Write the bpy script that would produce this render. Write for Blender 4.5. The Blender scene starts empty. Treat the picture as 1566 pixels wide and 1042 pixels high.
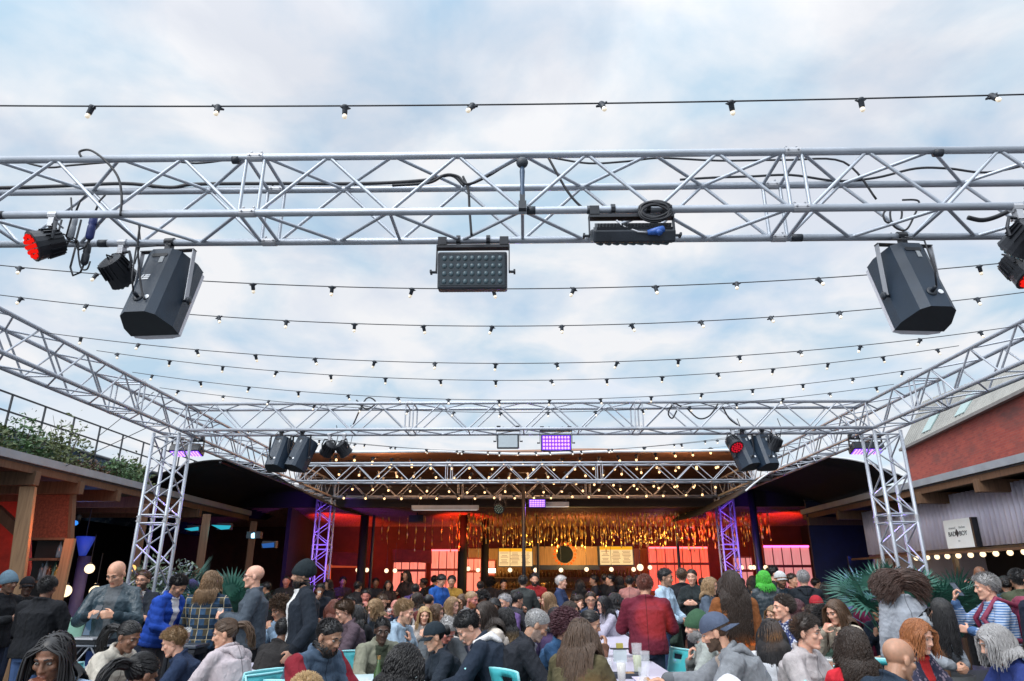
import bpy, math, random
import numpy as np
from mathutils import Vector, Matrix, Euler
random.seed(7); rng = np.random.default_rng(11)
S = bpy.context.scene
COL = S.collection
R = math.radians
PI = math.pi

# ------------------------------------------------------------------ camera
CAMZ = 1.60
F = 1044.0; CX, CY = 783.0, 521.0
PITCH, YAW = R(19.4), R(1.0)
cam = bpy.data.cameras.new('camera'); camo = bpy.data.objects.new('camera', cam); COL.objects.link(camo)
cam.sensor_width = 36; cam.lens = 24.0; cam.clip_start = .05; cam.clip_end = 2000
camo.location = (0, 0, CAMZ); camo.rotation_euler = (R(90) + PITCH, 0, YAW)
S.camera = camo

def at(px, py, Y):
    """the point of the plane y = Y that the photograph shows at (px, py)"""
    cx = (px - CX) / F; cy = (CY - py) / F
    y = math.cos(PITCH) - cy * math.sin(PITCH); z = math.sin(PITCH) + cy * math.cos(PITCH)
    x, y = cx * math.cos(YAW) - y * math.sin(YAW), cx * math.sin(YAW) + y * math.cos(YAW)
    t = Y / y
    return Vector((x * t, Y, CAMZ + z * t))
def atx(px, py, X):
    """the point of the plane x = X at (px, py)"""
    p = at(px, py, 10.0); t = X / p.x
    return Vector((X, 10.0 * t, CAMZ + (p.z - CAMZ) * t))

# ------------------------------------------------------------------ materials
def _new(name):
    m = bpy.data.materials.new(name); m.use_nodes = True
    nt = m.node_tree; b = nt.nodes['Principled BSDF']
    return m, nt, b
def _coord(nt, scale=(1, 1, 1), kind='Object'):
    tc = nt.nodes.new('ShaderNodeTexCoord'); mp = nt.nodes.new('ShaderNodeMapping')
    mp.inputs['Scale'].default_value = scale
    nt.links.new(tc.outputs[kind], mp.inputs['Vector']); return mp.outputs['Vector']
def _noise(nt, vec, scale, detail=4, rough=.6):
    n = nt.nodes.new('ShaderNodeTexNoise'); n.inputs['Scale'].default_value = scale
    n.inputs['Detail'].default_value = detail; n.inputs['Roughness'].default_value = rough
    nt.links.new(vec, n.inputs['Vector']); return n.outputs['Fac']
def _ramp(nt, fac, stops):
    r = nt.nodes.new('ShaderNodeValToRGB'); e = r.color_ramp.elements
    while len(e) < len(stops): e.new(.5)
    for i, (p, c) in enumerate(stops):
        e[i].position = p; e[i].color = (c[0], c[1], c[2], 1)
    nt.links.new(fac, r.inputs['Fac']); return r.outputs['Color']
def _bump(nt, b, h, strength=.3, dist=.01):
    n = nt.nodes.new('ShaderNodeBump'); n.inputs['Strength'].default_value = strength; n.inputs['Distance'].default_value = dist
    nt.links.new(h, n.inputs['Height']); nt.links.new(n.outputs['Normal'], b.inputs['Normal'])
def sc(c, k): return tuple(min(1, max(0, x * k)) for x in c)
MATS = {}
def mat(name, col, rough=.6, metal=0., var=.18, scale=6., bump=0., bscale=60., stretch=(1, 1, 1), emit=None, es=0., alpha=None, spec=None):
    if name in MATS: return MATS[name]
    m, nt, b = _new(name)
    b.inputs['Roughness'].default_value = rough; b.inputs['Metallic'].default_value = metal
    if spec is not None: b.inputs['Specular IOR Level'].default_value = spec
    v = _coord(nt, stretch)
    if var:
        n = _noise(nt, v, scale, 5)
        nt.links.new(_ramp(nt, n, [(.3, sc(col, 1 - var)), (.7, sc(col, 1 + var))]), b.inputs['Base Color'])
        rr = nt.nodes.new('ShaderNodeMapRange'); rr.inputs['To Min'].default_value = max(.05, rough - .12); rr.inputs['To Max'].default_value = min(1, rough + .12)
        nt.links.new(n, rr.inputs['Value']); nt.links.new(rr.outputs['Result'], b.inputs['Roughness'])
    else: b.inputs['Base Color'].default_value = (*col, 1)
    if bump: _bump(nt, b, _noise(nt, v, bscale, 3), bump, .01)
    if emit: b.inputs['Emission Color'].default_value = (*emit, 1); b.inputs['Emission Strength'].default_value = es
    MATS[name] = m; return m
def emat(name, col, s):
    if name in MATS: return MATS[name]
    m = bpy.data.materials.new(name); m.use_nodes = True; nt = m.node_tree; nt.nodes.clear()
    e = nt.nodes.new('ShaderNodeEmission'); o = nt.nodes.new('ShaderNodeOutputMaterial')
    e.inputs['Color'].default_value = (*col, 1); e.inputs['Strength'].default_value = s
    nt.links.new(e.outputs[0], o.inputs['Surface']); MATS[name] = m; return m
def fabric(name, col, kind='plain', col2=None, rough=.85):
    if name in MATS: return MATS[name]
    m, nt, b = _new(name); b.inputs['Roughness'].default_value = rough
    b.inputs['Specular IOR Level'].default_value = .25 if rough > .6 else .5
    v = _coord(nt); n1 = _noise(nt, v, 9., 5)
    base = _ramp(nt, n1, [(.3, sc(col, .8)), (.7, sc(col, 1.2))])
    if kind != 'plain':
        sx = nt.nodes.new('ShaderNodeSeparateXYZ'); nt.links.new(v, sx.inputs[0])
        def band(out, freq, duty):
            a = nt.nodes.new('ShaderNodeMath'); a.operation = 'MULTIPLY'; a.inputs[1].default_value = freq; nt.links.new(out, a.inputs[0])
            f = nt.nodes.new('ShaderNodeMath'); f.operation = 'FRACT'; nt.links.new(a.outputs[0], f.inputs[0])
            g = nt.nodes.new('ShaderNodeMath'); g.operation = 'LESS_THAN'; g.inputs[1].default_value = duty; nt.links.new(f.outputs[0], g.inputs[0])
            return g.outputs[0]
        def mix(fac, a, c):
            x = nt.nodes.new('ShaderNodeMix'); x.data_type = 'RGBA'
            nt.links.new(fac, x.inputs['Factor']); nt.links.new(a, x.inputs['A'])
            if isinstance(c, tuple): x.inputs['B'].default_value = (*c, 1)
            else: nt.links.new(c, x.inputs['B'])
            return x.outputs['Result']
        if kind == 'plaid':
            base = mix(band(sx.outputs['X'], 9., .45), base, sc(col2, .16))
            base = mix(band(sx.outputs['Z'], 9., .40), base, sc(col, .35))
            base = mix(band(sx.outputs['X'], 9., .06), base, col2)
            base = mix(band(sx.outputs['Z'], 9., .06), base, sc(col2, .8))
        elif kind == 'stripe': base = mix(band(sx.outputs['Z'], 42., .45), base, col2)
        elif kind == 'print':
            vo = nt.nodes.new('ShaderNodeTexVoronoi'); vo.inputs['Scale'].default_value = 34; nt.links.new(v, vo.inputs['Vector'])
            g = nt.nodes.new('ShaderNodeMath'); g.operation = 'LESS_THAN'; g.inputs[1].default_value = .38; nt.links.new(vo.outputs['Distance'], g.inputs[0])
            base = mix(g.outputs[0], base, col2)
        elif kind == 'quilt': base = mix(band(sx.outputs['Z'], 14., .07), base, sc(col, .45))
    if kind == 'plain' and not name.startswith(('hat', 'legs', 'rib', 'inner')):        # the centre zip or back seam
        s2 = nt.nodes.new('ShaderNodeSeparateXYZ'); nt.links.new(v, s2.inputs[0]); ab = nt.nodes.new('ShaderNodeMath'); ab.operation = 'ABSOLUTE'; nt.links.new(s2.outputs['X'], ab.inputs[0])
        lt = nt.nodes.new('ShaderNodeMath'); lt.operation = 'LESS_THAN'; lt.inputs[1].default_value = .005; nt.links.new(ab.outputs[0], lt.inputs[0])
        x = nt.nodes.new('ShaderNodeMix'); x.data_type = 'RGBA'; nt.links.new(lt.outputs[0], x.inputs['Factor']); nt.links.new(base, x.inputs['A']); x.inputs['B'].default_value = (*sc(col, .45), 1); base = x.outputs['Result']
    nt.links.new(base, b.inputs['Base Color'])
    mx = nt.nodes.new('ShaderNodeMath'); mx.operation = 'ADD'
    w = nt.nodes.new('ShaderNodeTexNoise'); w.inputs['Scale'].default_value = 14; w.inputs['Distortion'].default_value = 1.2; w.inputs['Detail'].default_value = 3
    nt.links.new(_coord(nt, (1, 1, .55)), w.inputs['Vector']); nt.links.new(w.outputs['Fac'], mx.inputs[0])
    ff = nt.nodes.new('ShaderNodeMath'); ff.operation = 'MULTIPLY'; ff.inputs[1].default_value = .12
    nt.links.new(_noise(nt, v, 260, 2), ff.inputs[0]); nt.links.new(ff.outputs[0], mx.inputs[1])
    _bump(nt, b, mx.outputs[0], .55, .03)
    MATS[name] = m; return m
def timber(name, col):
    if name in MATS: return MATS[name]
    m, nt, b = _new(name); b.inputs['Roughness'].default_value = .7
    v = _coord(nt, (14, 14, .8)); n = _noise(nt, v, 2.4, 6)
    nt.links.new(_ramp(nt, n, [(.25, sc(col, .55)), (.5, col), (.8, sc(col, 1.3))]), b.inputs['Base Color'])
    _bump(nt, b, n, .25, .01); MATS[name] = m; return m
def hairmat(name, col, col2=None, z0=1.2):
    if name in MATS: return MATS[name]
    m, nt, b = _new(name); b.inputs['Roughness'].default_value = .42
    b.inputs['Specular IOR Level'].default_value = .45
    v = _coord(nt, (1, 1, .12)); n = _noise(nt, v, 150, 4)
    if col2:
        sx = nt.nodes.new('ShaderNodeSeparateXYZ'); nt.links.new(_coord(nt), sx.inputs[0])
        mr = nt.nodes.new('ShaderNodeMapRange'); mr.inputs['From Min'].default_value = z0; mr.inputs['From Max'].default_value = z0 - .16
        nt.links.new(sx.outputs['Z'], mr.inputs['Value'])
        mx = nt.nodes.new('ShaderNodeMix'); mx.data_type = 'RGBA'; nt.links.new(mr.outputs['Result'], mx.inputs['Factor'])
        nt.links.new(_ramp(nt, n, [(.3, sc(col, .55)), (.7, sc(col, 1.5))]), mx.inputs['A'])
        nt.links.new(_ramp(nt, n, [(.3, sc(col2, .45)), (.7, sc(col2, 1.3))]), mx.inputs['B'])
        nt.links.new(mx.outputs['Result'], b.inputs['Base Color'])
    else: lo_, hi_ = (.72, 1.3) if min(col) > .2 else (.5, 1.6); nt.links.new(_ramp(nt, n, [(.3, sc(col, lo_)), (.72, sc(col, hi_))]), b.inputs['Base Color'])
    MATS[name] = m; return m
def skinmat(name, col):
    if name in MATS: return MATS[name]
    m, nt, b = _new(name); b.inputs['Roughness'].default_value = .48
    v = _coord(nt); n = _noise(nt, v, 22, 5)
    c2 = (min(1, col[0] * 1.1), col[1] * .98, col[2] * .95)
    nt.links.new(_ramp(nt, n, [(.3, sc(col, .86)), (.7, sc(c2, 1.1))]), b.inputs['Base Color'])
    b.inputs['Subsurface Weight'].default_value = .12; b.inputs['Subsurface Radius'].default_value = (.012, .005, .003); b.inputs['Subsurface Scale'].default_value = 1.
    _bump(nt, b, _noise(nt, v, 400, 2), .12, .002)
    MATS[name] = m; return m

# ------------------------------------------------------------------ mesh builder
class MB:
    def __init__(s): s.v = []; s.f = []; s.m = []; s.cur = 0
    def add(s, vs, fs):
        o = len(s.v); s.v.extend([tuple(v) for v in vs]); s.f.extend([tuple(i + o for i in f) for f in fs]); s.m.extend([s.cur] * len(fs)); return s
    def box(s, c, size, rot=None):
        h = [x / 2 for x in size]; vs = []
        for z in (-1, 1):
            for y in (-1, 1):
                for x in (-1, 1):
                    p = Vector((x * h[0], y * h[1], z * h[2]))
                    if rot is not None: p.rotate(rot)
                    vs.append(p + Vector(c))
        return s.add(vs, [(0, 2, 3, 1), (4, 5, 7, 6), (0, 1, 5, 4), (2, 6, 7, 3), (0, 4, 6, 2), (1, 3, 7, 5)])
    def beam(s, a, b, w, h, up=(0, 0, 1)):
        a = Vector(a); b = Vector(b); d = (b - a).normalized(); u = Vector(up); sd = d.cross(u).normalized(); u = sd.cross(d)
        vs = []
        for p in (a, b):
            for k, l in ((-1, -1), (1, -1), (1, 1), (-1, 1)): vs.append(p + sd * (k * w / 2) + u * (l * h / 2))
        return s.add(vs, [(3, 2, 1, 0), (4, 5, 6, 7), (0, 1, 5, 4), (1, 2, 6, 5), (2, 3, 7, 6), (3, 0, 4, 7)])
    def tube(s, path, r, n=8, cap=True):
        P = [Vector(p) for p in path]; k = len(P); rs = r if hasattr(r, '__len__') else [r] * k
        T = [(P[min(i + 1, k - 1)] - P[max(i - 1, 0)]).normalized() for i in range(k)]
        u = Vector((0, 0, 1)) if abs(T[0].z) < .9 else Vector((1, 0, 0)); vs = []
        for i in range(k):
            a = T[i].cross(u)
            a = a.normalized() if a.length > 1e-6 else Vector((1, 0, 0)); b = a.cross(T[i]).normalized(); u = b
            for j in range(n):
                t = 2 * PI * j / n; vs.append(P[i] + (a * math.cos(t) + b * math.sin(t)) * rs[i])
        fs = [(i * n + j, i * n + (j + 1) % n, (i + 1) * n + (j + 1) % n, (i + 1) * n + j) for i in range(k - 1) for j in range(n)]
        if cap: fs += [tuple(range(n))[::-1], tuple((k - 1) * n + j for j in range(n))]
        return s.add(vs, fs)
    def lathe(s, prof, n=16, M=None):
        vs = []
        for r, z in prof:
            for j in range(n):
                p = Vector((r * math.cos(2 * PI * j / n), r * math.sin(2 * PI * j / n), z))
                vs.append(M @ p if M is not None else p)
        k = len(prof)
        fs = [(i * n + j, i * n + (j + 1) % n, (i + 1) * n + (j + 1) % n, (i + 1) * n + j) for i in range(k - 1) for j in range(n)]
        return s.add(vs, fs + [tuple(range(n))[::-1], tuple((k - 1) * n + j for j in range(n))])
    def ball(s, c, r, n=10, m=7):
        rr = r if hasattr(r, '__len__') else (r, r, r); vs = [(c[0], c[1], c[2] - rr[2])]
        for i in range(1, m):
            t = PI * i / m - PI / 2
            for j in range(n): vs.append((c[0] + rr[0] * math.cos(t) * math.cos(2 * PI * j / n), c[1] + rr[1] * math.cos(t) * math.sin(2 * PI * j / n), c[2] + rr[2] * math.sin(t)))
        vs.append((c[0], c[1], c[2] + rr[2])); L = len(vs) - 1
        fs = [(0, 1 + (j + 1) % n, 1 + j) for j in range(n)]
        for i in range(m - 2):
            for j in range(n): fs.append((1 + i * n + j, 1 + i * n + (j + 1) % n, 1 + (i + 1) * n + (j + 1) % n, 1 + (i + 1) * n + j))
        fs += [(1 + (m - 2) * n + j, 1 + (m - 2) * n + (j + 1) % n, L) for j in range(n)]
        return s.add(vs, fs)
    def prism(s, pts, M, depth):
        """polygon in local xy, extruded along local z, placed by M"""
        k = len(pts); vs = [M @ Vector((x, y, 0)) for x, y in pts] + [M @ Vector((x, y, depth)) for x, y in pts]
        return s.add(vs, [tuple(range(k))[::-1], tuple(range(k, 2 * k))] + [(i, (i + 1) % k, k + (i + 1) % k, k + i) for i in range(k)])
    def build(s, name, m, parent=None, smooth=False, bevel=0):
        me = bpy.data.meshes.new(name); me.from_pydata(s.v, [], s.f)
        for x in (m if isinstance(m, (list, tuple)) else [m]): me.materials.append(x)
        if isinstance(m, (list, tuple)): me.polygons.foreach_set('material_index', s.m)
        if smooth: me.polygons.foreach_set('use_smooth', [True] * len(me.polygons))
        me.update(); return link(name, me, parent, bevel)
def link(name, me, parent=None, bevel=0):
    o = bpy.data.objects.new(name, me); COL.objects.link(o)
    if parent is not None: o.parent = parent
    if bevel:
        b = o.modifiers.new('bevel', 'BEVEL'); b.width = bevel; b.segments = 2; b.limit_method = 'ANGLE'; b.angle_limit = R(40)
    return o
def tag(o, label=None, cat=None, group=None, kind=None):
    if label: o['label'] = label
    if cat: o['category'] = cat
    if group: o['group'] = group
    if kind: o['kind'] = kind
    return o
def thing(name, label, cat, loc=(0, 0, 0), rot=(0, 0, 0), group=None):
    o = bpy.data.objects.new(name, None); COL.objects.link(o); o.empty_display_size = .1
    o.location = loc; o.rotation_euler = rot; return tag(o, label, cat, group)
def dup(o, parent=None):
    c = o.copy(); COL.objects.link(c)
    if parent is not None: c.parent = parent
    for ch in o.children: dup(ch, c)
    return c
def lamp(name, kind, loc, col, energy, size=.05, target=None, angle=60, parent=None):
    l = bpy.data.lights.new(name, kind); l.color = col; l.energy = energy
    if kind == 'AREA': l.size = size
    else: l.shadow_soft_size = size
    if kind == 'SPOT': l.spot_size = R(angle); l.spot_blend = .6
    o = bpy.data.objects.new(name, l); COL.objects.link(o); o.location = loc
    if target is not None: o.rotation_euler = (Vector(target) - Vector(loc)).to_track_quat('-Z', 'Y').to_euler()
    return o
# ------------------------------------------------------------------ world, sun
w = bpy.data.worlds.new('World'); S.world = w; w.use_nodes = True
nt = w.node_tree; nt.nodes.clear()
SUN_EL, SUN_AZ = R(42), R(215)          # behind the camera, to the left
sky = nt.nodes.new('ShaderNodeTexSky'); sky.sky_type = 'NISHITA'; sky.sun_disc = False
sky.sun_elevation = SUN_EL; sky.sun_rotation = SUN_AZ; sky.air_density = 1.2; sky.dust_density = .6; sky.ozone_density = 2
bgs = nt.nodes.new('ShaderNodeBackground'); bgs.inputs['Strength'].default_value = .15; nt.links.new(sky.outputs[0], bgs.inputs['Color'])
tc = nt.nodes.new('ShaderNodeTexCoord'); sx = nt.nodes.new('ShaderNodeSeparateXYZ'); nt.links.new(tc.outputs['Generated'], sx.inputs[0])
def M2(op, a, b=None):
    n = nt.nodes.new('ShaderNodeMath'); n.operation = op
    for i, x in enumerate((a, b)):
        if x is None: continue
        if isinstance(x, (int, float)): n.inputs[i].default_value = x
        else: nt.links.new(x, n.inputs[i])
    return n.outputs[0]
zz = M2('ADD', M2('MAXIMUM', sx.outputs['Z'], 0.0), .22)
cv = nt.nodes.new('ShaderNodeCombineXYZ'); nt.links.new(M2('DIVIDE', sx.outputs['X'], zz), cv.inputs[0]); nt.links.new(M2('DIVIDE', sx.outputs['Y'], zz), cv.inputs[1])
def wn(scale, det, dist, off):
    mp = nt.nodes.new('ShaderNodeMapping'); mp.inputs['Location'].default_value = off; nt.links.new(cv.outputs[0], mp.inputs['Vector'])
    n = nt.nodes.new('ShaderNodeTexNoise'); n.inputs['Scale'].default_value = scale; n.inputs['Detail'].default_value = det; n.inputs['Distortion'].default_value = dist; n.inputs['Roughness'].default_value = .52
    nt.links.new(mp.outputs[0], n.inputs['Vector']); return n.outputs['Fac']
cover = wn(2.3, 8, .35, (3.1, 1.7, 0)); tone = wn(3.4, 7, .3, (7.3, 2.2, 0))
mr = nt.nodes.new('ShaderNodeMapRange'); mr.inputs['From Min'].default_value = .40; mr.inputs['From Max'].default_value = .55
mr.inputs['To Min'].default_value = .74; mr.inputs['To Max'].default_value = 1.; nt.links.new(cover, mr.inputs['Value'])
low = M2('SUBTRACT', 1.0, M2('MINIMUM', 1.0, M2('MULTIPLY', M2('MAXIMUM', sx.outputs['Z'], 0.0), 2.6)))   # cover closes towards the horizon
fac = M2('MAXIMUM', mr.outputs[0], low)
cr = nt.nodes.new('ShaderNodeValToRGB'); nt.links.new(tone, cr.inputs[0])
cr.color_ramp.elements[0].position = .33; cr.color_ramp.elements[0].color = (.53, .71, .87, 1)
cr.color_ramp.elements[1].position = .58; cr.color_ramp.elements[1].color = (.93, .94, .97, 1)
bgc = nt.nodes.new('ShaderNodeBackground'); nt.links.new(cr.outputs[0], bgc.inputs['Color'])
# overcast cloud is brighter overhead than near the horizon
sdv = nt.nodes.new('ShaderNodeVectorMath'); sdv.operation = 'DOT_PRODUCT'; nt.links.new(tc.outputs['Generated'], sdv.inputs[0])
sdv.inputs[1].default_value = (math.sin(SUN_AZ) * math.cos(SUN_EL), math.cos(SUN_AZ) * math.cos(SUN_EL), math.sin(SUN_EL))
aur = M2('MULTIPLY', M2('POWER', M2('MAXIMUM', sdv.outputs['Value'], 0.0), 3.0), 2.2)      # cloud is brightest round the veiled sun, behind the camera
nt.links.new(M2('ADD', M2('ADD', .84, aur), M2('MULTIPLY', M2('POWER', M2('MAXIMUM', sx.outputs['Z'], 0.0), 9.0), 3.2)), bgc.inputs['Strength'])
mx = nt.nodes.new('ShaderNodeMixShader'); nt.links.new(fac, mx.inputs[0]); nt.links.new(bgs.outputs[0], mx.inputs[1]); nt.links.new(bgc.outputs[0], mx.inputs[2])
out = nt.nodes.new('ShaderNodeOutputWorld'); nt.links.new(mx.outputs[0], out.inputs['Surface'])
sl = bpy.data.lights.new('sun', 'SUN'); sl.energy = 1.5; sl.angle = R(25); sl.color = (1, .95, .88)
so = bpy.data.objects.new('sun', sl); COL.objects.link(so); so.location = (0, 0, 30)
# sky texture: rotation 0 = +Y, growing clockwise seen from above
sd = Vector((math.sin(SUN_AZ) * math.cos(SUN_EL), math.cos(SUN_AZ) * math.cos(SUN_EL), math.sin(SUN_EL)))
so.rotation_euler = sd.to_track_quat('Z', 'Y').to_euler()
S.view_settings.view_transform = 'Standard'; S.view_settings.look = 'None'; S.view_settings.exposure = 0.2; S.view_settings.gamma = 1

# ------------------------------------------------------------------ shared materials
ALU = mat('aluminium', (.42, .455, .51), .46, .58, .12, 3., .15, 30)
ALU2 = mat('aluminium_far', (.40, .425, .475), .5, .5, .12, 3.)
BLK = mat('black_plastic', (.018, .024, .034), .45, 0, .25, 8, .2, 220)
BLKM = mat('black_metal', (.02, .022, .028), .4, .3, .2, 8)
CAB = mat('speaker_cabinet', (.011, .024, .044), .42, 0, .22, 4, .25, 500)
CABD = mat('speaker_dark_end', (.010, .013, .019), .6, 0, .2, 6)
STEEL = mat('bracket_grey', (.42, .43, .46), .5, .4, .12, 6)
CABLE = mat('cable_rubber', (.012, .013, .018), .55, 0, .15, 20)
BULB = mat('warm_bulb', (.9, .85, .75), .15, 0, 0, emit=(1, .80, .52), es=.38)
FAIRY = emat('fairy_bulb', (1., .60, .27), 2.6)
GLOBE = emat('globe_lamp', (1., .74, .45), 1.8)
PURPLE = emat('purple_led', (.20, .05, 1.), 1.5)
PURPLEW = emat('purple_led_core', (.50, .28, 1.), 2.4)
REDLED = emat('red_led', (1., .015, .01), .8)
LENS = mat('clear_lens', (.10, .20, .22), .08, 0, 0)
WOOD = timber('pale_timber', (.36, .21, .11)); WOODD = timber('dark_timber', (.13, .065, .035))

# ------------------------------------------------------------------ ground
def big(name, pts, m, kind='structure'):
    b = MB(); b.add(pts, [tuple(range(len(pts)))]); return tag(b.build(name, m), kind=kind)
m, nt2, b = _new('paving'); v = _coord(nt2); br = nt2.nodes.new('ShaderNodeTexBrick'); br.inputs['Scale'].default_value = 1.6
br.inputs['Color1'].default_value = (.10, .10, .105, 1); br.inputs['Color2'].default_value = (.075, .078, .085, 1); br.inputs['Mortar'].default_value = (.03, .03, .03, 1); br.inputs['Mortar Size'].default_value = .012
nt2.links.new(v, br.inputs['Vector']); nt2.links.new(br.outputs['Color'], b.inputs['Base Color']); b.inputs['Roughness'].default_value = .8
big('ground', [(-300, -60, 0), (300, -60, 0), (300, 500, 0), (-300, 500, 0)], m)

# ------------------------------------------------------------------ lattice trusses
TS = .365                      # chord spacing
D1, D2, D3, D4 = 3.5, 9.55, 14.84, 17.7
TZ = CAMZ + 2.035              # axis of the bottom chords
TX = 5.10                      # side trusses, centre line
def zig(b, L0, L1, A, Bf, n, r, sides, ends=True, cross=False):
    """zigzag lacing between lines A(x), B(x) for x in L0..L1"""
    st = (L1 - L0) / n; P = [(A if i % 2 == 0 else Bf)(L0 + i * st) for i in range(n + 1)]
    for i in range(n): b.tube([P[i], P[i + 1]], r, sides, False)
    if ends: b.tube([A(L0), Bf(L0)], r, sides, False); b.tube([A(L1), Bf(L1)], r, sides, False)
    if cross:
        for i in range(0, n + 1, 2): b.tube([A(L0 + i * st), Bf(L0 + i * st)], r * .95, sides, False)
def truss(name, label, loc, rot, L, nseg, nz, m, sides=8, r=.0228, rb=.0108, group='aluminium lattice trusses', cat='truss', rungs=False):
    t = thing(name, label, cat, loc, rot, group); h = TS / 2
    cor = {(y, z): (lambda x, y=y, z=z: Vector((x, y * h, z * TS * (1. if rungs else 1.045)))) for y in (-1, 1) for z in (0, 1)}
    for k in cor:
        MB().tube([cor[k](0), cor[k](L)], r, sides + 2).build('chord', m, t, True)
    sl = L / nseg; ga = .055
    F4 = [((-1, 0), (-1, 1), False), ((1, 0), (1, 1), False), ((-1, 0), (1, 0), True), ((-1, 1), (1, 1), False)]
    for a, c, cr_ in F4:
        b = MB()
        for i in range(nseg): zig(b, i * sl + ga, (i + 1) * sl - ga, cor[a], cor[c], nz, rb, sides, True, cr_ and not rungs)
        b.build('lacing', m, t, True)
    for i in range(1, nseg):
        for k in cor:
            b = MB(); p = cor[k](i * sl); b.tube([p + Vector((-.045, 0, 0)), p + Vector((.045, 0, 0))], r * 1.16, sides + 2)
            for q in (-.03, .03): b.tube([p + Vector((q, -.036, 0)), p + Vector((q, .036, 0))], .006, 6); b.ball(p + Vector((q, 0, .036)), .008, 6, 4)
            b.build('coupler', STEEL, t)
    return t
RX = 0
W2 = TX - TS / 2
NEAR = truss('truss', 'nearest aluminium truss crossing the courtyard with cables, floodlights and two speakers', (-4.83, D1 + TS / 2, TZ), (0, 0, 0), 9.66, 3, 8, ALU, 10)
truss('truss', 'aluminium truss between the two corner towers carrying the small speaker pairs', (-W2, D2 + TS / 2, TZ), (0, 0, 0), 2 * W2, 3, 8, ALU2, 8)
truss('truss', 'far aluminium truss in front of the brown canopy edge with fairy lights', (-W2, D3 + TS / 2, TZ), (0, 0, 0), 2 * W2, 3, 8, ALU2, 6)
truss('truss', 'farthest aluminium truss between the purple towers under the canopy', (-W2, D4 + TS / 2, TZ), (0, 0, 0), 2 * W2, 3, 8, ALU2, 6)
truss('truss', 'left side aluminium truss running back above the planted roof', (-TX, -1.2, TZ), (0, 0, R(90)), D4 + 1.2 + TS, 6, 8, ALU2, 8, rungs=False)
truss('truss', 'right side aluminium truss running back in front of the brick building', (TX, -1.2, TZ), (0, 0, R(90)), D4 + 1.2 + TS, 6, 8, ALU2, 8, rungs=False)
for lx, yy, zz_, ln in ((5.22, -1, 0, .03), (4.88, -1, 0, .05), (2.15, 1, 0, .06), (7.3, -1, 1, .05), (3.1, -1, 1, .04), (6.55, 1, 0, .07), (1.75, -1, 0, .05)):
    p_ = Vector((lx, yy * TS / 2, zz_ * TS)); MB().tube([p_ - Vector((ln / 2, 0, 0)), p_ + Vector((ln / 2, 0, 0))], .0246, 12).build('tape_wrap', BLK, NEAR, True)
def tower(label, x, y):
    t = truss('truss_tower', label, (x + TS / 2, y + TS / 2, .012), (0, R(-90), 0), TZ - .05, 3, 4, ALU2, 8, .024, .0115, 'aluminium truss towers', 'tower', rungs=True)
    MB().box((.006, 0, TS / 2), (.012, .6, .6)).build('base_plate', STEEL, t)
    return t
tower('silver truss tower at the left corner among the leafy plants', -TX, D2)
tower('silver truss tower at the right corner above the palm fronds', TX, D2)
tower('purple lit truss tower left of the bar behind the man in the black beanie', -TX, D4)
tower('purple lit truss tower right of the bar in front of the red panels', TX, D4)

# ------------------------------------------------------------------ festoon string lights
def socket_mesh():
    b = MB(); b.lathe([(.008, .010), (.017, .006), (.020, -.004), (.0155, -.010), (.0150, -.046), (.013, -.050)], 12)
    for s in (-1, 1): b.prism([(0, .004), (s * .034, -.004), (0, -.024)][::s], Matrix.Translation((0, .006, 0)) @ Matrix.Rotation(R(90), 4, 'X'), .012)
    return b
def bulb_mesh(): return MB().lathe([(.010, -.048), (.0115, -.053), (.0135, -.060), (.0135, -.068), (.010, -.074), (.003, -.078)], 12)
SOCK = None
def festoon(label, Y, zc, sag, spacing, x0=-4.9, x1=4.9, off=0., glow=BULB, group='festoon string lights over the courtyard', y1=None, r=.004, rs=1., ze=None, skew=0.):
    """a cable sagging by `sag` between (x0, Y) and (x1, y1), lowest near the middle"""
    global SOCK
    y1 = Y if y1 is None else y1; xm = (x0 + x1) / 2
    t = thing('string_light', label, 'string light', (xm, (Y + y1) / 2, zc), (0, 0, 0), group)
    hw = (x1 - x0) / 2
    def P(x):
        u = (x - xm) / hw; return Vector((x - xm, (y1 - Y) * u / 2, sag * u * u + skew * u))
    n = 40; MB().tube([P(x0 + (x1 - x0) * i / n) for i in range(n + 1)], r, 6).build('cable', CABLE, t)
    if SOCK is None:
        a = socket_mesh().build('bulb_socket', BLK, t, True); c = bulb_mesh().build('bulb', glow, a, True); SOCK = (a.data, c.data)
        bpy.data.objects.remove(c); bpy.data.objects.remove(a)
    k = int((x1 - x0) / spacing); x = xm + off - spacing * math.floor((xm + off - x0 - .1) / spacing)
    while x < x1 - .08:
        a = link('bulb_socket', SOCK[0], t); a.location = P(x) + Vector((0, 0, -r)); a.scale = (rs, rs, rs)
        a.rotation_euler = (random.uniform(-.55, .55), random.uniform(-.4, .4), random.uniform(-.6, .6))
        c = link('bulb', SOCK[1], a)
        if glow is not BULB:
            c.material_slots[0].link = 'OBJECT'; c.material_slots[0].material = glow
        x += spacing
    return t
FS = [(2.73, 160, .62, 723, .10, 'nearest and highest festoon string with eight big bulbs, above the first truss'),
      (4.80, 442, .62, 754, .33, 'festoon string passing behind the two big speakers, highest of the strings below the near truss'),
      (5.53, 499, .60, 753, .36, 'festoon string second below the near truss, crossing behind the speaker ends'),
      (6.43, 556, .60, 758, .36, 'festoon string third below the near truss across the open sky'),
      (7.35, 582, .62, 758, .38, 'festoon string fourth below the near truss across the open sky'),
      (8.12, 612, .62, 763, .38, 'festoon string fifth below the near truss, level with the middle truss top'),
      (8.80, 631, .62, 838, .36, 'festoon string lowest of the open sky strings, in front of the middle truss')]
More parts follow.
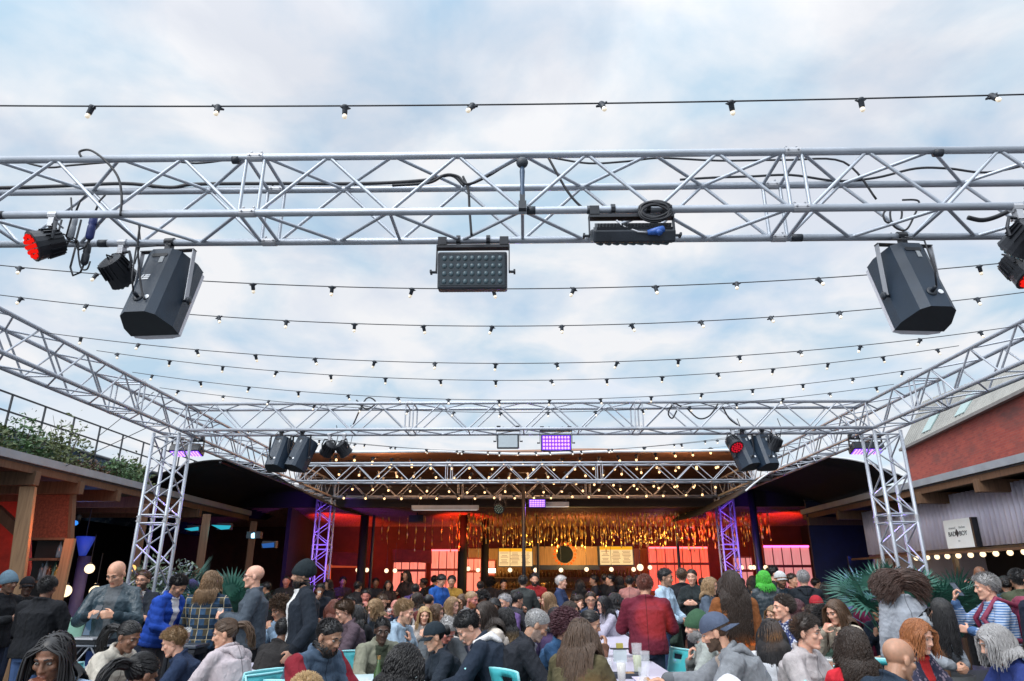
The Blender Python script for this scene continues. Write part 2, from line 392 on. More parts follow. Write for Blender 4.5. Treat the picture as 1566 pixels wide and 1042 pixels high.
for Y, py, spc, px0, sag, lab in FS:
    p = at(783, py, Y); x = at(px0, py, Y).x
    festoon(lab, Y, p.z, sag, spc, off=x, rs=.85 if Y < 3 else .95)
festoon('festoon string with dark sockets hanging just beyond the middle truss', 11.6, at(783, 693, 11.6).z + .02, .42, .62, off=.2)
festoon('festoon string with dark sockets along the front of the brown canopy', 13.6, at(783, 690, 13.6).z - .02, .40, .62, off=-.1)
# warm fairy strings under the canopy
FY = [(15.5, 702, .22, 0.43, 0, .10), (15.9, 712, .10, 0.47, .2, -.06), (16.4, 722, .16, 0.45, .1, .08), (16.9, 733, -.05, 0.47, .3, -.1), (17.3, 745, .14, 0.48, 0, .05), (17.5, 756, .04, 0.47, .2, .02)]
FL = ['first of the warm fairy strings inside the canopy, topmost along its front edge', 'warm fairy string second from the top under the brown canopy', 'warm fairy string third from the top under the brown canopy',
      'warm fairy string fourth from the top, seen through the far truss', 'warm fairy string fifth from the top, level with the farthest truss', 'lowest warm fairy string, along the underside of the farthest truss']
for i, (Y, py, sag, spc, off, sk) in enumerate(FY):
    festoon(FL[i], Y, at(790, py, Y).z, sag, spc, -4.7, 4.7, off, FAIRY, 'warm fairy strings under the canopy', Y + .25 * (-1) ** i, .003, 1.85, skew=sk)
for x in (-3.2, 0, 3.2): lamp('fairy_glow', 'POINT', (x, 16.4, 3.95), (1, .50, .22), 85, .3)
# ------------------------------------------------------------------ rigged gear
def speaker(label, loc, yaw, tilt, roll, s=1., logo=True, group='loudspeakers hung on the trusses', cat='speaker', bright=True):
    """hung by a U bracket from loc; local -y is the narrow back, +y the grille"""
    t = thing('loudspeaker', label, cat, loc, (0, 0, yaw), group); t.scale = (s, s, s)
    Rt = Euler((tilt, roll, 0)).to_matrix().to_4x4(); C = Matrix.Translation((0, 0, -.36)) @ Rt
    hw, hb, dp, hh = .185, .075, .165, .30
    prof = [(-hw, .115), (-hw, .02), (-hb - .055, -.125), (-hb, -dp), (hb, -dp), (hb + .055, -.125), (hw, .02), (hw, .115)]
    b = MB(); b.cur = 0; k = len(prof)
    for z0, z1, mi in ((-hh, hh, 0),):
        vs = [C @ Vector((x, y, -hh)) for x, y in prof] + [C @ Vector((x, y, hh)) for x, y in prof]
        b.add(vs, [(i, (i + 1) % k, k + (i + 1) % k, k + i) for i in range(k)])
    b.cur = 1; b.add(vs[:k], [tuple(range(k))[::-1]]); b.cur = 0; b.add(vs[k:], [tuple(range(k))])
    cab = b.build('cabinet', [CAB, CABD], t, bevel=.010)
    g = MB(); gp = [(-hw + .008, .117), (-hw + .008, .15), (-.10, .172), (.10, .172), (hw - .008, .15), (hw - .008, .117)]
    g.add([C @ Vector((x, y, -hh + .01)) for x, y in gp] + [C @ Vector((x, y, hh - .01)) for x, y in gp], [(i, (i + 1) % 6, 6 + (i + 1) % 6, 6 + i) for i in range(6)] + [tuple(range(6))[::-1], tuple(range(6, 12))])
    g.build('grille', mat('pale_grille', (.66, .65, .70), .5, .1, .06) if bright else BLKM, t)
    lb = MB(); Mq = C @ Matrix.Translation((.028, -dp - .0015, .19)) @ Matrix.Rotation(R(90), 4, 'X'); lb.prism([(-.016, -.03), (.016, -.03), (.016, .03), (-.016, .03)], Mq, .002); lb.build('rating_label', mat('label_grey', (.30, .32, .34), .6, 0, .3, 60), t)
    hd_ = MB(); Mh = C @ Matrix.Translation((0, -dp - .001, .235)) @ Matrix.Rotation(R(90), 4, 'X'); hd_.prism([(-.055, -.016), (.055, -.016), (.062, 0), (.055, .016), (-.055, .016), (-.062, 0)], Mh, .004); hd_.build('handle_recess', CABD, t)
    # U bracket
    bm = STEEL if bright else BLKM; bb = MB(); e = hw + .022
    bb.box((0, 0, -.012), (2 * e + .012, .045, .008)); bb.build('bracket_bar', BLKM, t)
    for sgn in (-1, 1):
        a = MB(); piv = C @ Vector((sgn * (hw + .004), .02, -.06)); top = Vector((sgn * e, 0, -.008)); a.beam(top, Vector((sgn * e, piv.y, piv.z)), .045, .006, (1, 0, 0)); a.build('bracket_arm', bm, t)
        k_ = MB(); Mx = Matrix.Translation(Vector((sgn * e, piv.y, piv.z))) @ Matrix.Rotation(R(90) * sgn, 4, 'Y')
        k_.lathe([(.012, -.03), (.012, .012), (.026, .014), (.026, .03), (.016, .034)], 10, Mx); k_.tube([Mx @ Vector((-.035, 0, .024)), Mx @ Vector((.035, 0, .024))], .007, 6); k_.build('knob', BLK, t, True)
    cl = MB(); cl.box((0, 0, .02), (.045, .05, .05)); cl.tube([(-.035, 0, .065), (.035, 0, .065)], .033, 10); cl.tube([(.0, -.035, .04), (.03, -.075, .01)], .006, 6); cl.build('clamp', BLKM, t)
    j = MB(); Mj = C @ Matrix.Translation((-.02, -dp - .001, -.17)) @ Matrix.Rotation(R(90), 4, 'X')
    j.lathe([(.036, 0), (.036, .006), (.02, .008)], 14, Mj); j.lathe([(.013, .006), (.013, .05), (.008, .06)], 10, Mj); j.build('cable_socket', BLK, t, True)
    jr = MB(); Mr = C @ Matrix.Translation((.045, -dp - .002, -.17)) @ Matrix.Rotation(R(90), 4, 'X')
    jr.lathe([(.019, 0), (.019, .004), (.011, .005)], 12, Mr); jr.build('socket_ring', mat('white_plastic', (.7, .72, .75), .5, 0, .05), t)
    if logo:
        q = MB(); Ml = C @ Matrix.Translation((-.045, -dp - .0015, .02)) @ Matrix.Rotation(R(90), 4, 'X')
        q.prism([(-.035, -.024), (-.012, .024), (-.002, .024), (-.025, -.024)], Ml, .002)
        for i in range(3): q.prism([(-.016 + .009 * i, -.022 + .017 * i), (.036 + .002 * i, -.022 + .017 * i), (.041 + .002 * i, -.011 + .017 * i), (-.011 + .009 * i, -.011 + .017 * i)], Ml, .002)
        q.build('logo_plate', MATS['white_plastic'], t)
    cb = MB(); p0 = Mj @ Vector((0, 0, .06)); pts = [p0, p0 + Vector((-.01, -.03, .10)), Vector((p0.x - .03, p0.y - .02, -.12)), Vector((-.09, -.02, .03)), Vector((-.06, .02, .1))]
    cb.tube(pts, .006, 6); cb.build('speaker_cable', CABLE, t, True)
    return t
sp = at(262, 372, D1 + TS)
SY = D1 + TS
pl = at(262, 362, SY); pr = at(1378, 360, SY)
speaker('big dark loudspeaker with white logo hanging on the left of the near truss', (pl.x, SY, TZ - .05), R(-5), R(-17), R(0), .84)
speaker('big dark loudspeaker with blank back hanging on the right of the near truss', (pr.x, SY, TZ - .05), R(5), R(-17), R(0), .84, logo=False)
SM = D2 + .1
for px, yaw, roll, lab in ((430, -20, 4, 'small loudspeaker on the middle truss, outer of the left pair'), (462, -38, 16, 'small loudspeaker on the middle truss, inner of the left pair'),
                     (1136, 32, -14, 'small loudspeaker on the middle truss, inner of the right pair'), (1166, 18, -5, 'small loudspeaker on the middle truss, outer of the right pair')):
    p = at(px, 668, SM); speaker(lab, (p.x, SM, TZ - .06), R(yaw * .6), R(-20), R(roll * .5), .76, False, bright=False)

def par(label, loc, aim, led=None, s=1., group='par lights on the trusses'):
    """par can with yoke; local lamp axis is -z before aiming"""
    t = thing('par_light', label, 'stage light', loc, (0, 0, 0), group); t.scale = (s, s, s)
    d = Vector(aim).normalized(); q = d.to_track_quat('-Z', 'Y').to_matrix().to_4x4(); C = Matrix.Translation((0, 0, -.17)) @ q
    b = MB(); b.lathe([(.045, .105), (.085, .09), (.092, .02), (.105, -.075), (.110, -.095), (.102, -.10)], 18, C)
    for i in range(18):
        a = 2 * PI * i / 18; b.beam(C @ Vector((.088 * math.cos(a), .088 * math.sin(a), .085)), C @ Vector((.100 * math.cos(a), .100 * math.sin(a), -.02)), .006, .02, (C.to_3x3() @ Vector((math.cos(a), math.sin(a), 0))))
    b.build('housing', BLKM, t)
    f = MB(); f.lathe([(.099, -.0995), (.099, -.1005), (.0, -.1006)], 18, C); f.build('front_glass', CABD if led is None else mat('dark_red_glass', (.10, .008, .006), .2, 0, 0), t)
    l = MB(); k = 0
    for rr, n in ((0, 1), (.037, 6), (.075, 12)):
        for i in range(n): a = 2 * PI * i / n + .2; l.ball(C @ Vector((rr * math.cos(a), rr * math.sin(a), -.103)), .0155, 8, 5)
    l.build('led_lenses', led or LENS, t, True); l = t.children[-1]; l.name = 'led_array'
    y = MB(); ax = (q.to_3x3() @ Vector((1, 0, 0))).normalized(); P0 = Vector((0, 0, -.17))
    y.tube([P0 + ax * .112, P0 + ax * .118 + Vector((0, 0, .06)), P0 + ax * .08 + Vector((0, 0, .14)), P0 - ax * .08 + Vector((0, 0, .14)), P0 - ax * .118 + Vector((0, 0, .06)), P0 - ax * .112], .011, 6)
    y.build('yoke', BLKM, t)
    c = MB(); c.box((0, 0, .0), (.04, .05, .08)); c.tube([(-.03, 0, .05), (.03, 0, .05)], .034, 10); c.tube([(0, .04, .02), (.02, .09, .0)], .007, 6); c.build('clamp', STEEL, t)
    tl = MB(); tp = C @ Vector((0, 0, .10)); tl.tube([tp, tp + (q.to_3x3() @ Vector((0, 0, .08))) + Vector((.02, .03, -.02)), Vector((.10, .03, -.1)), Vector((.13, 0, .05)), Vector((.09, 0, .2))], .006, 6); tl.build('power_cable', CABLE, t, True)
    return t
FY1 = D1
p = at(85, 322, D1); par('par light glowing red on the near truss front bar, far left', (p.x, D1, TZ - .05), (-.55, -.62, -.55), REDLED, .82)
p = at(190, 365, SY); par('unlit par light seen from behind beside the left big speaker', (p.x, SY, TZ - .045), (.25, .75, -.45), None, .86)
p = at(1552, 312, D1); par('unlit ribbed par light seen from behind on the near truss, far right', (p.x, D1, TZ - .055), (-.2, .8, -.5), None, .88)
p = at(1548, 356, SY); par('par light glowing red pointing down at the right end of the near truss', (p.x, SY, TZ - .05), (.25, -.35, -.8), REDLED, .95)
for px, aim, lab, led in ((505, (-.5, .5, -.6), 'small par light on the middle truss, left of a close pair', None), (527, (.5, .5, -.7), 'small par light on the middle truss, right of a close pair', None),
                     (1120, (.2, -.6, -.7), 'par light with dim red face in front of the right small speakers', emat('dim_red', (1, .02, .05), .5)), (1182, (-.3, .4, -.7), 'unlit par light above the outer right small speaker', None)):
    Yp = D2 + (.02 if px > 1000 else TS); p = at(px, 660, Yp); par(lab, (p.x, Yp, TZ - .05), aim, led, .95)

def flood(label, loc, w, h, dp, tilt, rows, cols, led, face=None, yaw=0., group='led floodlights on the trusses', s=1., barup=.055, drop=None):
    """flat led flood in a U bracket under loc; local -y is the light side when tilt = 0"""
    t = thing('led_floodlight', label, 'floodlight', loc, (0, 0, yaw), group)
    dz_ = drop or (barup + .05 + h / 2); C = Matrix.Translation((0, 0, -dz_)) @ Matrix.Rotation(tilt, 4, 'X')
    b = MB(); b.box((0, 0, 0), (w, dp, h)); 
    b.v = [tuple(C @ Vector(v)) for v in b.v]; b.build('housing', BLK, t, bevel=.012)
    f = MB(); f.box((0, dp / 2 + .006, 0), (w * .92, .012, h * .94))
    for i in range(22): f.box((-w * .44 + w * .88 * i / 21, dp / 2 + .022, 0), (w * .012, .024, h * .9))
    f.v = [tuple(C @ Vector(v)) for v in f.v]; f.build('heat_sink', BLKM, t)
    if rows:
        l = MB(); gx = w * .80 / (cols - 1); gz = h * .62 / (rows - 1)
        for i in range(cols):
            for j in range(rows): l.ball(C @ Vector((-w * .40 + gx * i, -dp / 2 - .002, -h * .31 + gz * j)), (gx * .36, .012, gz * .36), 10, 6)
        l.build('led_array', led, t, True)
        if face is not None:
            q = MB(); q.box((0, -dp / 2 - .0015, 0), (w * .93, .003, h * .82)); q.v = [tuple(C @ Vector(v)) for v in q.v]; q.build('face_plate', face, t)
    else:
        q = MB(); q.box((0, -dp / 2 - .002, 0), (w * .86, .004, h * .78)); q.v = [tuple(C @ Vector(v)) for v in q.v]; q.build('front_glass', face, t)
    k = MB(); k.box((0, 0, -barup), (w + .03, .05, .02)); 
    for sg in (-1, 1): k.beam((sg * (w / 2 + .012), 0, -barup + .01), (sg * (w / 2 + .012), 0, -dz_), .006, .045, (0, 1, 0)); k.box((sg * (w / 2 - .02), 0, -barup + .035), (.055, .05, .06))
    k.build('bracket', BLKM, t)
    for sg in (-1, 1):
        n = MB(); n.tube([(sg * (w / 2 + .010), 0, -dz_), (sg * (w / 2 + .05), 0, -dz_)], .009, 8); n.box((sg * (w / 2 + .045), 0, -dz_), (.012, .045, .016)); n.build('knob', BLK, t)
    for sg in (-.22, .22):
        c = MB(); c.box((sg * w, 0, -barup / 2), (.022, .03, barup)); c.tube([(sg * w - .012, 0, .0), (sg * w + .012, 0, .0)], .034, 10); c.build('clamp', BLKM, t)
    return t
p = at(724, 366, SY)
flood('unlit led floodlight with rows of clear lenses under the middle of the near truss', (p.x, SY, TZ), .43, .24, .09, R(8), 4, 9, mat('grey_lens', (.07, .11, .13), .10, 0, 0), mat('flood_face', (.004, .018, .030), .22, 0, .1), barup=.05)
p = at(964, 322, D1)
fb = flood('led floodlight seen from its finned back with a coiled cable over it', (p.x, D1, TZ), .46, .20, .075, R(119), 4, 9, MATS['grey_lens'], MATS['flood_face'], barup=.05, drop=.17)
# coil, plug and lead on that floodlight
cq = MB(); cx0 = .13
for k in range(9):
    rr = .085 + .006 * math.sin(k * 2.1); pts = [Vector((cx0 + rr * math.cos(a) + .004 * math.sin(3 * a + k), -.055 - .006 * (k % 3), -.03 + rr * .62 * math.sin(a) + .005 * math.sin(2 * a + k * 1.3) - .004 * k)) for a in [2 * PI * i / 24 for i in range(25)]]
    cq.tube(pts, .0065, 6)
cq.build('cable_coil', CABLE, fb, True)
cq = MB(); cq.tube([(-.09, -.05, -.10), (-.06, -.09, -.16), (.02, -.10, -.20), (.08, -.10, -.205)], .006, 6); cq.build('lead', STEEL, fb, True)
cq = MB(); cq.tube([(.07, -.10, -.205), (.12, -.10, -.197), (.16, -.095, -.18)], [.014, .023, .020], 10); cq.tube([(.12, -.10, -.19), (.135, -.12, -.22)], [.015, .017], 8); cq.build('plug', mat('blue_plug', (.02, .09, .36), .45, 0, .1), fb, True)
p = at(777, 662, D2 + .02); flood('floodlight with a blank pale grey glass on the middle truss', (p.x, D2 + .02, TZ), .31, .21, .16, R(10), 0, 0, None, mat('pale_glass', (.48, .54, .58), .1, 0, .06), barup=.02)
p = at(850, 662, D2 + .02); flood('led floodlight glowing purple under the middle truss', (p.x, D2 + .02, TZ), .43, .24, .09, R(6), 4, 9, PURPLEW, PURPLE, barup=.03)
p = at(821, 738, D4); flood('distant led floodlight glowing purple on the farthest truss', (p.x, D4, TZ), .43, .22, .09, R(6), 4, 9, PURPLEW, PURPLE, barup=.02)
p = at(765, 738, D4); par('unlit black par light left of the distant purple floodlight', (p.x, D4, TZ - .05), (-.2, -.7, -.4), None, 1.3)
for px, py, X, lab in ((270, 690, -TX, 'purple led bar light inside the top of the left corner tower'), (1341, 680, TX, 'purple led bar light inside the top of the right corner tower')):
    t = flood(lab, (X - .0, D2 + TS + .30, TZ + .0), .46, .20, .09, R(72), 4, 9, PURPLEW, PURPLE, barup=.03)
for X in (-TX, TX):
    lamp('tower_purple', 'SPOT', (X * .97, D2 + .9, TZ - .3), (.32, .16, 1), 170, .15, (X, D2, .7), 55)
    for z in (.9, 1.9, 2.9): lamp('tower_purple', 'SPOT', (X * .96, D4 - .95, z), (.26, .07, 1), 95, .1, (X, D4 + .1, z + .1), 82)
p = at(850, 674, D2); lamp('flood_purple', 'SPOT', (p.x, D2 - .12, TZ - .25), (.35, .12, 1), 40, .15, (p.x, D2 + 3.2, .8), 75)
p = at(821, 748, D4); lamp('flood_purple', 'SPOT', (p.x, D4 - .12, TZ - .2), (.35, .12, 1), 80, .15, (p.x, D4 - 6.5, .9), 70)

# hanging disc antenna, connectors and cables on the near truss
p = at(798, 249, D1 - .03); q = at(799, 316, D1 - .03)
t = thing('microphone', 'black ball headed boom microphone hanging upright on the near truss', 'microphone', tuple(q))
L = (p - q).length; b = MB(); b.ball((0, 0, L), (.036, .03, .036), 14, 9); b.build('head', BLK, t, True)
b = MB(); b.lathe([(.013, .05), (.016, .07), (.012, L * .5), (.016, L - .06), (.012, L - .03)], 10); b.build('handle', mat('slate_metal', (.05, .08, .13), .4, .3, .15), t, True)
b = MB(); b.box((0, 0, .0), (.045, .05, .05)); b.box((0, 0, .05), (.03, .03, .05)); b.build('clip', BLK, t)
def conn(label, px, py, ln, r, mcol, Y, up=.12):
    p = at(px, py, Y); t = thing('cable_connector', label, 'connector', tuple(p), (0, 0, 0), 'cable connectors by the left par lights')
    b = MB(); b.lathe([(r * .6, -ln / 2), (r, -ln / 2 + .015), (r, -.01), (r * .85, .0), (r, .01), (r * .9, ln / 2 - .02), (r * .4, ln / 2)], 10); b.build('body', mcol, t, True)
    b = MB(); b.tube([(0, 0, ln / 2), (.01, 0, ln / 2 + up * .6), (.03, .01, ln / 2 + up)], .006, 6); b.tube([(0, 0, -ln / 2), (-.01, 0, -ln / 2 - .05), (-.05, 0, -ln / 2 - .07), (-.085, .01, -ln / 2 - .01), (-.09, .02, .05)], .006, 6); b.build('lead', CABLE, t, True)
conn('long black inline connector dangling below the near truss by the left par lights', 132, 388, .15, .021, BLK, D1 + .15)
conn('grey and black plug hanging through the near truss by the red par light', 111, 345, .19, .022, mat('grey_plug', (.35, .37, .40), .5, 0, .1), D1 + .1)
conn('blue and black plug hanging through the near truss by the red par light', 141, 345, .19, .023, mat('dark_blue_plug', (.02, .035, .16), .5, 0, .1), D1 + .1)
def cable(label, pts, r=.007, m=CABLE):
    P = [Vector(p) for p in pts]; out = []
    for i in range(len(P) - 1):
        a, b_, c, d = P[max(i - 1, 0)], P[i], P[i + 1], P[min(i + 2, len(P) - 1)]
        for k in range(6):
            u = k / 6; out.append(.5 * ((2 * b_) + (c - a) * u + (2 * a - 5 * b_ + 4 * c - d) * u * u + (3 * b_ - a - 3 * c + d) * u ** 3))
    out.append(P[-1]); o = MB().tube(out, r, 7).build('cable', m, None, True)
    return tag(o, label, 'cable', 'cables on the near truss')
c_ = lambda pts, Y: [at(x, y, Y) for x, y in pts]
cable('thick cable bundle lying along the back of the near truss, left half', c_([(-20, 288), (90, 285), (190, 281), (260, 287), (300, 282), (420, 281), (560, 281), (650, 276), (690, 268), (710, 285)], SY - .02), .012)
cable('cable sagging between the top bars of the near truss, left end', c_([(20, 243), (70, 256), (110, 253), (170, 248), (240, 243), (300, 250), (370, 241)], SY - .1))
cable('cable looping over the top of the near truss above the left par lights', c_([(124, 240), (122, 232), (138, 230), (160, 245), (180, 270), (186, 300), (184, 330)], D1 - .02))
cable('dark cable swooping from the top chord down to the central floodlight', c_([(798, 240), (770, 255), (745, 270), (715, 282), (700, 270), (680, 268), (655, 280), (600, 284)], D1 + .2), .009)
cable('cable dropping straight to the central floodlight lenses', c_([(708, 270), (716, 290), (718, 320), (721, 360)], D1 + .28), .008)
cable('thin cable running along the near truss right of the microphone', c_([(812, 240), (840, 241), (900, 250), (960, 247), (1010, 242), (1100, 246), (1200, 245), (1290, 248), (1340, 305)], SY - .05))
cable('cable slanting down to the coiled floodlight from the top chord', c_([(838, 240), (850, 262), (866, 290), (882, 310), (905, 330)], D1 + .12), .008)
cable('cable lying along the back bar of the near truss, right half', c_([(1040, 275), (1090, 272), (1150, 270), (1210, 268), (1280, 277), (1340, 272), (1400, 258), (1450, 258), (1510, 264), (1580, 250)], SY - .02), .008)
cable('tangled loop of cable above the right big speaker', c_([(1372, 312), (1352, 325), (1356, 340), (1376, 338), (1378, 320), (1362, 322), (1366, 345), (1385, 352), (1398, 330), (1405, 308), (1380, 306)], D1 + .2), .006)
cable('cable bundle tied to the near truss beside the right par lights', c_([(1480, 333), (1500, 337), (1520, 333), (1545, 322), (1570, 310)], D1 + .1), .014)
cable('thin cable looping down between the left par light and its connector', c_([(96, 358), (118, 368), (120, 390), (124, 410), (133, 412), (138, 400)], D1 + .1), .005)
cable('cable hanging from the near truss down to the left big speaker', c_([(214, 345), (211, 370), (212, 400), (216, 440), (221, 458)], SY - .2), .006)
for i, pts in enumerate((([(1035, 628), (1028, 640), (1022, 632), (1030, 618), (1042, 622)]), ([(1050, 624), (1068, 640), (1085, 636), (1098, 618)]), ([(1105, 622), (1115, 640), (1128, 650)]), ([(545, 612), (560, 626), (575, 616), (560, 610), (540, 650)]))):
    o = cable(['small coil of cable on the middle truss', 'loop of cable hanging from the right of the middle truss', 'short cable drooping to the right small speakers', 'cable coil at the top left of the middle truss'][i], c_(pts, D2 + .1), .011); o['group'] = 'cables on the middle truss'

# ------------------------------------------------------------------ canopies
def sheet(name, fn, nu, nv, m, thick=.02, parent=None):
    vs = [fn(i / nu, j / nv) for i in range(nu + 1) for j in range(nv + 1)]; W = nv + 1
    b = MB(); b.add(vs, [(i * W + j, (i + 1) * W + j, (i + 1) * W + j + 1, i * W + j + 1) for i in range(nu) for j in range(nv)])
    o = b.build(name, m, parent, True); s = o.modifiers.new('thickness', 'SOLIDIFY'); s.thickness = thick; s.offset = 1; return o
CANV = mat('brown_canvas', (.24, .12, .07), .9, 0, .2, 3, .2, 40)
NAVY = mat('dark_canvas', (.004, .0035, .005), .95, 0, .25, 2, .15, 30)
PALEC = mat('pale_canvas', (.62, .64, .66), .8, 0, .08, 3)
zc = at(783, 693, 15.35).z
t = thing('canopy', 'brown fabric canopy over the bar strung with warm fairy lights', 'canopy', (0, 15.35, zc))
def cfn(u, v):
    x = (-5.2 + 10.4 * u) * (1 + .35 * v); y = 6.2 * v
    return Vector((x, y, .015 * math.cos(u * 6 * PI) * (1 - v) + .55 * math.sin(v * PI) * (.4 + .6 * math.sin(u * PI)) - .10 * v + .03 * math.sin(u * 9 + v * 5)))
sheet('fabric', cfn, 48, 16, CANV, .012, t)
b = MB(); b.tube([cfn(i / 60, 0) + Vector((0, -.02, .015)) for i in range(61)], .032, 6); b.build('edge_tube', PALEC, t, True)
for x in (-4.6, 0.4, 4.6):
    b = MB(); b.tube([(x, 6.1, -zc), (x, 6.1, .0)], .045, 8); b.build('mast', BLKM, t)
for sgn, lab in ((-1, 'dark peaked fabric awning on the left between tower and bar'), (1, 'dark peaked fabric awning on the right between tower and bar')):
    pk = at(337, 705, 13.9) if sgn < 0 else at(1257, 700, 13.9)
    lo = at(205, 748, 13.9) if sgn < 0 else at(1385, 731, 13.9); li = at(440, 740, 13.9) if sgn < 0 else at(1140, 752, 13.9)
    t = thing('awning', lab, 'awning', (pk.x, 13.9, pk.z))
    a, c = Vector(lo) - Vector(pk), Vector(li) - Vector(pk)
    def gfn(u, v, a=a, c=c):
        p = a * (1 - u * 2) if u < .5 else c * (u * 2 - 1)
        s = abs(1 - 2 * u); return Vector((p.x, 7.5 * v, p.z * (s ** 1.0 if s else 0) - .10 * math.sin(v * PI)))
    sheet('fabric', gfn, 20, 10, NAVY, .012, t)
    b = MB(); b.tube([gfn(i / 20, 0) + Vector((0, -.015, .012)) for i in range(21)], .018, 6); b.build('edge_rope', PALEC if sgn > 0 else NAVY, t)
    b = MB(); b.tube([(0, 0, -.02), (0, 7.5, -.02)], .03, 8); b.build('ridge_pole', BLKM, t)
# thin black pole in front of the bar, thick dark pole on the right
for px, Y, r, top, lab in ((801, 17.2, .045, 3.9, 'thin black pole standing in front of the left menu screen'), (1156, 17.9, .09, 3.85, 'thick black pole right of the right purple tower'), (708, 21.2, .14, 3.6, 'dark column left of the menu screens'), (742, 22.6, .12, 3.6, 'dark column behind, just left of the left menu screen'), (556, 21.2, .13, 3.6, 'dark column in the red corner left of the bar')):
    x = at(px, 820, Y).x; t = thing('pole', lab, 'pole', (x, Y, 0), (0, 0, 0), 'dark poles holding up the bar roof')
    b = MB(); b.lathe([(r, .02), (r, top)], 12); b.build('shaft', BLKM if r < .1 else mat('dark_post', (.018, .012, .010), .7, 0, .2), t, True)
    b = MB(); b.lathe([(r * 2, 0), (r * 2, .02), (r * 1.2, .03)], 12); b.build('base_plate', BLKM, t)
# ------------------------------------------------------------------ left timber shelter with planted roof
FASC = mat('grey_fascia', (.30, .33, .37), .55, .2, .12, 4)
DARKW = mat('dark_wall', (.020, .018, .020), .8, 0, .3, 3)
REDW = mat('red_painted_board', (.42, .045, .028), .75, 0, .3, 5, .3, 40)
OSB = mat('rust_board', (.22, .055, .03), .8, 0, .45, 26, .3, 60)
def shelter(sgn, label, beams, y0, y1, X=7.2):
    t = thing('timber_shelter', label, 'shelter', (sgn * X, y0, 0)); o = t.location
    zt = atx(0, 687, -7.2).z; zb = atx(0, 697, -7.2).z; L = y1 - y0
    MB().box((sgn * 3.3, L / 2, zt - .06), (6.6, L, .12)).build('roof', mat('roof_membrane', (.05, .055, .06), .85), t)
    MB().box((-sgn * .020, L / 2, (zt + zb) / 2 + .01), (.04, L, zt - zb + .03)).build('fascia', FASC, t)
    MB().box((sgn * .035, L / 2, zb - .07), (.05, L, .13)).build('timber_fascia', WOODD, t)
    for Y in beams:
        if not (y0 < Y < y1): continue
        MB().box((sgn * 2.4 + sgn * .02, Y - y0, zb - .20), (4.9, .12, .20)).build('rafter', timber('rafter_timber', (.13, .07, .038)), t, bevel=.006)
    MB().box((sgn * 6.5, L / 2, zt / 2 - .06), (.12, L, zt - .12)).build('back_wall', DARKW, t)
    return t, zt, zb
yb0, yb1 = atx(50, 730, -7.25).y, atx(118, 748, -7.25).y; dY = yb1 - yb0
left, ZT, ZB = shelter(-1, 'timber shelter with grey edged planted roof along the left side', [yb0 + dY * k for k in range(-2, 6)], 5.0, 18.3)
P = at(38, 830, 10.6)
def post(label, px, Y, w, m=WOOD, z1=None, lean=0., cat='post'):
    x = at(px, 840, Y).x; t = thing('timber_post', label, cat, (x, Y, 0), (0, 0, R(25)), 'timber posts of the left shelter')
    z1 = z1 or ZB - .31
    MB().beam((-lean, 0, .05), (lean, 0, z1), w, w, (0, 1, 0)).build('shaft', m, t, bevel=.008)
    MB().box((0, 0, .03), (w * 1.5, w * 1.5, .05)).build('foot_plate', BLKM, t); return t
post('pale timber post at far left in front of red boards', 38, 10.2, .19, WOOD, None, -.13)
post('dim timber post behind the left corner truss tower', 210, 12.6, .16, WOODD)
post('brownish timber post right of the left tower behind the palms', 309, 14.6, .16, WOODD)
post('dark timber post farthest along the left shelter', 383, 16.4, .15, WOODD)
# red board front, shelf and brace
def board(name, label, cat, pts, Y, th, m, dy=0.):
    P = [at(x, y, Y) for x, y in pts]; c = sum(P, Vector()) / len(P); t = thing(name, label, cat, tuple(c))
    b = MB(); k = len(P); b.add([p - c for p in P] + [p - c + Vector((0, th, 0)) for p in P], [tuple(range(k)), tuple(range(k, 2 * k))[::-1]] + [(i, k + i, k + (i + 1) % k, (i + 1) % k) for i in range(k)])
    b.build('board', m, t); return t, c
t, c = board('wall_panel', 'rust red board panel hung between the pale post and the dark doorway', 'panel', [(112, 757), (49, 757), (49, 823), (108, 823)], 11.2, .06, OSB)
MB().beam(at(112, 756, 11.18) - c, at(108, 824, 11.18) - c, .05, .10, (0, 1, 0)).build('side_batten', WOODD, t)
board('wall_panel', 'bright red board wall at the far left edge behind the pale post', 'panel', [(45, 762), (-60, 762), (-60, 900), (45, 900)], 12.2, .06, REDW)
a, b_ = at(-8, 778, 11.4), at(32, 815, 11.4); t = thing('diagonal_brace', 'dark diagonal brace across the red wall at far left', 'brace', tuple(a)); MB().beam((0, 0, 0), b_ - a, .16, .12, (0, 1, 0)).build('beam', WOODD, t)
t = thing('shelf_unit', 'timber shelf unit with leaning end plank below the rust red panel', 'shelf', tuple(at(75, 860, 11.0))); o = t.location
MB().beam(at(108, 824, 10.95) - o, at(86, 925, 10.95) - o, .155, .05, (0, 1, 0)).build('end_plank', WOOD, t)
for y in (825, 856, 890): MB().beam(at(48, y, 11.05) - o, at(103 - (y - 825) * .2, y, 11.05) - o, .30, .035, (0, 0, 1)).build('shelf', WOODD, t)
MB().beam(at(49, 870, 11.25) - o, at(100, 870, 11.25) - o, .02, 1.0, (0, 0, 1)).build('back_panel', DARKW, t)
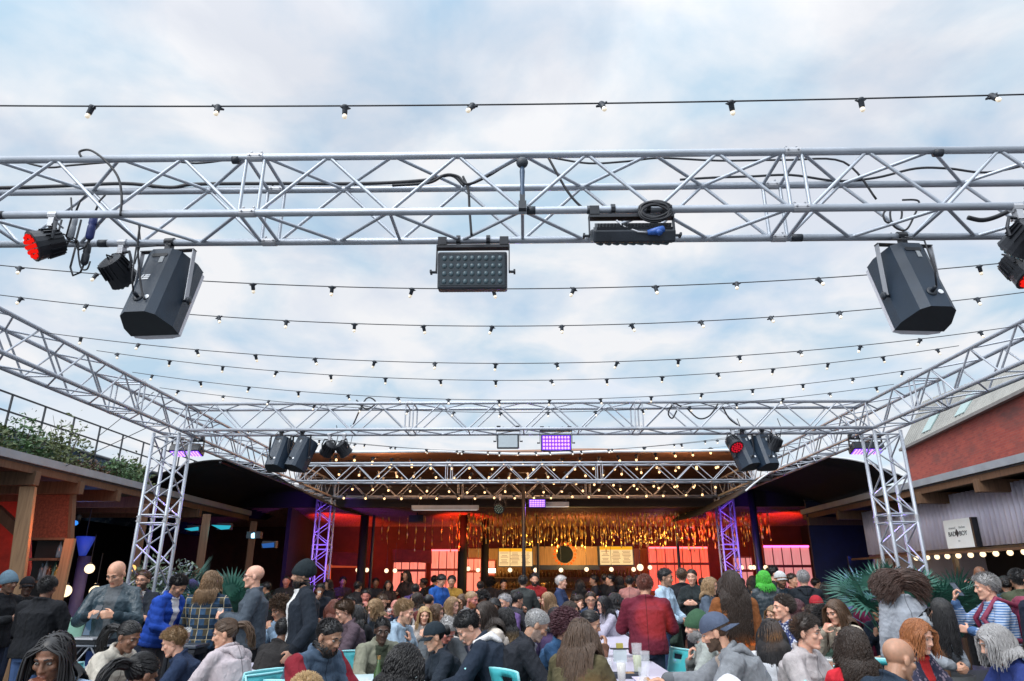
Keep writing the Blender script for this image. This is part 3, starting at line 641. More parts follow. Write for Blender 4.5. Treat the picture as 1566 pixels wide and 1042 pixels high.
for i, (px, py, h, cc) in enumerate(((60, 889, .26, (.10, .14, .18)), (66, 889, .30, (.2, .24, .28)), (72, 889, .22, (.12, .05, .03)), (80, 889, .28, (.04, .10, .07)), (88, 855, .25, (.10, .16, .22)), (84, 889, .2, (.3, .2, .05)))):
    p = at(px, py, 11.05); t = thing('bottle', ['grey bottle at the left of the lower shelf', 'tall pale bottle on the lower shelf', 'brown bottle on the lower shelf', 'green bottle on the lower shelf', 'blue grey bottle on the upper shelf by the leaning plank', 'amber bottle at the right of the lower shelf'][i], 'bottle', (p.x, p.y, p.z + .018), (0, 0, 0), 'bottles on the shelf unit')
    MB().lathe([(.035, 0), (.037, .01), (.037, h * .6), (.014, h * .78), (.013, h * .96)], 10).build('glass', mat('bottle_glass_%d' % i, cc, .12, 0, 0), t, True); MB().lathe([(.015, h * .96), (.015, h)], 8).build('cap', BLKM, t)
# lamps of the shelter
def globe(label, px, py, Y, r, m=GLOBE, cord=.5, group='glowing globe lamps', power=0):
    p = at(px, py, Y); t = thing('globe_lamp', label, 'globe lamp', tuple(p), (0, 0, 0), group)
    MB().ball((0, 0, 0), r, 14, 9).build('globe', m, t, True); MB().lathe([(r * .35, r * .95), (r * .4, r * 1.3), (r * .2, r * 1.4)], 10).build('holder', BLKM, t)
    MB().tube([(0, 0, r * 1.4), (0, 0, r * 1.4 + cord)], .007, 5).build('cord', CABLE, t); return t
globe('large half hidden globe lamp glowing above the man with the phone', 137, 870, 13.2, .085); globe('globe lamp glowing low beside the leaning plank', 100, 904, 12.4, .10); globe('globe lamp glowing at the shoulder of the bald man with the phone', 146, 905, 12.6, .10)
lamp('globe_glow', 'POINT', at(137, 878, 12.9), (1, .65, .35), 8, .1)
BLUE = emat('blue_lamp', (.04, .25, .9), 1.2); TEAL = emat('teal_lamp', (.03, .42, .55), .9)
t = thing('hanging_lamp', 'blue drum shaped hanging lamp above the shelter doorway', 'lamp', tuple(at(129, 835, 13.4))); MB().lathe([(.06, -.18), (.17, .16), (.16, .17)], 16).build('shade', mat('blue_shade', (.03, .07, .55), .6, 0, .1, emit=(.03, .10, .9), es=.16), t, True); MB().tube([(0, 0, .17), (0, 0, .7)], .01, 6).build('cord', CABLE, t)
t = thing('spot_lamp', 'small bright blue spot lamp beside the rust red panel', 'lamp', tuple(at(117, 800, 12.0))); MB().ball((0, -.03, 0), .045, 10, 7).build('bulb', BLUE, t, True); MB().lathe([(.05, 0), (.06, .12), (.03, .15)], 12).build('housing', BLKM, t, True)
lamp('blue_glow', 'POINT', at(122, 800, 12.6), (.05, .25, 1), 5, .1)
for i, pts in enumerate(([(282, 809), (302, 806), (302, 811), (291, 812)], [(323, 803), (352, 804), (349, 809), (337, 810)], [(384, 817), (388, 815), (388, 823), (384, 823)], [(400, 832), (418, 830), (418, 837), (402, 838)])):  # teal boards glow in place of light on ceiling beams; housings are added
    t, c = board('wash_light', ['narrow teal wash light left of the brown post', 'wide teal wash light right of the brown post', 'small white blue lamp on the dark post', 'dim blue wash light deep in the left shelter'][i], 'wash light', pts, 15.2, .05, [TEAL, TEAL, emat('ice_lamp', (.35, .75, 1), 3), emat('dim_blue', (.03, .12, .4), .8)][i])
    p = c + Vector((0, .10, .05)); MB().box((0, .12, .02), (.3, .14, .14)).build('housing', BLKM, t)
lamp('teal_glow', 'POINT', at(330, 812, 14.6), (.1, .7, .9), 3, .1)
lamp('red_glow', 'POINT', at(10, 800, 11.5), (1, .08, .03), 6, .15); lamp('red_glow', 'POINT', at(88, 812, 10.4), (1, .25, .08), 9, .1)
t = thing('column', 'slim violet column below the blue hanging lamp', 'column', (at(124, 880, 13.6).x, 13.6, 0)); MB().lathe([(.11, 0), (.11, 2.05)], 12).build('shaft', mat('violet_post', (.10, .08, .20), .6), t, True); MB().lathe([(.16, 0), (.16, .05)], 12).build('base', BLKM, t)
# rail, parapet and roof plants
XR = -11.5
pp = [atx(x, y, XR) for x, y in ((20, 603), (68, 622), (112, 638), (152, 656), (187, 667), (220, 677))]
zt_ = atx(20, 604, XR).z; zb_ = atx(0, 654, XR).z; sp_ = (pp[-1].y - pp[0].y) / 5
t = thing('roof_railing', 'thin black roof railing standing against the sky above the plants', 'railing', (XR, pp[0].y, zb_)); hr = zt_ - zb_
for k in range(-2, 9): MB().box((0, k * sp_, hr / 2 - .2), (.035, .035, hr + .4)).build('baluster', BLKM, t)
for z in (0, hr * .5, hr): MB().beam((0, -3 * sp_, z), (0, 9 * sp_, z), .03, .035).build('rail', BLKM, t)
m, nt3, b3 = _new('painted_parapet'); v = _coord(nt3, (1, .8, 2.2)); n = _noise(nt3, v, 2.2, 6, .75)
nt3.links.new(_ramp(nt3, n, [(.42, (.018, .045, .085)), (.56, (.03, .07, .12)), (.60, (.22, .27, .32)), (.63, (.03, .06, .11))]), b3.inputs['Base Color']); b3.inputs['Roughness'].default_value = .8
t = thing('parapet', 'dark blue parapet with pale painted scrawls behind the roof plants', 'parapet', (XR - .1, 15, ZT - .1)); MB().box((0, 2.0, (zb_ - ZT) / 2), (.10, 16, zb_ - ZT + .2)).build('panel', m, t); MB().box((0, 2.0, zb_ - ZT + .13), (.14, 16, .05)).build('coping', FASC, t)
def leafmat(name, col):
    if name in MATS: return MATS[name]
    m, nt, b = _new(name); b.inputs['Roughness'].default_value = .55; n = _noise(nt, _coord(nt), 5, 4)
    nt.links.new(_ramp(nt, n, [(.3, sc(col, .5)), (.55, col), (.75, (col[0] * 1.7, col[1] * 1.45, col[2] * 1.2))]), b.inputs['Base Color']); MATS[name] = m; return m
LF = [leafmat('leaf_olive', (.10, .13, .045)), leafmat('leaf_green', (.06, .125, .045)), leafmat('leaf_teal', (.028, .105, .075)), leafmat('leaf_rust', (.10, .055, .03))]
def foliage(b, n, R3, lw, rnd, up=.3, c=(0, 0, 0)):
    for _ in range(n):
        d = Vector((rnd.gauss(0, 1), rnd.gauss(0, 1), rnd.gauss(0, 1))).normalized(); r = rnd.random() ** .45
        p = Vector((c[0] + d.x * r * R3[0], c[1] + d.y * r * R3[1], c[2] + abs(d.z) * r * R3[2]))
        ax = Vector((rnd.gauss(0, 1), rnd.gauss(0, 1), rnd.gauss(0, .6) + up)).normalized(); sd_ = ax.cross(Vector((rnd.gauss(0, 1), rnd.gauss(0, 1), rnd.gauss(0, 1)))).normalized()
        l = lw * rnd.uniform(.7, 1.5); w_ = l * .22; nn = ax.cross(sd_) * l * .1
        b.add([p, p + ax * l * .5 + sd_ * w_ + nn, p + ax * l, p + ax * l * .5 - sd_ * w_ + nn], [(0, 1, 2, 3)])
rnd = random.Random(3)
RP = ['low olive shrub at the left end of the planted roof', 'dense green shrub second along the planted roof', 'bushy shrub left of the tall roof stems', 'tall wispy shrub in the middle of the planted roof', 'broad pale green shrub beneath the railing', 'tallest leafy shrub rising over the roof railing', 'rust tinged low shrub on the planted roof edge', 'green shrub beside the bare parapet stretch', 'upright shrub right of the bare parapet stretch', 'low trailing shrub near the left truss tower', 'small dark shrub nearest the left truss tower', 'last green shrub behind the left truss tower']
for i in range(12):
    Y = 8.7 + i * .62; hgt = [.35, .45, .55, .75, .6, .95, .4, .5, .62, .4, .42, .4][i]; X = -7.75 - rnd.random() * .5
    t = thing('roof_shrub', RP[i], 'shrub', (X, Y, ZT), (0, 0, 0), 'shrubs on the planted roof')
    b = MB(); foliage(b, 620, (.50, .55, hgt), .085, rnd); foliage(b, 120, (.4, .4, hgt * 1.3), .07, rnd); b.build('foliage', [LF[0], LF[1], LF[0], LF[1], LF[0], LF[0], LF[3], LF[1], LF[0], LF[1], LF[1], LF[0]][i], t)
    b = MB()
    for k in range(14):
        a = rnd.random() * 6.28; q = Vector((math.cos(a) * rnd.random() * .4, math.sin(a) * rnd.random() * .45, hgt * rnd.uniform(.6, 1.15))); b.tube([(q.x * .2, q.y * .2, 0), q * .55 + Vector((.03, 0, 0)), q], [.008, .006, .003], 4)
    b.build('stems', leafmat('stem_brown', (.06, .045, .025)), t)
b = MB(); foliage(b, 4200, (1.9, 6.2, .34), .08, rnd, c=(-9.5, 12.6, ZT)); tag(b.build('roof_groundcover', LF[1]), 'low green planting spread over the left roof', 'groundcover', kind='stuff')
for i, (q0, q1, lab) in enumerate((((235, 600), (150, 668), 'upper thin guy wire slanting from the side truss to the roof'), ((255, 640), (90, 718), 'lower thin guy wire slanting from the side truss to the roof edge'))):
    a, c = atx(*q0, -TX - .18), atx(*q1, -7.3); tag(MB().tube([a, c], .006, 5).build('guy_wire', CABLE), lab, 'wire', 'guy wires on the left')

# ------------------------------------------------------------------ right shelter, kiosk and brick building
yr0, yr1 = atx(1498, 735, 7.25).y, atx(1409, 757, 7.25).y; dR = yr1 - yr0
right, _, _ = shelter(1, 'timber shelter with grey fascia over the corrugated kiosk on the right side', [yr0 + dR * k for k in range(-2, 6)], 5.0, 18.3)
X0 = 7.7; y_r = 7.6; y_l = atx(1321, 800, X0).y; zk = atx(1450, 839.5, X0).z
m, nt3, b3 = _new('lilac_corrugated_metal'); n = _noise(nt3, _coord(nt3, (1, 1, .25)), 1.3, 6); nt3.links.new(_ramp(nt3, n, [(.3, (.50, .47, .57)), (.7, (.70, .66, .75))]), b3.inputs['Base Color']); b3.inputs['Metallic'].default_value = .1; b3.inputs['Roughness'].default_value = .42
t = thing('food_kiosk', 'corrugated lilac grey food kiosk with an open dark hatch on the right', 'kiosk', (X0, y_r, 0))
L = y_l - y_r; nw = int(L / .125); vs = []
for i in range(nw * 8 + 1):
    y = i / (nw * 8) * L; x = .026 * math.sin(2 * PI * i / 8); vs += [(x, y, zk), (x, y, 3.42 - .35)]
b = MB(); b.add(vs, [(2 * i, 2 * i + 2, 2 * i + 3, 2 * i + 1) for i in range(nw * 8)]); o = b.build('corrugated_front', m, t, True); s_ = o.modifiers.new('thickness', 'SOLIDIFY'); s_.thickness = .006
MB().box((.06, L / 2, zk - .05), (.12, L, .08)).build('hatch_head', BLKM, t)
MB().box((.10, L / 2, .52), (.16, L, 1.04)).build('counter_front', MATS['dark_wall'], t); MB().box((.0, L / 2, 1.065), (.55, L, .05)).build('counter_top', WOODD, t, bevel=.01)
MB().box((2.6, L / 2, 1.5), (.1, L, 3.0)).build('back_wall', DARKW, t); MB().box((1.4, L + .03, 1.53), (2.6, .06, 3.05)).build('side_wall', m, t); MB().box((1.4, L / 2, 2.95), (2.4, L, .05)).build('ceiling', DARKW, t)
for k in range(5): MB().box((.03, 1.2 + k * 2.1, 1.62), (.07, .07, 1.06)).build('mullion', BLKM, t)
t = thing('bulb_strip', 'row of glowing bulbs under the kiosk hatch head', 'bulb strip', (X0 - .10, 0, zk - .10)); MB().box((0, 12.5, .02), (.05, 8.5, .04)).build('batten', WOODD, t)
for px in (1400, 1417, 1432, 1448, 1465, 1484, 1503, 1523, 1545, 1567): y = atx(px, 847, X0 - .1).y; MB().ball((0, y, -.035), (.045, .045, .045), 12, 8).build('bulb', GLOBE, t, True)
for y in (10, 12.5, 15): lamp('kiosk_glow', 'POINT', (X0 + .35, y, zk - .2), (1, .62, .30), 5, .1)
# sign box on the corrugated wall
pA, pB = atx(1441, 797, X0 - .14), atx(1481, 791.5, X0 - .14); zl = atx(1473, 838, X0 - .14).z; cy_ = (pA.y + pB.y) / 2; hz = pA.z - zl; wy = pA.y - pB.y
t = thing('kiosk_sign', 'square white sign with a black diamond and small lettering on the corrugated kiosk', 'sign', (X0 - .14, cy_, (pA.z + zl) / 2))
MB().box((.05, 0, 0), (.09, wy, hz)).build('sign_box', mat('sign_white', (.74, .78, .78), .5, 0, .04), t, bevel=.004); MB().box((.055, -wy / 2 - .03, 0), (.10, .05, hz)).build('sign_return', BLKM, t)
SM_ = Matrix.Translation((.003, 0, 0)) @ Matrix(((0, 0, -1, 0), (-1, 0, 0, 0), (0, 1, 0, 0), (0, 0, 0, 1)))      # sign x runs towards -y
def letters(txt, cx, cz, h, parent, m, name, M, depth=.004):
    cu = bpy.data.curves.new(name, 'FONT'); cu.body = txt; cu.size = h; cu.align_x = 'CENTER'; cu.align_y = 'CENTER'; cu.extrude = depth / 2; cu.resolution_u = 3
    o = bpy.data.objects.new(name, cu); COL.objects.link(o); bpy.context.view_layer.update()
    me = bpy.data.meshes.new_from_object(o.evaluated_get(bpy.context.evaluated_depsgraph_get())); bpy.data.objects.remove(o)
    me.transform(M @ Matrix.Translation((cx, cz, depth / 2))); me.materials.clear(); me.materials.append(m); return link(name, me, parent)
INK = mat('sign_ink', (.03, .035, .04), .6, 0, 0)
letters('BAD', -wy * .23, -.005, .112, t, INK, 'lettering', SM_); letters('BOY', wy * .19, -.005, .112, t, INK, 'lettering', SM_); letters('steamed', -wy * .19, .10, .06, t, mat('sign_ink_pale', (.35, .37, .38), .6, 0, 0), 'lettering', SM_); letters('kitchen', wy * .18, .10, .06, t, MATS['sign_ink_pale'], 'lettering', SM_); letters('co', -.01, -.12, .06, t, MATS['sign_ink_pale'], 'lettering', SM_)
MB().prism([(-.055, .01), (0, -.06), (.055, .01), (0, .08)], SM_ @ Matrix.Translation((-.02, .0, .005)), .004).build('diamond', INK, t)
# wall lamp on the far right of the kiosk, blue curtain wall beside it
t = thing('wall_panel', 'deep blue lit panel wall left of the kiosk behind the plants', 'panel', tuple(at(1290, 860, 18.0))); MB().box((0, 0, .2), (1.5, .08, 2.6)).build('board', mat('blue_board', (.008, .012, .05), .7, 0, .3), t); MB().box((0, -.06, 1.52), (1.6, .05, .05)).build('head_rail', BLKM, t)
lamp('blue_glow', 'POINT', at(1300, 850, 17.0), (.08, .12, 1), 3, .1)
# brick building
m, nt3, b3 = _new('red_brick'); v = _coord(nt3, (1, 1, 1)); br = nt3.nodes.new('ShaderNodeTexBrick'); br.inputs['Scale'].default_value = 4.4; br.inputs['Row Height'].default_value = .33; br.inputs['Brick Width'].default_value = 1.0
br.inputs['Color1'].default_value = (.40, .075, .05, 1); br.inputs['Color2'].default_value = (.29, .05, .04, 1); br.inputs['Mortar'].default_value = (.24, .12, .10, 1); br.inputs['Mortar Size'].default_value = .014
cmb = nt3.nodes.new('ShaderNodeCombineXYZ'); sxx = nt3.nodes.new('ShaderNodeSeparateXYZ'); nt3.links.new(v, sxx.inputs[0]); nt3.links.new(sxx.outputs['Y'], cmb.inputs[0]); nt3.links.new(sxx.outputs['Z'], cmb.inputs[1]); nt3.links.new(cmb.outputs[0], br.inputs['Vector'])
mixs = nt3.nodes.new('ShaderNodeMix'); mixs.data_type = 'RGBA'; n = _noise(nt3, _coord(nt3, (1, .5, 1.5)), .9, 7, .7); rmp = nt3.nodes.new('ShaderNodeMapRange'); rmp.inputs['From Min'].default_value = .47; rmp.inputs['From Max'].default_value = .68; rmp.inputs['To Max'].default_value = .8; nt3.links.new(n, rmp.inputs['Value'])
nt3.links.new(rmp.outputs[0], mixs.inputs['Factor']); nt3.links.new(br.outputs['Color'], mixs.inputs['A']); mixs.inputs['B'].default_value = (.12, .055, .05, 1); nt3.links.new(mixs.outputs['Result'], b3.inputs['Base Color']); b3.inputs['Roughness'].default_value = .85
BZ = 6.6
def atz(px, py, z):
    p = at(px, py, 10.0); k = (z - CAMZ) / (p.z - CAMZ); return Vector((p.x * k, 10 * k, z))
e0, e1 = atz(1384, 687, BZ), atz(1566, 599.5, BZ); dd = (e1 - e0).normalized(); Lb = 22.
ang = math.atan2(-dd.x, dd.y) if False else math.atan2((-dd).y, (-dd).x) - R(90)
t = thing('brick_building', 'long red brick building with pale corrugated roof behind the right shelter', 'building', (e0.x, e0.y, 0), (0, 0, ang))
# local +y runs from e0 away, local -y towards the camera; outside (left) is local -x
MB().box((4., -Lb / 2, BZ / 2), (8, Lb, BZ)).build('wall', m, t)
rr = atz(1395, 650, BZ + 1.7); rise = 1.75; run = .9
PR = mat('pale_roof_sheet', (.31, .305, .285), .6, .1, .15, 2); vs = []; NW = 84
for i in range(NW * 4 + 1):
    y = -Lb + (Lb + .05) * i / (NW * 4) ; d_ = .055 * (1 if (i // 2) % 2 else -1); vs += [(-.14 + d_ * .8, y, BZ + .02), (-.14 + run + d_ * .8, y - run * .9 * (i / (NW * 4)), BZ + max(.35, rise + .075 * y))]
b = MB(); b.add(vs, [(2 * i, 2 * i + 2, 2 * i + 3, 2 * i + 1) for i in range(NW * 4)]); b.build('roof', PR, t)
MB().box((4.1, -Lb / 2 - .6, BZ + .10), (6.4, Lb - 1.4, .16)).build('roof_top', PR, t)
MB().box((-.16, -Lb / 2, BZ - .04), (.16, Lb, .10)).build('gutter', mat('old_gutter', (.22, .20, .19), .7), t)
def sky_l(y, wd, z0, z1):
    f = lambda y_, q: (-.14 + run * q - .075, y_ - run * .9 * (1 + y_ / Lb) * q, BZ + max(.35, rise + .075 * y_) * q + .01); q0, q1 = (z0 - BZ) / rise, (z1 - BZ) / rise
    b = MB(); b.add([f(y, q0), f(y - wd, q0), f(y - wd, q1), f(y, q1)], [(0, 1, 2, 3)]); o = b.build('skylight', mat('skylight_glass', (.34, .46, .45), .12, 0, .06), t); s_ = o.modifiers.new('thickness', 'SOLIDIFY'); s_.thickness = .04
sky_l(-1.9, .75, BZ + .25, BZ + 1.05); sky_l(-4.6, .75, BZ + .3, BZ + 1.15); sky_l(-12.6, 1.0, BZ + .2, BZ + 1.4); sky_l(-14.6, 1.0, BZ + .2, BZ + 1.4)

# ------------------------------------------------------------------ bar at the back
bar = thing('bar_building', 'open fronted bar hall with red lit slatted ceiling across the back of the courtyard', 'building', (0, 18.6, 0))
zc0 = 3.50
HALL = mat('hall_board', (.10, .028, .020), .8, 0, .3, 3)
MB().box((0, 3.9, zc0 + .36), (27, 8.2, .22)).build('roof', mat('hall_roof', (.02, .02, .024), .8), bar)
MB().box((0, -.10, 3.66), (27, .2, .44)).build('fascia_beam', mat('slate_beam', (.008, .007, .010), .85, 0, .3, 3), bar)
MB().box((0, 7.4, 1.9), (27, .15, 3.9)).build('back_wall', HALL, bar)
for sg in (-1, 1): MB().box((sg * 13.4, 3.7, 1.9), (.15, 7.2, 3.9)).build('side_wall', DARKW, bar)
for pa_, pb_ in (((-6.3, .12), (-7.6, 7.3)), ((10.0, .12), (10.1, 7.3))): MB().beam((*pa_, 1.75), (*pb_, 1.75), .10, 3.46).build('partition', mat('black_partition', (.006, .005, .006), .9), bar)  # added black screens keep the red light from spreading to the sides
MB().box((0, 3.7, zc0 + .16), (26.6, 7.2, .06)).build('ceiling', mat('ceiling_board', (.20, .03, .02), .8, 0, .3, 5), bar)
for i in range(17): MB().box((0, .35 + i * .42, zc0 + .05), (26.2, .05, .16)).build('ceiling_slat', timber('slat_timber', (.26, .11, .07)), bar)
for px in (505, 700, 1060, 1190): 
    p = at(px, 797, 21.2); lamp('red_ceiling', 'SPOT', (p.x, 19.5, 2.3), (1, .06, .02), 640, .12, (p.x + .1, 21.6, 3.5), 46)
for x in (-5.5, -2.6, 4.6, 7.2): lamp('red_hall', 'POINT', (x, 24.6, 2.6), (1, .12, .05), 44, .2)
lamp('amber_bar', 'POINT', (1.6, 21.4, 2.5), (1, .62, .22), 160, .2); lamp('amber_bar', 'POINT', (-1.2, 23.3, 2.4), (1, .62, .2), 60, .2); lamp('amber_bar', 'POINT', (4.2, 22.0, 2.9), (1, .5, .15), 40, .2)
for px, py, Y, lab in ((638, 794, 20.6, 'black projector box on the ceiling left of the gold ribbons'), (1066, 788, 20.6, 'black projector box on the ceiling right of the gold ribbons')):
    p = at(px, py, Y); t = thing('projector', lab, 'projector', (p.x, Y, p.z)); MB().box((0, 0, 0), (.42, .4, .20)).build('case', BLK, t, bevel=.01); MB().lathe([(.05, 0), (.05, .03)], 12, Matrix.Translation((.1, -.2, 0)) @ Matrix.Rotation(R(90), 4, 'X')).build('lens', CABD, t); MB().tube([(0, 0, .1), (0, 0, 3.6 - p.z)], .02, 6).build('hanger', BLKM, t)
# backlit translucent panels
def glow_mat(name, top, bot, s):
    if name in MATS: return MATS[name]
    m, nt, b = _new(name); v = _coord(nt); n = _noise(nt, _coord(nt, (6, 1, .6)), 3, 4)
    e = b.inputs['Emission Color']; nt.links.new(_ramp(nt, n, [(.25, bot), (.75, top)]), e); b.inputs['Emission Strength'].default_value = s; b.inputs['Base Color'].default_value = (*sc(bot, .5), 1); b.inputs['Roughness'].default_value = .5; MATS[name] = m; return m
def litpanel(label, x0, x1, y0, y1, Y, n, m, split=None, head=None):
    a, c = at(x0, y0, Y), at(x1, y1, Y); cx = (a.x + c.x) / 2; t = thing('lit_panel', label, 'lit panel', (cx, Y, c.z), (0, 0, 0), 'backlit panels of the bar hall'); w_ = c.x - a.x; h = a.z - c.z
    sp = w_ / n; rows = [(0, h)] if split is None else [(0, h * split - .04), (h * split + .04, h)]
    for i in range(n):
        for z0, z1 in rows: MB().box((-w_ / 2 + sp * (i + .5), 0, (z0 + z1) / 2), (sp - .03, .04, z1 - z0)).build('pane', m, t)
    f = MB()
    for i in range(n + 1): f.box((-w_ / 2 + sp * i, 0, h / 2), (.03, .06, h + .04))
    for z in [-.0, h] + ([h * split] if split else []): f.box((0, .0, z), (w_, .07, .06))
    f.build('frame', mat('red_frame', (.30, .05, .035), .7), t)
    if head: MB().box((0, -.04, h - .02), (w_ * .98, .05, .05)).build('light_tube', head, t)
    return t
GR = glow_mat('glow_red', (1., .16, .09), (.85, .07, .035), 1.1); GP = glow_mat('glow_salmon', (1., .30, .20), (.9, .16, .10), 1.05); GK = glow_mat('glow_rose', (.9, .38, .36), (.75, .22, .22), .75)
litpanel('tall salmon backlit panel of four strips left of the dark columns', 660, 706, 841, 905, 24.4, 4, GP, .52, emat('red_tube', (1, .10, .12), 4)); litpanel('lower backlit red panel behind the blue hoodie man at the bar', 602, 650, 859, 905, 24.0, 4, GP, .7)
litpanel('salmon panel strip between the two dark columns', 714, 735, 854, 905, 24.4, 2, GP, .6); litpanel('narrow salmon panel strip just left of the amber wall', 741, 757, 857, 880, 24.4, 1, GP)
litpanel('wide bright red backlit panel wall left of the right purple tower', 990, 1088, 837, 905, 23.6, 7, GR, .62, emat('red_tube', (1, .10, .12), 4)); litpanel('narrow rose panels right of the right purple tower', 1120, 1155, 852, 905, 23.6, 3, GK, .6)
litpanel('wide rose backlit panel wall with pink light tube on the right', 1166, 1246, 835, 905, 22.6, 5, GK, .55, emat('pink_tube', (1, .08, .35), 5)); litpanel('last slim rose panel near the blue wall', 1253, 1264, 856, 905, 22.6, 1, GK)
t, c = board('fascia_board', 'sloping red board above the backlit panels on the left of the bar', 'board', [(660, 842), (600, 840), (600, 857), (660, 862)], 23.7, .08, REDW); t, c = board('fascia_board', 'long red board left of the bar above a doorway', 'board', [(555, 846), (508, 844), (508, 865), (550, 866)], 23.4, .08, REDW); t, c = board('fascia_board', 'dark red board hanging right of the rose panels', 'board', [(1278, 828), (1246, 828), (1246, 854), (1278, 854)], 22.5, .08, REDW)
t = thing('door_frame', 'orange lit door frame in the dark left corner of the bar', 'door frame', tuple(at(520, 905, 24.2))); o = t.location
for a, c in (((503, 867), (503, 905)), ((548, 867), (548, 905)), ((500, 866), (551, 866))): MB().beam(at(*a, 24.2) - o, at(*c, 24.2) - o, .10, .12, (0, 1, 0)).build('jamb', mat('lit_jamb', (.5, .14, .05), .7, emit=(1, .14, .04), es=.30), t)  # orange light on the jambs is put into their material as a glow
# menu screens, emblem board, amber wall, counter
def screen(label, x0, x1, y0, y1, Y):
    a, c = at(x0, y0, Y), at(x1, y1, Y); w_, h = c.x - a.x, a.z - c.z; t = thing('menu_screen', label, 'menu screen', ((a.x + c.x) / 2, Y, (a.z + c.z) / 2), (R(-4), 0, 0), 'menu screens over the bar')
    MB().box((0, .03, 0), (w_ + .05, .05, h + .05)).build('case', BLK, t); MB().box((0, 0, -.0), (w_, .012, h)).build('display', emat('menu_cream', (1., .66, .30), .95), t); MB().box((0, -.009, h * .41), (w_, .008, h * .18)).build('header_band', emat('menu_orange', (1, .42, .02), .95), t)
    L_ = MB(); r_ = random.Random(5)
    for cI in range(3):
        for k in range(9):
            if r_.random() < .88: L_.box((-w_ * .33 + cI * w_ * .32 + r_.uniform(-.02, .0), -.010, h * .24 - k * h * .078), (w_ * r_.uniform(.16, .27), .006, h * .030))
    L_.build('menu_lines', emat('menu_text', (.55, .30, .16), .6), t)
    for sg in (-.3, .3): MB().tube([(sg * w_, .05, h / 2), (sg * w_, .08, h / 2 + .5)], .012, 6).build('hanger', BLKM, t)
screen('yellow topped menu screen left of the emblem board', 763, 814, 839, 866, 22.4); screen('yellow topped menu screen right of the emblem board', 917, 969, 836, 864, 22.4)
AMB = timber('amber_ply', (.27, .145, .055))
a, c = at(814, 836, 22.7), at(914, 866, 22.7); t = thing('emblem_board', 'wooden board with a dark round sun emblem over the bar counter', 'board', ((a.x + c.x) / 2, 22.7, (a.z + c.z) / 2)); w_, h = c.x - a.x, a.z - c.z
MB().box((0, 0, 0), (w_, .06, h)).build('panel', AMB, t); MB().box((0, -.04, -h / 2 - .04), (w_ + .1, .12, .14)).build('ledge', BLKM, t); 
for sg in (-1, 1): MB().box((sg * (w_ / 2 + .04), -.02, 0), (.08, .1, h)).build('edge_frame', BLKM, t)
EM = Matrix.Translation((-.0, -.034, .06)) @ Matrix.Rotation(R(90), 4, 'X'); er = 12 / 46.
b = MB(); b.prism([(er * math.cos(2 * PI * i / 32), er * math.sin(2 * PI * i / 32)) for i in range(32)], EM, .012); b.build('emblem_disc', mat('emblem_dark', (.008, .011, .013), .9, spec=.1), t)
b = MB()
for i in range(20):
    A = 2 * PI * i / 20; b.prism([(er * 1.12 * math.cos(A - .11), er * 1.12 * math.sin(A - .11)), (er * 1.12 * math.cos(A + .11), er * 1.12 * math.sin(A + .11)), (er * 1.42 * math.cos(A + .07), er * 1.42 * math.sin(A + .07)), (er * 1.42 * math.cos(A - .07), er * 1.42 * math.sin(A - .07))], EM, .010)
b.build('emblem_rays', mat('emblem_orange', (.50, .10, .02), .8, spec=.1), t)
t = thing('back_bar', 'amber lit back bar wall with bottle shelves behind the counter', 'back bar', (at(860, 900, 24.6).x, 24.6, 0)); MB().box((0, 0, 1.35), (6.4, .12, 2.6)).build('panel', AMB, t)
for z in (1.35, 1.7): MB().box((0, -.16, z), (5.6, .25, .04)).build('shelf', WOODD, t)
b = MB(); r_ = random.Random(9)
for z in (1.37, 1.72):
    for k in range(46): x = -2.7 + k * .12; hh = r_.uniform(.2, .29); b.lathe([(.034, z), (.034, z + hh * .62), (.013, z + hh * .8), (.013, z + hh)], 8, Matrix.Translation((x, -.18, 0)))
tag(b.build('bottle_rows', mat('amber_bottles', (.16, .08, .03), .15), t, True), kind='stuff')
t = thing('bar_counter', 'long bar counter lit amber from above across the back', 'counter', (at(860, 900, 22.9).x, 22.9, 0)); MB().box((0, 0, .52), (6.2, .5, 1.04)).build('front', AMB, t); MB().box((0, -.03, 1.065), (6.4, .66, .05)).build('top', mat('pale_counter', (.45, .36, .28), .3), t)
b = MB()
for k in range(4): b.lathe([(.05, 1.09), (.05, 1.45), (.09, 1.5), (.05, 1.56)], 10, Matrix.Translation((-1.8 + k * 1.2, -.08, 0)))
b.build('tap_towers', mat('brass', (.5, .32, .12), .3, .8), t, True)
GL = [(547, 872, 22.6, 'globe lamp left in a close pair in the dark red corner'), (561, 872, 22.9, 'globe lamp right in a close pair in the dark red corner'), (591, 873, 22.5, 'globe lamp left of the lower red panel'), (604, 873, 22.8, 'globe lamp at the edge of the lower red panel'), (703, 870, 22.4, 'globe lamp left of the dark column by the menu screens'), (716, 870, 22.6, 'globe lamp right of the dark column by the menu screens'), (731, 872, 22.8, 'globe lamp between the two dark columns'),
      (780, 872, 22.2, 'globe lamp beneath the left menu screen'), (819, 872, 22.2, 'globe lamp at the left end of the emblem board'), (858, 872, 22.2, 'globe lamp beneath the sun emblem'), (897, 871, 22.2, 'globe lamp at the right end of the emblem board'), (935, 871, 22.2, 'globe lamp beneath the right menu screen'), (969, 871, 22.2, 'globe lamp right of the right menu screen'), (979, 868, 22.0, 'larger globe lamp beside the wide red panel wall'), (994, 868, 22.4, 'globe lamp in front of the wide red panel wall'), (1134, 868, 22.0, 'globe lamp right of the right purple tower'), (1148, 868, 22.2, 'left of two globe lamps by the thick black pole'), (1153, 868, 22.6, 'half hidden globe lamp behind the thick black pole'), (1171, 868, 21.8, 'globe lamp in front of the rose panels')]
for px, py, Y, lab in GL: globe(lab, px, py, Y, .066 if 'larger' not in lab else .10, cord=.75)
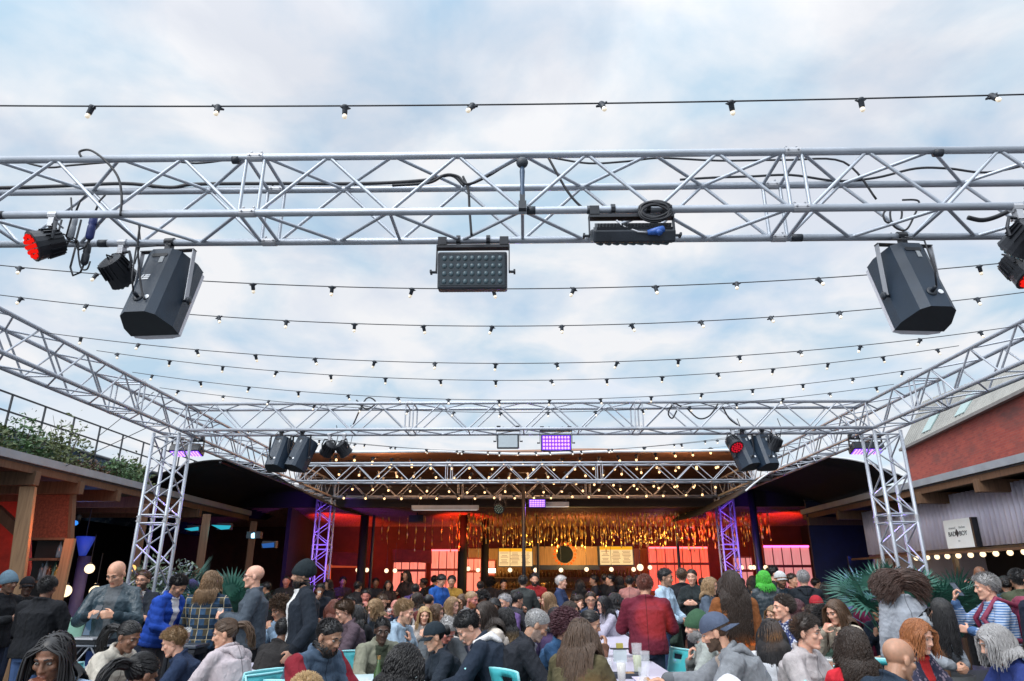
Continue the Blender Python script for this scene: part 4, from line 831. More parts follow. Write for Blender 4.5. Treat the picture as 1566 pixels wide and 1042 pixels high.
p = at(750, 873, 22.7); t = thing('strip_lamp', 'bright white rectangular lamp just left of the left menu screen', 'strip lamp', tuple(p)); MB().box((0, 0, 0), (.32, .06, .13)).build('diffuser', emat('white_lamp', (1, .85, .62), 4.5), t); MB().box((0, .05, 0), (.36, .05, .17)).build('case', BLKM, t)
# heaters under the fascia
for px0, px1, py, lab in ((630, 732, 777, 'long silver strip heater hanging under the bar fascia, left'), (828, 870, 772, 'short silver strip heater hanging under the bar fascia, middle')):
    a, c = at(px0, py, 18.1), at(px1, py, 18.1); t = thing('strip_heater', lab, 'heater', tuple((a + c) / 2), (0, 0, 0), 'strip heaters'); w_ = c.x - a.x
    MB().prism([(-.09, .06), (.09, .06), (.05, -.05), (-.05, -.05)], Matrix.Translation((-w_ / 2, 0, 0)) @ Matrix(((0, 0, 1, 0), (1, 0, 0, 0), (0, 1, 0, 0), (0, 0, 0, 1))), w_).build('reflector', mat('silver_sheet', (.62, .64, .66), .35, .6, .08), t); MB().box((0, 0, -.056), (w_ * .96, .05, .012)).build('element', mat('pale_element', (.6, .6, .6), .4, 0, 0, emit=(.8, .85, .9), es=.35), t)
    for sg in (-.4, .4): MB().tube([(sg * w_, 0, .06), (sg * w_, .1, .22)], .012, 6).build('hanger', BLKM, t)
# gold ribbons
GOLD = mat('gold_foil', (.66, .44, .12), .34, .80, .4, 30); rb = []
r_ = random.Random(21)
for k in range(6):
    L = .58 + .06 * k; n = 26; vs = []
    for i in range(n + 1):
        u = i / n; A = u * (5 + k) + k; wd = .027 * (1 - .35 * u) * (.75 + .25 * math.sin(u * 21)); ox = .02 * math.sin(u * 7 + k); vs += [(ox + wd * math.cos(A), wd * math.sin(A), -L * u), (ox - wd * math.cos(A), -wd * math.sin(A), -L * u)]
    b = MB(); b.add(vs, [(2 * i, 2 * i + 1, 2 * i + 3, 2 * i + 2) for i in range(n)]); b.tube([(0, 0, 0), (0, 0, .06)], .004, 4); me = bpy.data.meshes.new('gold_ribbon'); me.from_pydata(b.v, [], b.f); me.materials.append(GOLD); me.polygons.foreach_set('use_smooth', [True] * len(me.polygons)); me.update(); rb.append(me)
cnt = 0
for row, (Y, xa, xb, st) in enumerate(((20.2, 705, 1180, 7), (21.2, 700, 1175, 7.5), (22.1, 690, 1176, 9), (23.0, 705, 1165, 11), (21.6, 585, 700, 13))):
    px = xa
    while px < xb:
        x = at(px + r_.uniform(-3, 3), 800, Y).x; o = link('gold_ribbon', r_.choice(rb)); o.location = (x, Y + r_.uniform(-.15, .15), 3.44); o.rotation_euler = (0, 0, r_.random() * 6.3); o.scale = (1, 1, r_.uniform(.85, 1.25))
        tag(o, ['twisted gold foil ribbon in the front row hanging from the bar ceiling', 'twisted gold foil ribbon in the middle row hanging from the bar ceiling', 'twisted gold foil ribbon in the rear middle row above the bar', 'twisted gold foil ribbon in the rearmost row above the bar', 'sparse gold ribbon hanging in the red lit left part of the bar'][row], 'ribbon', 'gold ribbons over the bar'); px += st; cnt += 1
# ------------------------------------------------------------------ figures
def rot_axis(ax, a): return np.array(Matrix.Rotation(a, 3, ax))
V3 = lambda *a: np.array(a, dtype=float)
def unit(v): n = np.linalg.norm(v); return v / n if n > 1e-9 else v
class Acc:
    """collects closed overlapping shapes that a voxel remesh fuses into one skin"""
    def __init__(s): s.v = []; s.f = []; s.n = 0
    def add(s, v, f): s.v.append(np.asarray(v, float)); s.f += [tuple(i + s.n for i in q) for q in f]; s.n += len(v)
    def cone(s, p0, p1, r0, r1, n=10):
        p0 = np.asarray(p0, float); p1 = np.asarray(p1, float); d = unit(p1 - p0); u = V3(0, 0, 1) if abs(d[2]) < .9 else V3(1, 0, 0)
        a = unit(np.cross(d, u)); b = np.cross(a, d); rings = []
        for t in (-75, -45, -15): rings.append((p0 + d * r0 * math.sin(R(t)), r0 * math.cos(R(t))))
        for t in (15, 45, 75): rings.append((p1 + d * r1 * math.sin(R(t)), r1 * math.cos(R(t))))
        th = np.arange(n) * 2 * PI / n; cs = np.cos(th)[:, None] * a + np.sin(th)[:, None] * b
        s.loft([c + cs * r for c, r in rings])
    def chain(s, pts, rs, n=10):
        for i in range(len(pts) - 1): s.cone(pts[i], pts[i + 1], rs[i], rs[i + 1], n)
    def loft(s, rings):
        n = len(rings[0]); k = len(rings); v = np.concatenate(rings)
        f = [(i * n + j, i * n + (j + 1) % n, (i + 1) * n + (j + 1) % n, (i + 1) * n + j) for i in range(k - 1) for j in range(n)]
        s.add(v, f + [tuple(range(n))[::-1], tuple((k - 1) * n + j for j in range(n))])
    def ell(s, c, r, M=None, n=14, m=10):
        v = []
        for i in range(1, m):
            t = PI * i / m - PI / 2
            for j in range(n): v.append((r[0] * math.cos(t) * math.cos(2 * PI * j / n), r[1] * math.cos(t) * math.sin(2 * PI * j / n), r[2] * math.sin(t)))
        v = np.array(v)
        if M is not None: v = v @ M.T
        v = v + np.asarray(c)
        k = m - 1; f = [(i * n + j, i * n + (j + 1) % n, (i + 1) * n + (j + 1) % n, (i + 1) * n + j) for i in range(k - 1) for j in range(n)]
        s.add(v, f + [tuple(range(n))[::-1], tuple((k - 1) * n + j for j in range(n))])
def ik(sh, w, hint, a=.285, b=.255):
    d = w - sh; L = np.linalg.norm(d); L = min(max(L, .12), (a + b) * .995); d = unit(d); w = sh + d * L
    x = (a * a - b * b + L * L) / (2 * L); h = math.sqrt(max(a * a - x * x, 0)); pn = hint - d * np.dot(hint, d); return sh + d * x + unit(pn) * h, w
def hand(A, w, d, n, inner, curl=.5, r=1.):
    """palm and five fingers: d along the hand, n out of the palm, inner = thumb side"""
    d = unit(d); n = unit(n - d * np.dot(n, d)); t = unit(inner - d * np.dot(inner, d) - n * np.dot(inner, n)); ln = (.074, .082, .078, .062)
    for i in range(4):
        off = t * (.030 - .020 * i); k = w + d * (.088 - .006 * abs(i - 1)) + off
        A.cone(w + d * .012 + off * .55, k, .014 * r, .0125 * r, 8)
        a1 = curl * (.7 + .12 * i); a2 = a1 + curl * 1.1; a3 = a2 + curl * .6
        D = lambda q: d * math.cos(q) + n * math.sin(q)
        p1 = k + D(a1) * ln[i] * .48; p2 = p1 + D(a2) * ln[i] * .32; p3 = p2 + D(a3) * ln[i] * .24
        A.chain([k, p1, p2, p3], [.0108 * r, .0095 * r, .0085 * r, .0072 * r], 8)
    b0 = w + d * .022 + t * .026 + n * .004; b1 = b0 + (d * .55 + t * .62 + n * .45) * .048; b2 = b1 + unit(d * .8 + t * .15 + n * .5) * .032
    A.chain([w + d * .01 + t * .012, b0, b1, b2], [.016 * r, .0145 * r, .0115 * r, .009 * r], 8)
CR = V3(0, .014, .034); RR = V3(.0775, .0985, .0845)          # cranium in head space
def tubes(paths, radii, k=4, flat=.55):
    N, T, _ = paths.shape; tan = np.empty_like(paths); tan[:, 1:-1] = paths[:, 2:] - paths[:, :-2]; tan[:, 0] = paths[:, 1] - paths[:, 0]; tan[:, -1] = paths[:, -1] - paths[:, -2]
    tan /= np.linalg.norm(tan, axis=2, keepdims=True) + 1e-9
    ref = np.tile(V3(0, 1, .13), (N, T, 1)); ref[np.abs(tan[..., 1]) > .85] = V3(1, 0, .2); a = np.cross(tan, ref); a /= np.linalg.norm(a, axis=2, keepdims=True) + 1e-9; b = np.cross(a, tan)
    th = np.arange(k) * 2 * PI / k
    v = paths[:, :, None, :] + radii[:, :, None, None] * (np.cos(th)[None, None, :, None] * a[:, :, None, :] + flat * np.sin(th)[None, None, :, None] * b[:, :, None, :])
    idx = np.arange(N * T * k).reshape(N, T, k); i0 = idx[:, :-1]; i1 = idx[:, 1:]
    f = np.stack([i0, np.roll(i0, -1, 2), np.roll(i1, -1, 2), i1], -1).reshape(-1, 4)
    return v.reshape(-1, 3), f
def scalp(n, rg, lo=0.):
    """random points of the hair bearing scalp in head space, with normals"""
    out = np.zeros((0, 3))
    while len(out) < n:
        d = rg.normal(size=(n * 3, 3)); d /= np.linalg.norm(d, axis=1, keepdims=True); p = CR + RR * d
        y = p[:, 1]; t = np.clip((y + .075) / .14, 0, 1); zmin = np.where(t < .5, .066 + (.012 - .066) * (t / .5) ** .8, .012 + (-.062 - .012) * ((t - .5) / .5)) + lo
        out = np.concatenate([out, p[p[:, 2] > zmin]])
    out = out[:n]; nn = (out - CR) / RR ** 2; return out, nn / np.linalg.norm(nn, axis=1, keepdims=True)
def capshell(rg, th, lo=0., nz=.0, n=40, m=22, R0=None):
    """closed skull cap following the hairline"""
    R0 = RR if R0 is None else R0
    v = []; 
    for i in range(m + 1):
        for j in range(n):
            az = 2 * PI * j / n; y = math.sin(az); t = min(1, max(0, (CR[1] + R0[1] * y * .98 + .075) / .14)); zm = (.066 + (.012 - .066) * (t / .5) ** .8 if t < .5 else .012 + (-.062 - .012) * ((t - .5) / .5)) + lo
            s0 = max(-.95, min(.95, (zm - CR[2]) / R0[2])); el0 = math.asin(s0); el = el0 + (PI / 2 - el0) * (i / m)
            k = th * min(1, .25 + i / m * 3) + nz * th * math.sin(7 * az + 3 * el) * math.sin(5 * el + az)
            v.append((CR[0] + (R0[0] + k) * math.cos(el) * math.cos(az), CR[1] + (R0[1] + k) * math.cos(el) * y, CR[2] + (R0[2] + k) * math.sin(el)))
    f = [(i * n + j, i * n + (j + 1) % n, (i + 1) * n + (j + 1) % n, (i + 1) * n + j) for i in range(m) for j in range(n)]
    return np.array(v), np.array(f)
def grow(roots, nrm, H, hc, L, rg, T=10, stiff=.55, dirn=None, grav=.5, wave=0., wf=3., body=None, noface=True, lift=.25, clump=0., nz_=.03):
    """strands that leave the scalp, follow the head, then fall over neck and shoulders"""
    N = len(roots); p = roots.copy(); back = V3(0, .75, -.35); v = nrm * lift + (back if dirn is None else dirn)
    side = np.sign(roots[:, 0] + rg.normal(0, .004, N))[:, None]; front = np.clip(-(roots[:, 1] - .0) / .06, 0, 1)[:, None]
    if noface: v = v * (1 - .8 * front) + front * (V3(1, .25, .05) * np.concatenate([side, np.ones_like(side), np.ones_like(side)], 1))
    v /= np.linalg.norm(v, axis=1, keepdims=True)
    out = [hc + p @ H.T]; P = out[0].copy(); Vv = v @ H.T; Ls = (L * (1 + rg.uniform(-.15, .12, N)))[:, None] / T
    re = RR + .008
    for s in range(T):
        Vv = Vv * stiff + V3(0, 0, -1) * grav * (.5 + .1 * s) + rg.normal(0, nz_, (N, 3)); Vv /= np.linalg.norm(Vv, axis=1, keepdims=True); P = P + Vv * Ls
        q = (P - hc) @ H                      # to head space
        dl = (q - CR) / re; l = np.linalg.norm(dl, axis=1, keepdims=True); q = np.where(l < 1, CR + dl / np.maximum(l, .05) * re, q)
        if noface:
            fz = (q[:, 1] < -.02) & (q[:, 2] < .06) & (np.abs(q[:, 0]) < .082); q[fz, 0] = (np.where(q[fz, 0] >= 0, 1, -1) * (.082 + .004 * rg.random(fz.sum())))
        nk = (np.abs(q[:, 0]) < .065) & (q[:, 2] < -.04) & (q[:, 1] < .075) & (q[:, 1] > -.03); q[nk, 1] = .075
        P = hc + q @ H.T
        if body is not None:
            for a, b, r in body:
                ab = b - a; t = np.clip(((P - a) @ ab) / (ab @ ab), 0, 1)[:, None]; c = a + t * ab; w = P - c; dl = np.linalg.norm(w, axis=1, keepdims=True); P = np.where(dl < r, c + w / np.maximum(dl, 1e-4) * r, P)
        out.append(P.copy())
    A = np.stack(out, 1)
    if clump:
        K = max(6, N // 10); c = rg.integers(0, N, K); lab = np.argmin(((A[:, None, -1] - A[None, c, -1]) ** 2).sum(-1), 1); g = np.linspace(0, 1, T + 1)[None, :, None] ** 1.3 * clump; A = A * (1 - g) + A[c][lab] * g
    if wave:
        ph = rg.uniform(0, 6.28, N)[:, None]; u = np.linspace(0, 1, T + 1)[None]; g = np.minimum(1, u * 3) * wave
        A[..., 0] += g * np.sin(ph + u * wf * 6.28); A[..., 1] += g * np.cos(ph * 1.3 + u * wf * 6.28)
    return A
SKIN = {'pale': (.62, .36, .26), 'fair': (.53, .30, .20), 'tan': (.38, .215, .14), 'brown': (.19, .095, .058), 'dark': (.075, .040, .028), 'red': (.50, .20, .16)}
HAIR = {'black': (.012, .011, .012), 'dark': (.030, .019, .014), 'brown': (.075, .042, .024), 'light': (.19, .115, .06), 'auburn': (.12, .035, .022), 'blond': (.38, .25, .12), 'sandy': (.26, .165, .085), 'grey': (.32, .31, .31), 'white': (.55, .52, .50), 'green': (.06, .42, .04), 'plum': (.07, .022, .03), 'ginger': (.30, .11, .04), 'umber': (.055, .027, .019)}
JOBS = []; PEOPLE = []
def remesh_job(acc, vox, it, fn): JOBS.append((np.concatenate(acc.v), acc.f, vox, it, fn))
def me_np(name, v, f, m, smooth=True, mi=None):
    me = bpy.data.meshes.new(name); me.from_pydata(np.asarray(v).tolist(), [], [tuple(q) for q in np.asarray(f).tolist()] if not isinstance(f, list) else f)
    for x in (m if isinstance(m, list) else [m]): me.materials.append(x)
    if smooth: me.polygons.foreach_set('use_smooth', [True] * len(me.polygons))
    if mi is not None: me.polygons.foreach_set('material_index', mi)
    me.update(); return me
ARMS = {  # wrist target from the shoulder (out, forward, up), elbow hint (out, forward, up), curl
    'down': ((.07, .06, -.53), (.4, -1, 0), .45), 'pocket': ((.06, .10, -.47), (.8, -1, 0), .6), 'front': ((-.06, .30, -.20), (.7, -.2, -1), .9), 'low': ((-.08, .25, -.36), (.8, -.5, -.6), .7),
    'table': ((-.02, .36, -.30), (.8, -.1, -1), .45), 'lap': ((-.06, .24, -.42), (.9, -.5, -.3), .4), 'cross': ((-.24, .17, -.26), (.8, .3, -1), .5), 'reach': ((.0, .48, -.16), (.5, 0, -1), .3), 'back': ((.05, -.12, -.5), (.6, -1, 0), .5)}
def person(label, px, yt, hp, pose, face, skin, hair, hc, top, legs=(.02, .025, .04), arms=('down', 'down'), hy=0, hpi=0, lean=None, sex='m', beard=None, kind='plain', col2=None, thick=.02, open_=None, hood=False, hoodc=None, hat=None, hatc=None, glasses=False, hl=.42, wave=.006, build_=1., Y=None, gender=None, collar=True, puff=0., sleeve=None, hair2=None, ztop=None, thickhair=1.):
    """px, yt: where the photo shows the top of the head; hp: head height in pixels; face: 0 towards the camera, 90 to the right, 180 away"""
    Y = (276. / hp if Y is None else Y) * 1.07
    i = len(PEOPLE); rg = np.random.default_rng(100 + i); rd = random.Random(100 + i)
    T = at(px, yt, Y); zt = ztop or T.z
    fem = sex == 'f'; sit = pose == 'sit'
    if lean is None: lean = 16 if sit else 3
    vox = min(.016, max(.0052, Y * .00098)); near = Y < 9.2
    def frame(Ld):
        pel = V3(0, 0, .555 if sit else .95); ax = lambda a: V3(0, -math.sin(R(a)), math.cos(R(a)))
        u0, u1, u2 = ax(Ld * .6), ax(Ld), ax(Ld * 1.25); wa = pel + u0 * .14; ch = wa + u1 * .20; nb = ch + u2 * .195; un = ax(Ld * .9 + 8)
        Hm = rot_axis('Z', R(hy)) @ rot_axis('X', R(hpi + Ld * .45)); c = nb + un * .054 + Hm @ V3(0, -.014, .085); return pel, wa, ch, nb, u0, u1, u2, Hm, c
    htop = .030 if hat else .012
    for _ in range(40):
        fr = frame(lean); top_z = max((fr[8] + fr[7] @ (CR + V3(0, 0, RR[2])))[2], fr[8][2] + .10) + htop; s = zt / top_z
        if s > 1.08 and lean > 2: lean -= 2
        elif s < .91 and lean < 48: lean += 2
        else: break
    s = min(1.16, max(.84, s)); pel, wa, ch, nb, u0, u1, u2, H, hcn = frame(lean)
    X_ = V3(1, 0, 0); sw = (.157 if fem else .182) * build_
    sh = {e: nb - u2 * (.060 + .30 * thick) + X_ * e * sw for e in (-1, 1)}
    fwd = V3(0, -1, 0); A = Acc(); C = Acc(); Tr = Acc()
    # ---- body
    def ring(c, a, b, u, n=20, fy=0.):
        th = np.arange(n) * 2 * PI / n; f_ = np.cross(X_, u); return c + np.cos(th)[:, None] * X_ * a + np.sin(th)[:, None] * (-f_) * b + fy * f_ * 0
    bw = build_
    prof = [(pel - u0 * .10, .10, .085, u0), (pel, .165 * bw if not fem else .172 * bw, .115 * bw, u0), (wa, (.130 if fem else .145) * bw, .100 * bw, u1), (ch - u1 * .06, .150 * bw, .112 * bw, u1), (ch + u2 * .05, (.152 if fem else .166) * bw, .112 * bw, u2), (nb - u2 * .09, (.120 if fem else .135) * bw, .085, u2), (nb - u2 * .035, .080, .066, u2), (nb - u2 * .005, .058, .056, u2)]
    A.loft([ring(c, a, b, u) for c, a, b, u in prof])
    def hd(p): return hcn + H @ V3(*p)
    A.cone(nb - u2 * .03, hd((0, .018, -.055)), .058 if not fem else .049, .052 if not fem else .045, 14)
    A.ell(hd(CR), RR, H, 22, 16)
    A.ell(hd((0, -.020, -.040)), (.0585, .070, .074), H, 18, 12); A.ell(hd((0, -.030, -.070)), (.044, .052, .046), H)
    A.cone(hd((-.010, -.070, -.100)), hd((.010, -.070, -.100)), .019, .019)
    for e in (-1, 1):
        A.cone(hd((e * .046, .002, -.058)), hd((e * .022, -.055, -.098)), .019, .017)
        A.ell(hd((e * .040, -.060, -.022)), (.024, .024, .021), H); A.ell(hd((e * .079, .012, -.010)), (.011, .021, .033), H, 12, 8)
        A.cone(hd((e * .010, -.083, .020)), hd((e * .042, -.072, .019)), .0125, .011); A.cone(hd((e * .012, -.092, -.036)), hd((e * .006, -.098, -.032)), .0095, .010)
    A.chain([hd((0, -.084, .010)), hd((0, -.0945, -.016)), hd((0, -.1015, -.032))], [.0095, .0102, .0125]); A.cone(hd((-.018, -.079, -.060)), hd((.018, -.079, -.060)), .0085, .0085); A.cone(hd((-.014, -.080, -.071)), hd((.014, -.080, -.071)), .0092, .0092)
    wr = {}; el = {}; hds = {}
    for e in (-1, 1):
        pr = arms[0 if e < 0 else 1]                      # arms = (picture-left when facing us i.e. person's right, person's left)
        if pr in ('mouth', 'chin', 'sip'):
            w = hd({'mouth': (e * .070, -.165, -.135), 'chin': (e * .05, -.115, -.285), 'sip': (e * .06, -.20, -.15)}[pr]); hint = V3(e * .5, -.2, -1); cu = .9 if pr != 'sip' else 1.
        elif pr == 'up': w = sh[e] + V3(e * .03, -.28, .06); hint = V3(e * .6, 0, -1); cu = 1.
        else:
            o_, h_, cu = ARMS[pr]; w = sh[e] + V3(e * o_[0], -o_[1], o_[2]); hint = V3(e * h_[0], -h_[1], h_[2])
        el[e], wr[e] = ik(sh[e], w, hint); fd = unit(wr[e] - el[e])
        A.chain([sh[e] - X_ * e * .03, sh[e], el[e], wr[e]], [.05, .046 * bw, .038, .028], 12)
        if pr in ('mouth', 'chin', 'sip', 'up'): dh = unit({'mouth': V3(-e * .75, .1, .7), 'chin': V3(-e * .25, .12, 1), 'sip': V3(-e * .5, .1, .6), 'up': V3(-e * .1, .1, 1)}[pr]); n_ = V3(-e * .35, .8, .1)
        elif pr in ('down', 'pocket', 'back'): dh = fd; n_ = V3(-e, .1, 0)
        elif pr in ('table', 'lap', 'reach'): dh = unit(fd + V3(-e * .35, 0, .05)); n_ = V3(0, 0, -1)
        else: dh = unit(fd + V3(-e * .45, 0, 0)); n_ = V3(-e * .6, .5, -.15)
        inner = V3(0, -1, 0) if pr in ('down', 'pocket', 'back') else V3(-e * .8, -.1, .6)
        hand(A, wr[e] + dh * .01, dh, n_, inner, cu, 1. if not fem else .9); hds[e] = wr[e] + dh * .085 + unit(n_) * .035
    hip = {e: pel + V3(e * .085, 0, -.02) for e in (-1, 1)}; kn = {}; an = {}
    for e in (-1, 1):
        if sit: kn[e] = hip[e] + V3(e * .06, -.42, -.03); an[e] = V3(kn[e][0], kn[e][1] + .06, .085)
        else: kn[e] = V3(e * .10, -.015 + .03 * rd.uniform(-1, 1), .50); an[e] = V3(e * .11, .03, .085)
        A.chain([hip[e], kn[e], an[e]], [.082 * bw, .056, .039], 10); A.cone(an[e], an[e] + V3(e * .01, -.13, -.045), .036, .030, 8)
    # ---- clothing
    t_ = thick
    c0 = [(pel - u0 * .06, .168 * bw + t_, .122 * bw + t_, u0), (pel + u0 * .05, .166 * bw + t_, .122 * bw + t_, u0), (wa, (.140 if fem else .150) * bw + t_, .108 * bw + t_, u1), (ch - u1 * .06, .156 * bw + t_, .122 * bw + t_, u1), (ch + u2 * .06, (.162 if fem else .176) * bw + t_, .124 * bw + t_, u2), (nb - u2 * .085, (.134 if fem else .148) * bw + t_ * .6, .096 + t_ * .6, u2), (nb - u2 * .030, .098 + t_ * .4, .076 + t_ * .5, u2), (nb - u2 * .004, .074 + t_ * .5, .066 + t_ * .5, u2)]
    C.loft([ring(c, a, b, u) for c, a, b, u in c0])
    for e in (-1, 1):
        C.chain([sh[e] - X_ * e * .035, sh[e] - u2 * .004, el[e], el[e] + (wr[e] - el[e]) * .93], [.054 + t_ * .6, .055 * bw + t_ * .65, .046 + t_ * .8, .034 + t_ * .6], 14); C.cone(nb + X_ * e * .045 - u2 * .022, sh[e] + u2 * .004, .046 + t_ * .3, .050 + t_ * .5, 12)
        if fem: C.ell(ch + u2 * .01 + X_ * e * .065 + np.cross(X_, u2) * (.105 + t_ * .5), (.055, .045, .052))
    if collar:
        n = 16; th = np.arange(n) * 2 * PI / n; f_ = -np.cross(X_, u2)
        for k in range(n): 
            a_ = th[k]; q = lambda a: nb + X_ * math.cos(a) * (.070 + t_ * .4) + f_ * math.sin(a) * (.064 + t_ * .4) + u2 * (.006 + .016 * math.sin(a))
            C.cone(q(a_), q(th[(k + 1) % n]), .013 + t_ * .25, .013 + t_ * .25, 6)
    Hd = Acc()
    if hood:
        f_ = np.cross(X_, u2)
        pts = []; rs = []
        for k in range(11):
            a_ = -1 + k / 5; q = a_ * 1.75; pts.append(nb + X_ * math.sin(q) * (.098 + t_ * .4) - f_ * (math.cos(q) * (.088 + t_ * .4)) + u2 * (.000 - .030 * math.cos(q))); rs.append(.020 + .018 * (1 - abs(a_)))
        Hd.chain(pts, rs, 12)
        Hd.loft([ring(nb - f_ * (.095 + t_ * .4 + .010 * k) - u2 * (.030 + .032 * k), (.085, .080, .066, .040)[k], (.026, .028, .024, .016)[k], u2, 16) for k in (3, 2, 1, 0)])
    for e in (-1, 1):
        if sit: Tr.chain([hip[e] + V3(0, .02, 0), kn[e], V3(an[e][0], an[e][1], .11)], [.098 * bw, .070, .054], 10)
        else: Tr.chain([hip[e], kn[e], V3(an[e][0], an[e][1], .10)], [.098 * bw, .070, .056], 10)
    Tr.loft([ring(c, a, b, u) for c, a, b, u in [(pel - u0 * .10, .15 * bw, .115 * bw, u0), (pel, .178 * bw, .128 * bw, u0), (pel + u0 * .09, .158 * bw, .118 * bw, u0)]])
    # ---- object
    rz = R(face); root = bpy.data.objects.new('person', None); COL.objects.link(root); root.empty_display_size = .2; tag(root, label, 'person', 'people in the courtyard crowd')
    htx = (hcn + H @ V3(0, .01, .1)) * s; ca, sa = math.cos(rz), math.sin(rz); root.location = (T.x - (htx[0] * ca - htx[1] * sa), Y - (htx[0] * sa + htx[1] * ca), 0); root.rotation_euler = (0, 0, rz); root.scale = (s, s, s)
    sm = skinmat('skin_' + skin, SKIN[skin]); lip = mat('lips_' + skin, tuple(x * y for x, y in zip(SKIN[skin], (.82, .55, .55))), .4, 0, .1)
    hcol = HAIR[hc] if isinstance(hc, str) else hc; hm = hairmat('hair_%s' % (hc if not hair2 else hc + hair2), hcol, HAIR[hair2] if hair2 else None, hcn[2] - .10)
    bcol = HAIR[beard[1]] if beard else hcol
    stub = mat('stubble_%s_%s' % (skin, beard[1] if beard else 'n'), tuple(.62 * a + .38 * b for a, b in zip(SKIN[skin], bcol)) if beard and beard[0] == 'stubble' else bcol, .8, 0, .35, 160, .6, 260) if beard else sm
    tops = 'cloth_%d' % i; tm = fabric(tops, top, kind, col2, .34 if puff == -1 else .85); om = fabric('inner_%d' % i, open_ or (.5, .5, .52)); lm = fabric('legs_%.3f_%.3f_%.3f' % legs, legs); sm2 = fabric('sleeve_%d' % i, sleeve) if sleeve else None
    HT = H.copy(); hcc = hcn.copy()
    def body_done(v, f, mk):
        me = mk('body', v, [sm, lip, stub]); 
        nl = len(me.polygons)
        cen = np.zeros(nl * 3); me.polygons.foreach_get('center', cen); cen = (cen.reshape(-1, 3) - hcc) @ HT; x, y, z = cen.T; idx = np.zeros(nl, int)
        if beard:
            k = (z < -.028 - .02 * (y < -.05)) & (z > -.125) & (y < .015) & ~((np.abs(x) < .018) & (z > -.074) & (z < -.058)) & ~((z > -.046) & (np.abs(x) < .030) & (y < -.08)) & (np.abs(x) < .075)
            idx[k] = 2
        idx[(np.abs(x) < .022) & (z < -.055) & (z > -.0775) & (y < -.076)] = 1
        me.polygons.foreach_set('material_index', idx); link('body', me, root)
    remesh_job(A, vox, 3 if near else 2, body_done)
    amp = .0052 if puff != 1 else .004
    rib = fabric('rib_%d' % i, tuple(x * .6 for x in (sleeve or top)))
    def top_done(v, f, mk):
        c = np.zeros_like(v); ph = rg.uniform(0, 6.28, 6); n_ = np.zeros(len(v))
        for k in range(6):
            d_ = rg.normal(size=3) * V3(1, 1, 1.2); d_ = unit(d_) * rg.uniform(26, 62); n_ += (1 - np.abs(np.sin(v @ d_ + ph[k] + 1.6 * np.sin(v @ (rg.normal(size=3) * 9))))) ** 2 / 2.2
        me = mk('jacket', v, [tm, om, sm2 or tm, rib]); nv = np.zeros(len(v) * 3); me.vertices.foreach_get('normal', nv); nv = nv.reshape(-1, 3)
        wgt = 1.
        if puff == 1:
            zc_ = (v - pel) @ u1; n_ = np.abs(np.sin(zc_ * PI / .085)) * 2.2
        v2 = v + nv * ((n_ - 1.) * amp * wgt)[:, None]; me.vertices.foreach_set('co', v2.ravel())
        nl = len(me.polygons); cen = np.zeros(nl * 3); me.polygons.foreach_get('center', cen); cen = cen.reshape(-1, 3); idx = np.zeros(nl, int); r = cen - ch; x = r[:, 0]; up = r @ u1; fw = r @ np.cross(X_, u1)
        if open_ is not None: idx[(np.abs(x) < .030 + .045 * np.clip((up + .15) / .35, 0, 1)) & (fw > .05) & (up < .20) & (up > -.40)] = 1
        if sleeve is not None: 
            dmin = np.full(nl, 9.)
            for e in (-1, 1):
                for a, b in ((sh[e] + X_ * e * .012, el[e]), (el[e], wr[e])):
                    ab = b - a; t = np.clip(((cen - a) @ ab) / (ab @ ab), 0, 1)[:, None]; dmin = np.minimum(dmin, np.linalg.norm(cen - a - t * ab, axis=1))
            idx[(dmin < .092) & ((np.abs(x) > sw * 1.02) | (fw > .21))] = 2
        for e in (-1, 1): idx[np.linalg.norm(cen - wr[e], axis=1) < .075] = 3
        idx[((cen - pel) @ u0 < -.015)] = 3
        me.polygons.foreach_set('material_index', idx); me.update(); link('jacket', me, root)
    remesh_job(C, max(vox * 1.25, .008), 4, top_done)
    if hood: remesh_job(Hd, max(vox * 1.25, .010), 9, lambda v, f, mk: link('hood', mk('hood', v, [fabric('hood_%d' % i, hoodc) if hoodc else tm]), root))
    def leg_done(v, f, mk): link('trousers', mk('trousers', v, [lm]), root)
    remesh_job(Tr, max(.014, vox * 1.6), 3, leg_done)
    for e in (-1, 1):
        b = MB(); a = an[e]; b.ball((a[0], a[1] - .02, .055), (.045, .07, .055), 10, 6); b.ball((a[0] + e * .008, a[1] - .12, .035), (.045, .10, .035), 12, 6); b.build('shoe', mat('shoe_dark', (.03, .03, .033), .5), root, True)
    # ---- hair
    hv, hf, n0 = [], [], 0
    def put(v, f):
        nonlocal n0
        hv.append(v); hf.append(np.asarray(f) + n0); n0 += len(v)
    W = lambda v: hcn + np.asarray(v) @ H.T
    bodyc = [(sh[-1] + V3(0, .0, .0), sh[1], .070 + t_), (pel, nb - u2 * .05, .125 + t_), (nb, hd((0, .02, -.06)), .062)]
    q = 1. if near else .55
    if hair in ('short', 'crop', 'swept', 'side'):
        v, f = capshell(rg, {'short': .008, 'crop': .004, 'swept': .010, 'side': .010}[hair] if not hat else .003, 0., .25); put(W(v), f)
        if not hat and (hair != 'crop' or near):
            r_, nn = scalp(int(1300 * q), rg, .006); L = {'short': .024, 'crop': .008, 'swept': .040, 'side': .038}[hair]
            dn = nn * .55 + {'short': V3(.25, -.35, .15), 'crop': V3(0, -.2, .2), 'swept': V3(0, .9, .55), 'side': V3(.75, -.25, .2)}[hair]
            pa = grow(r_ + nn * .004, nn, H, hcn, L, rg, 5, .8, dn, .10, body=None, noface=False, lift=.4); u = np.linspace(0, 1, 6)[None]; rad = np.tile(.0034 * (1 - .75 * u), (len(pa), 1)); put(*tubes(pa, rad, 3))
    elif hair in ('curly', 'afro'):
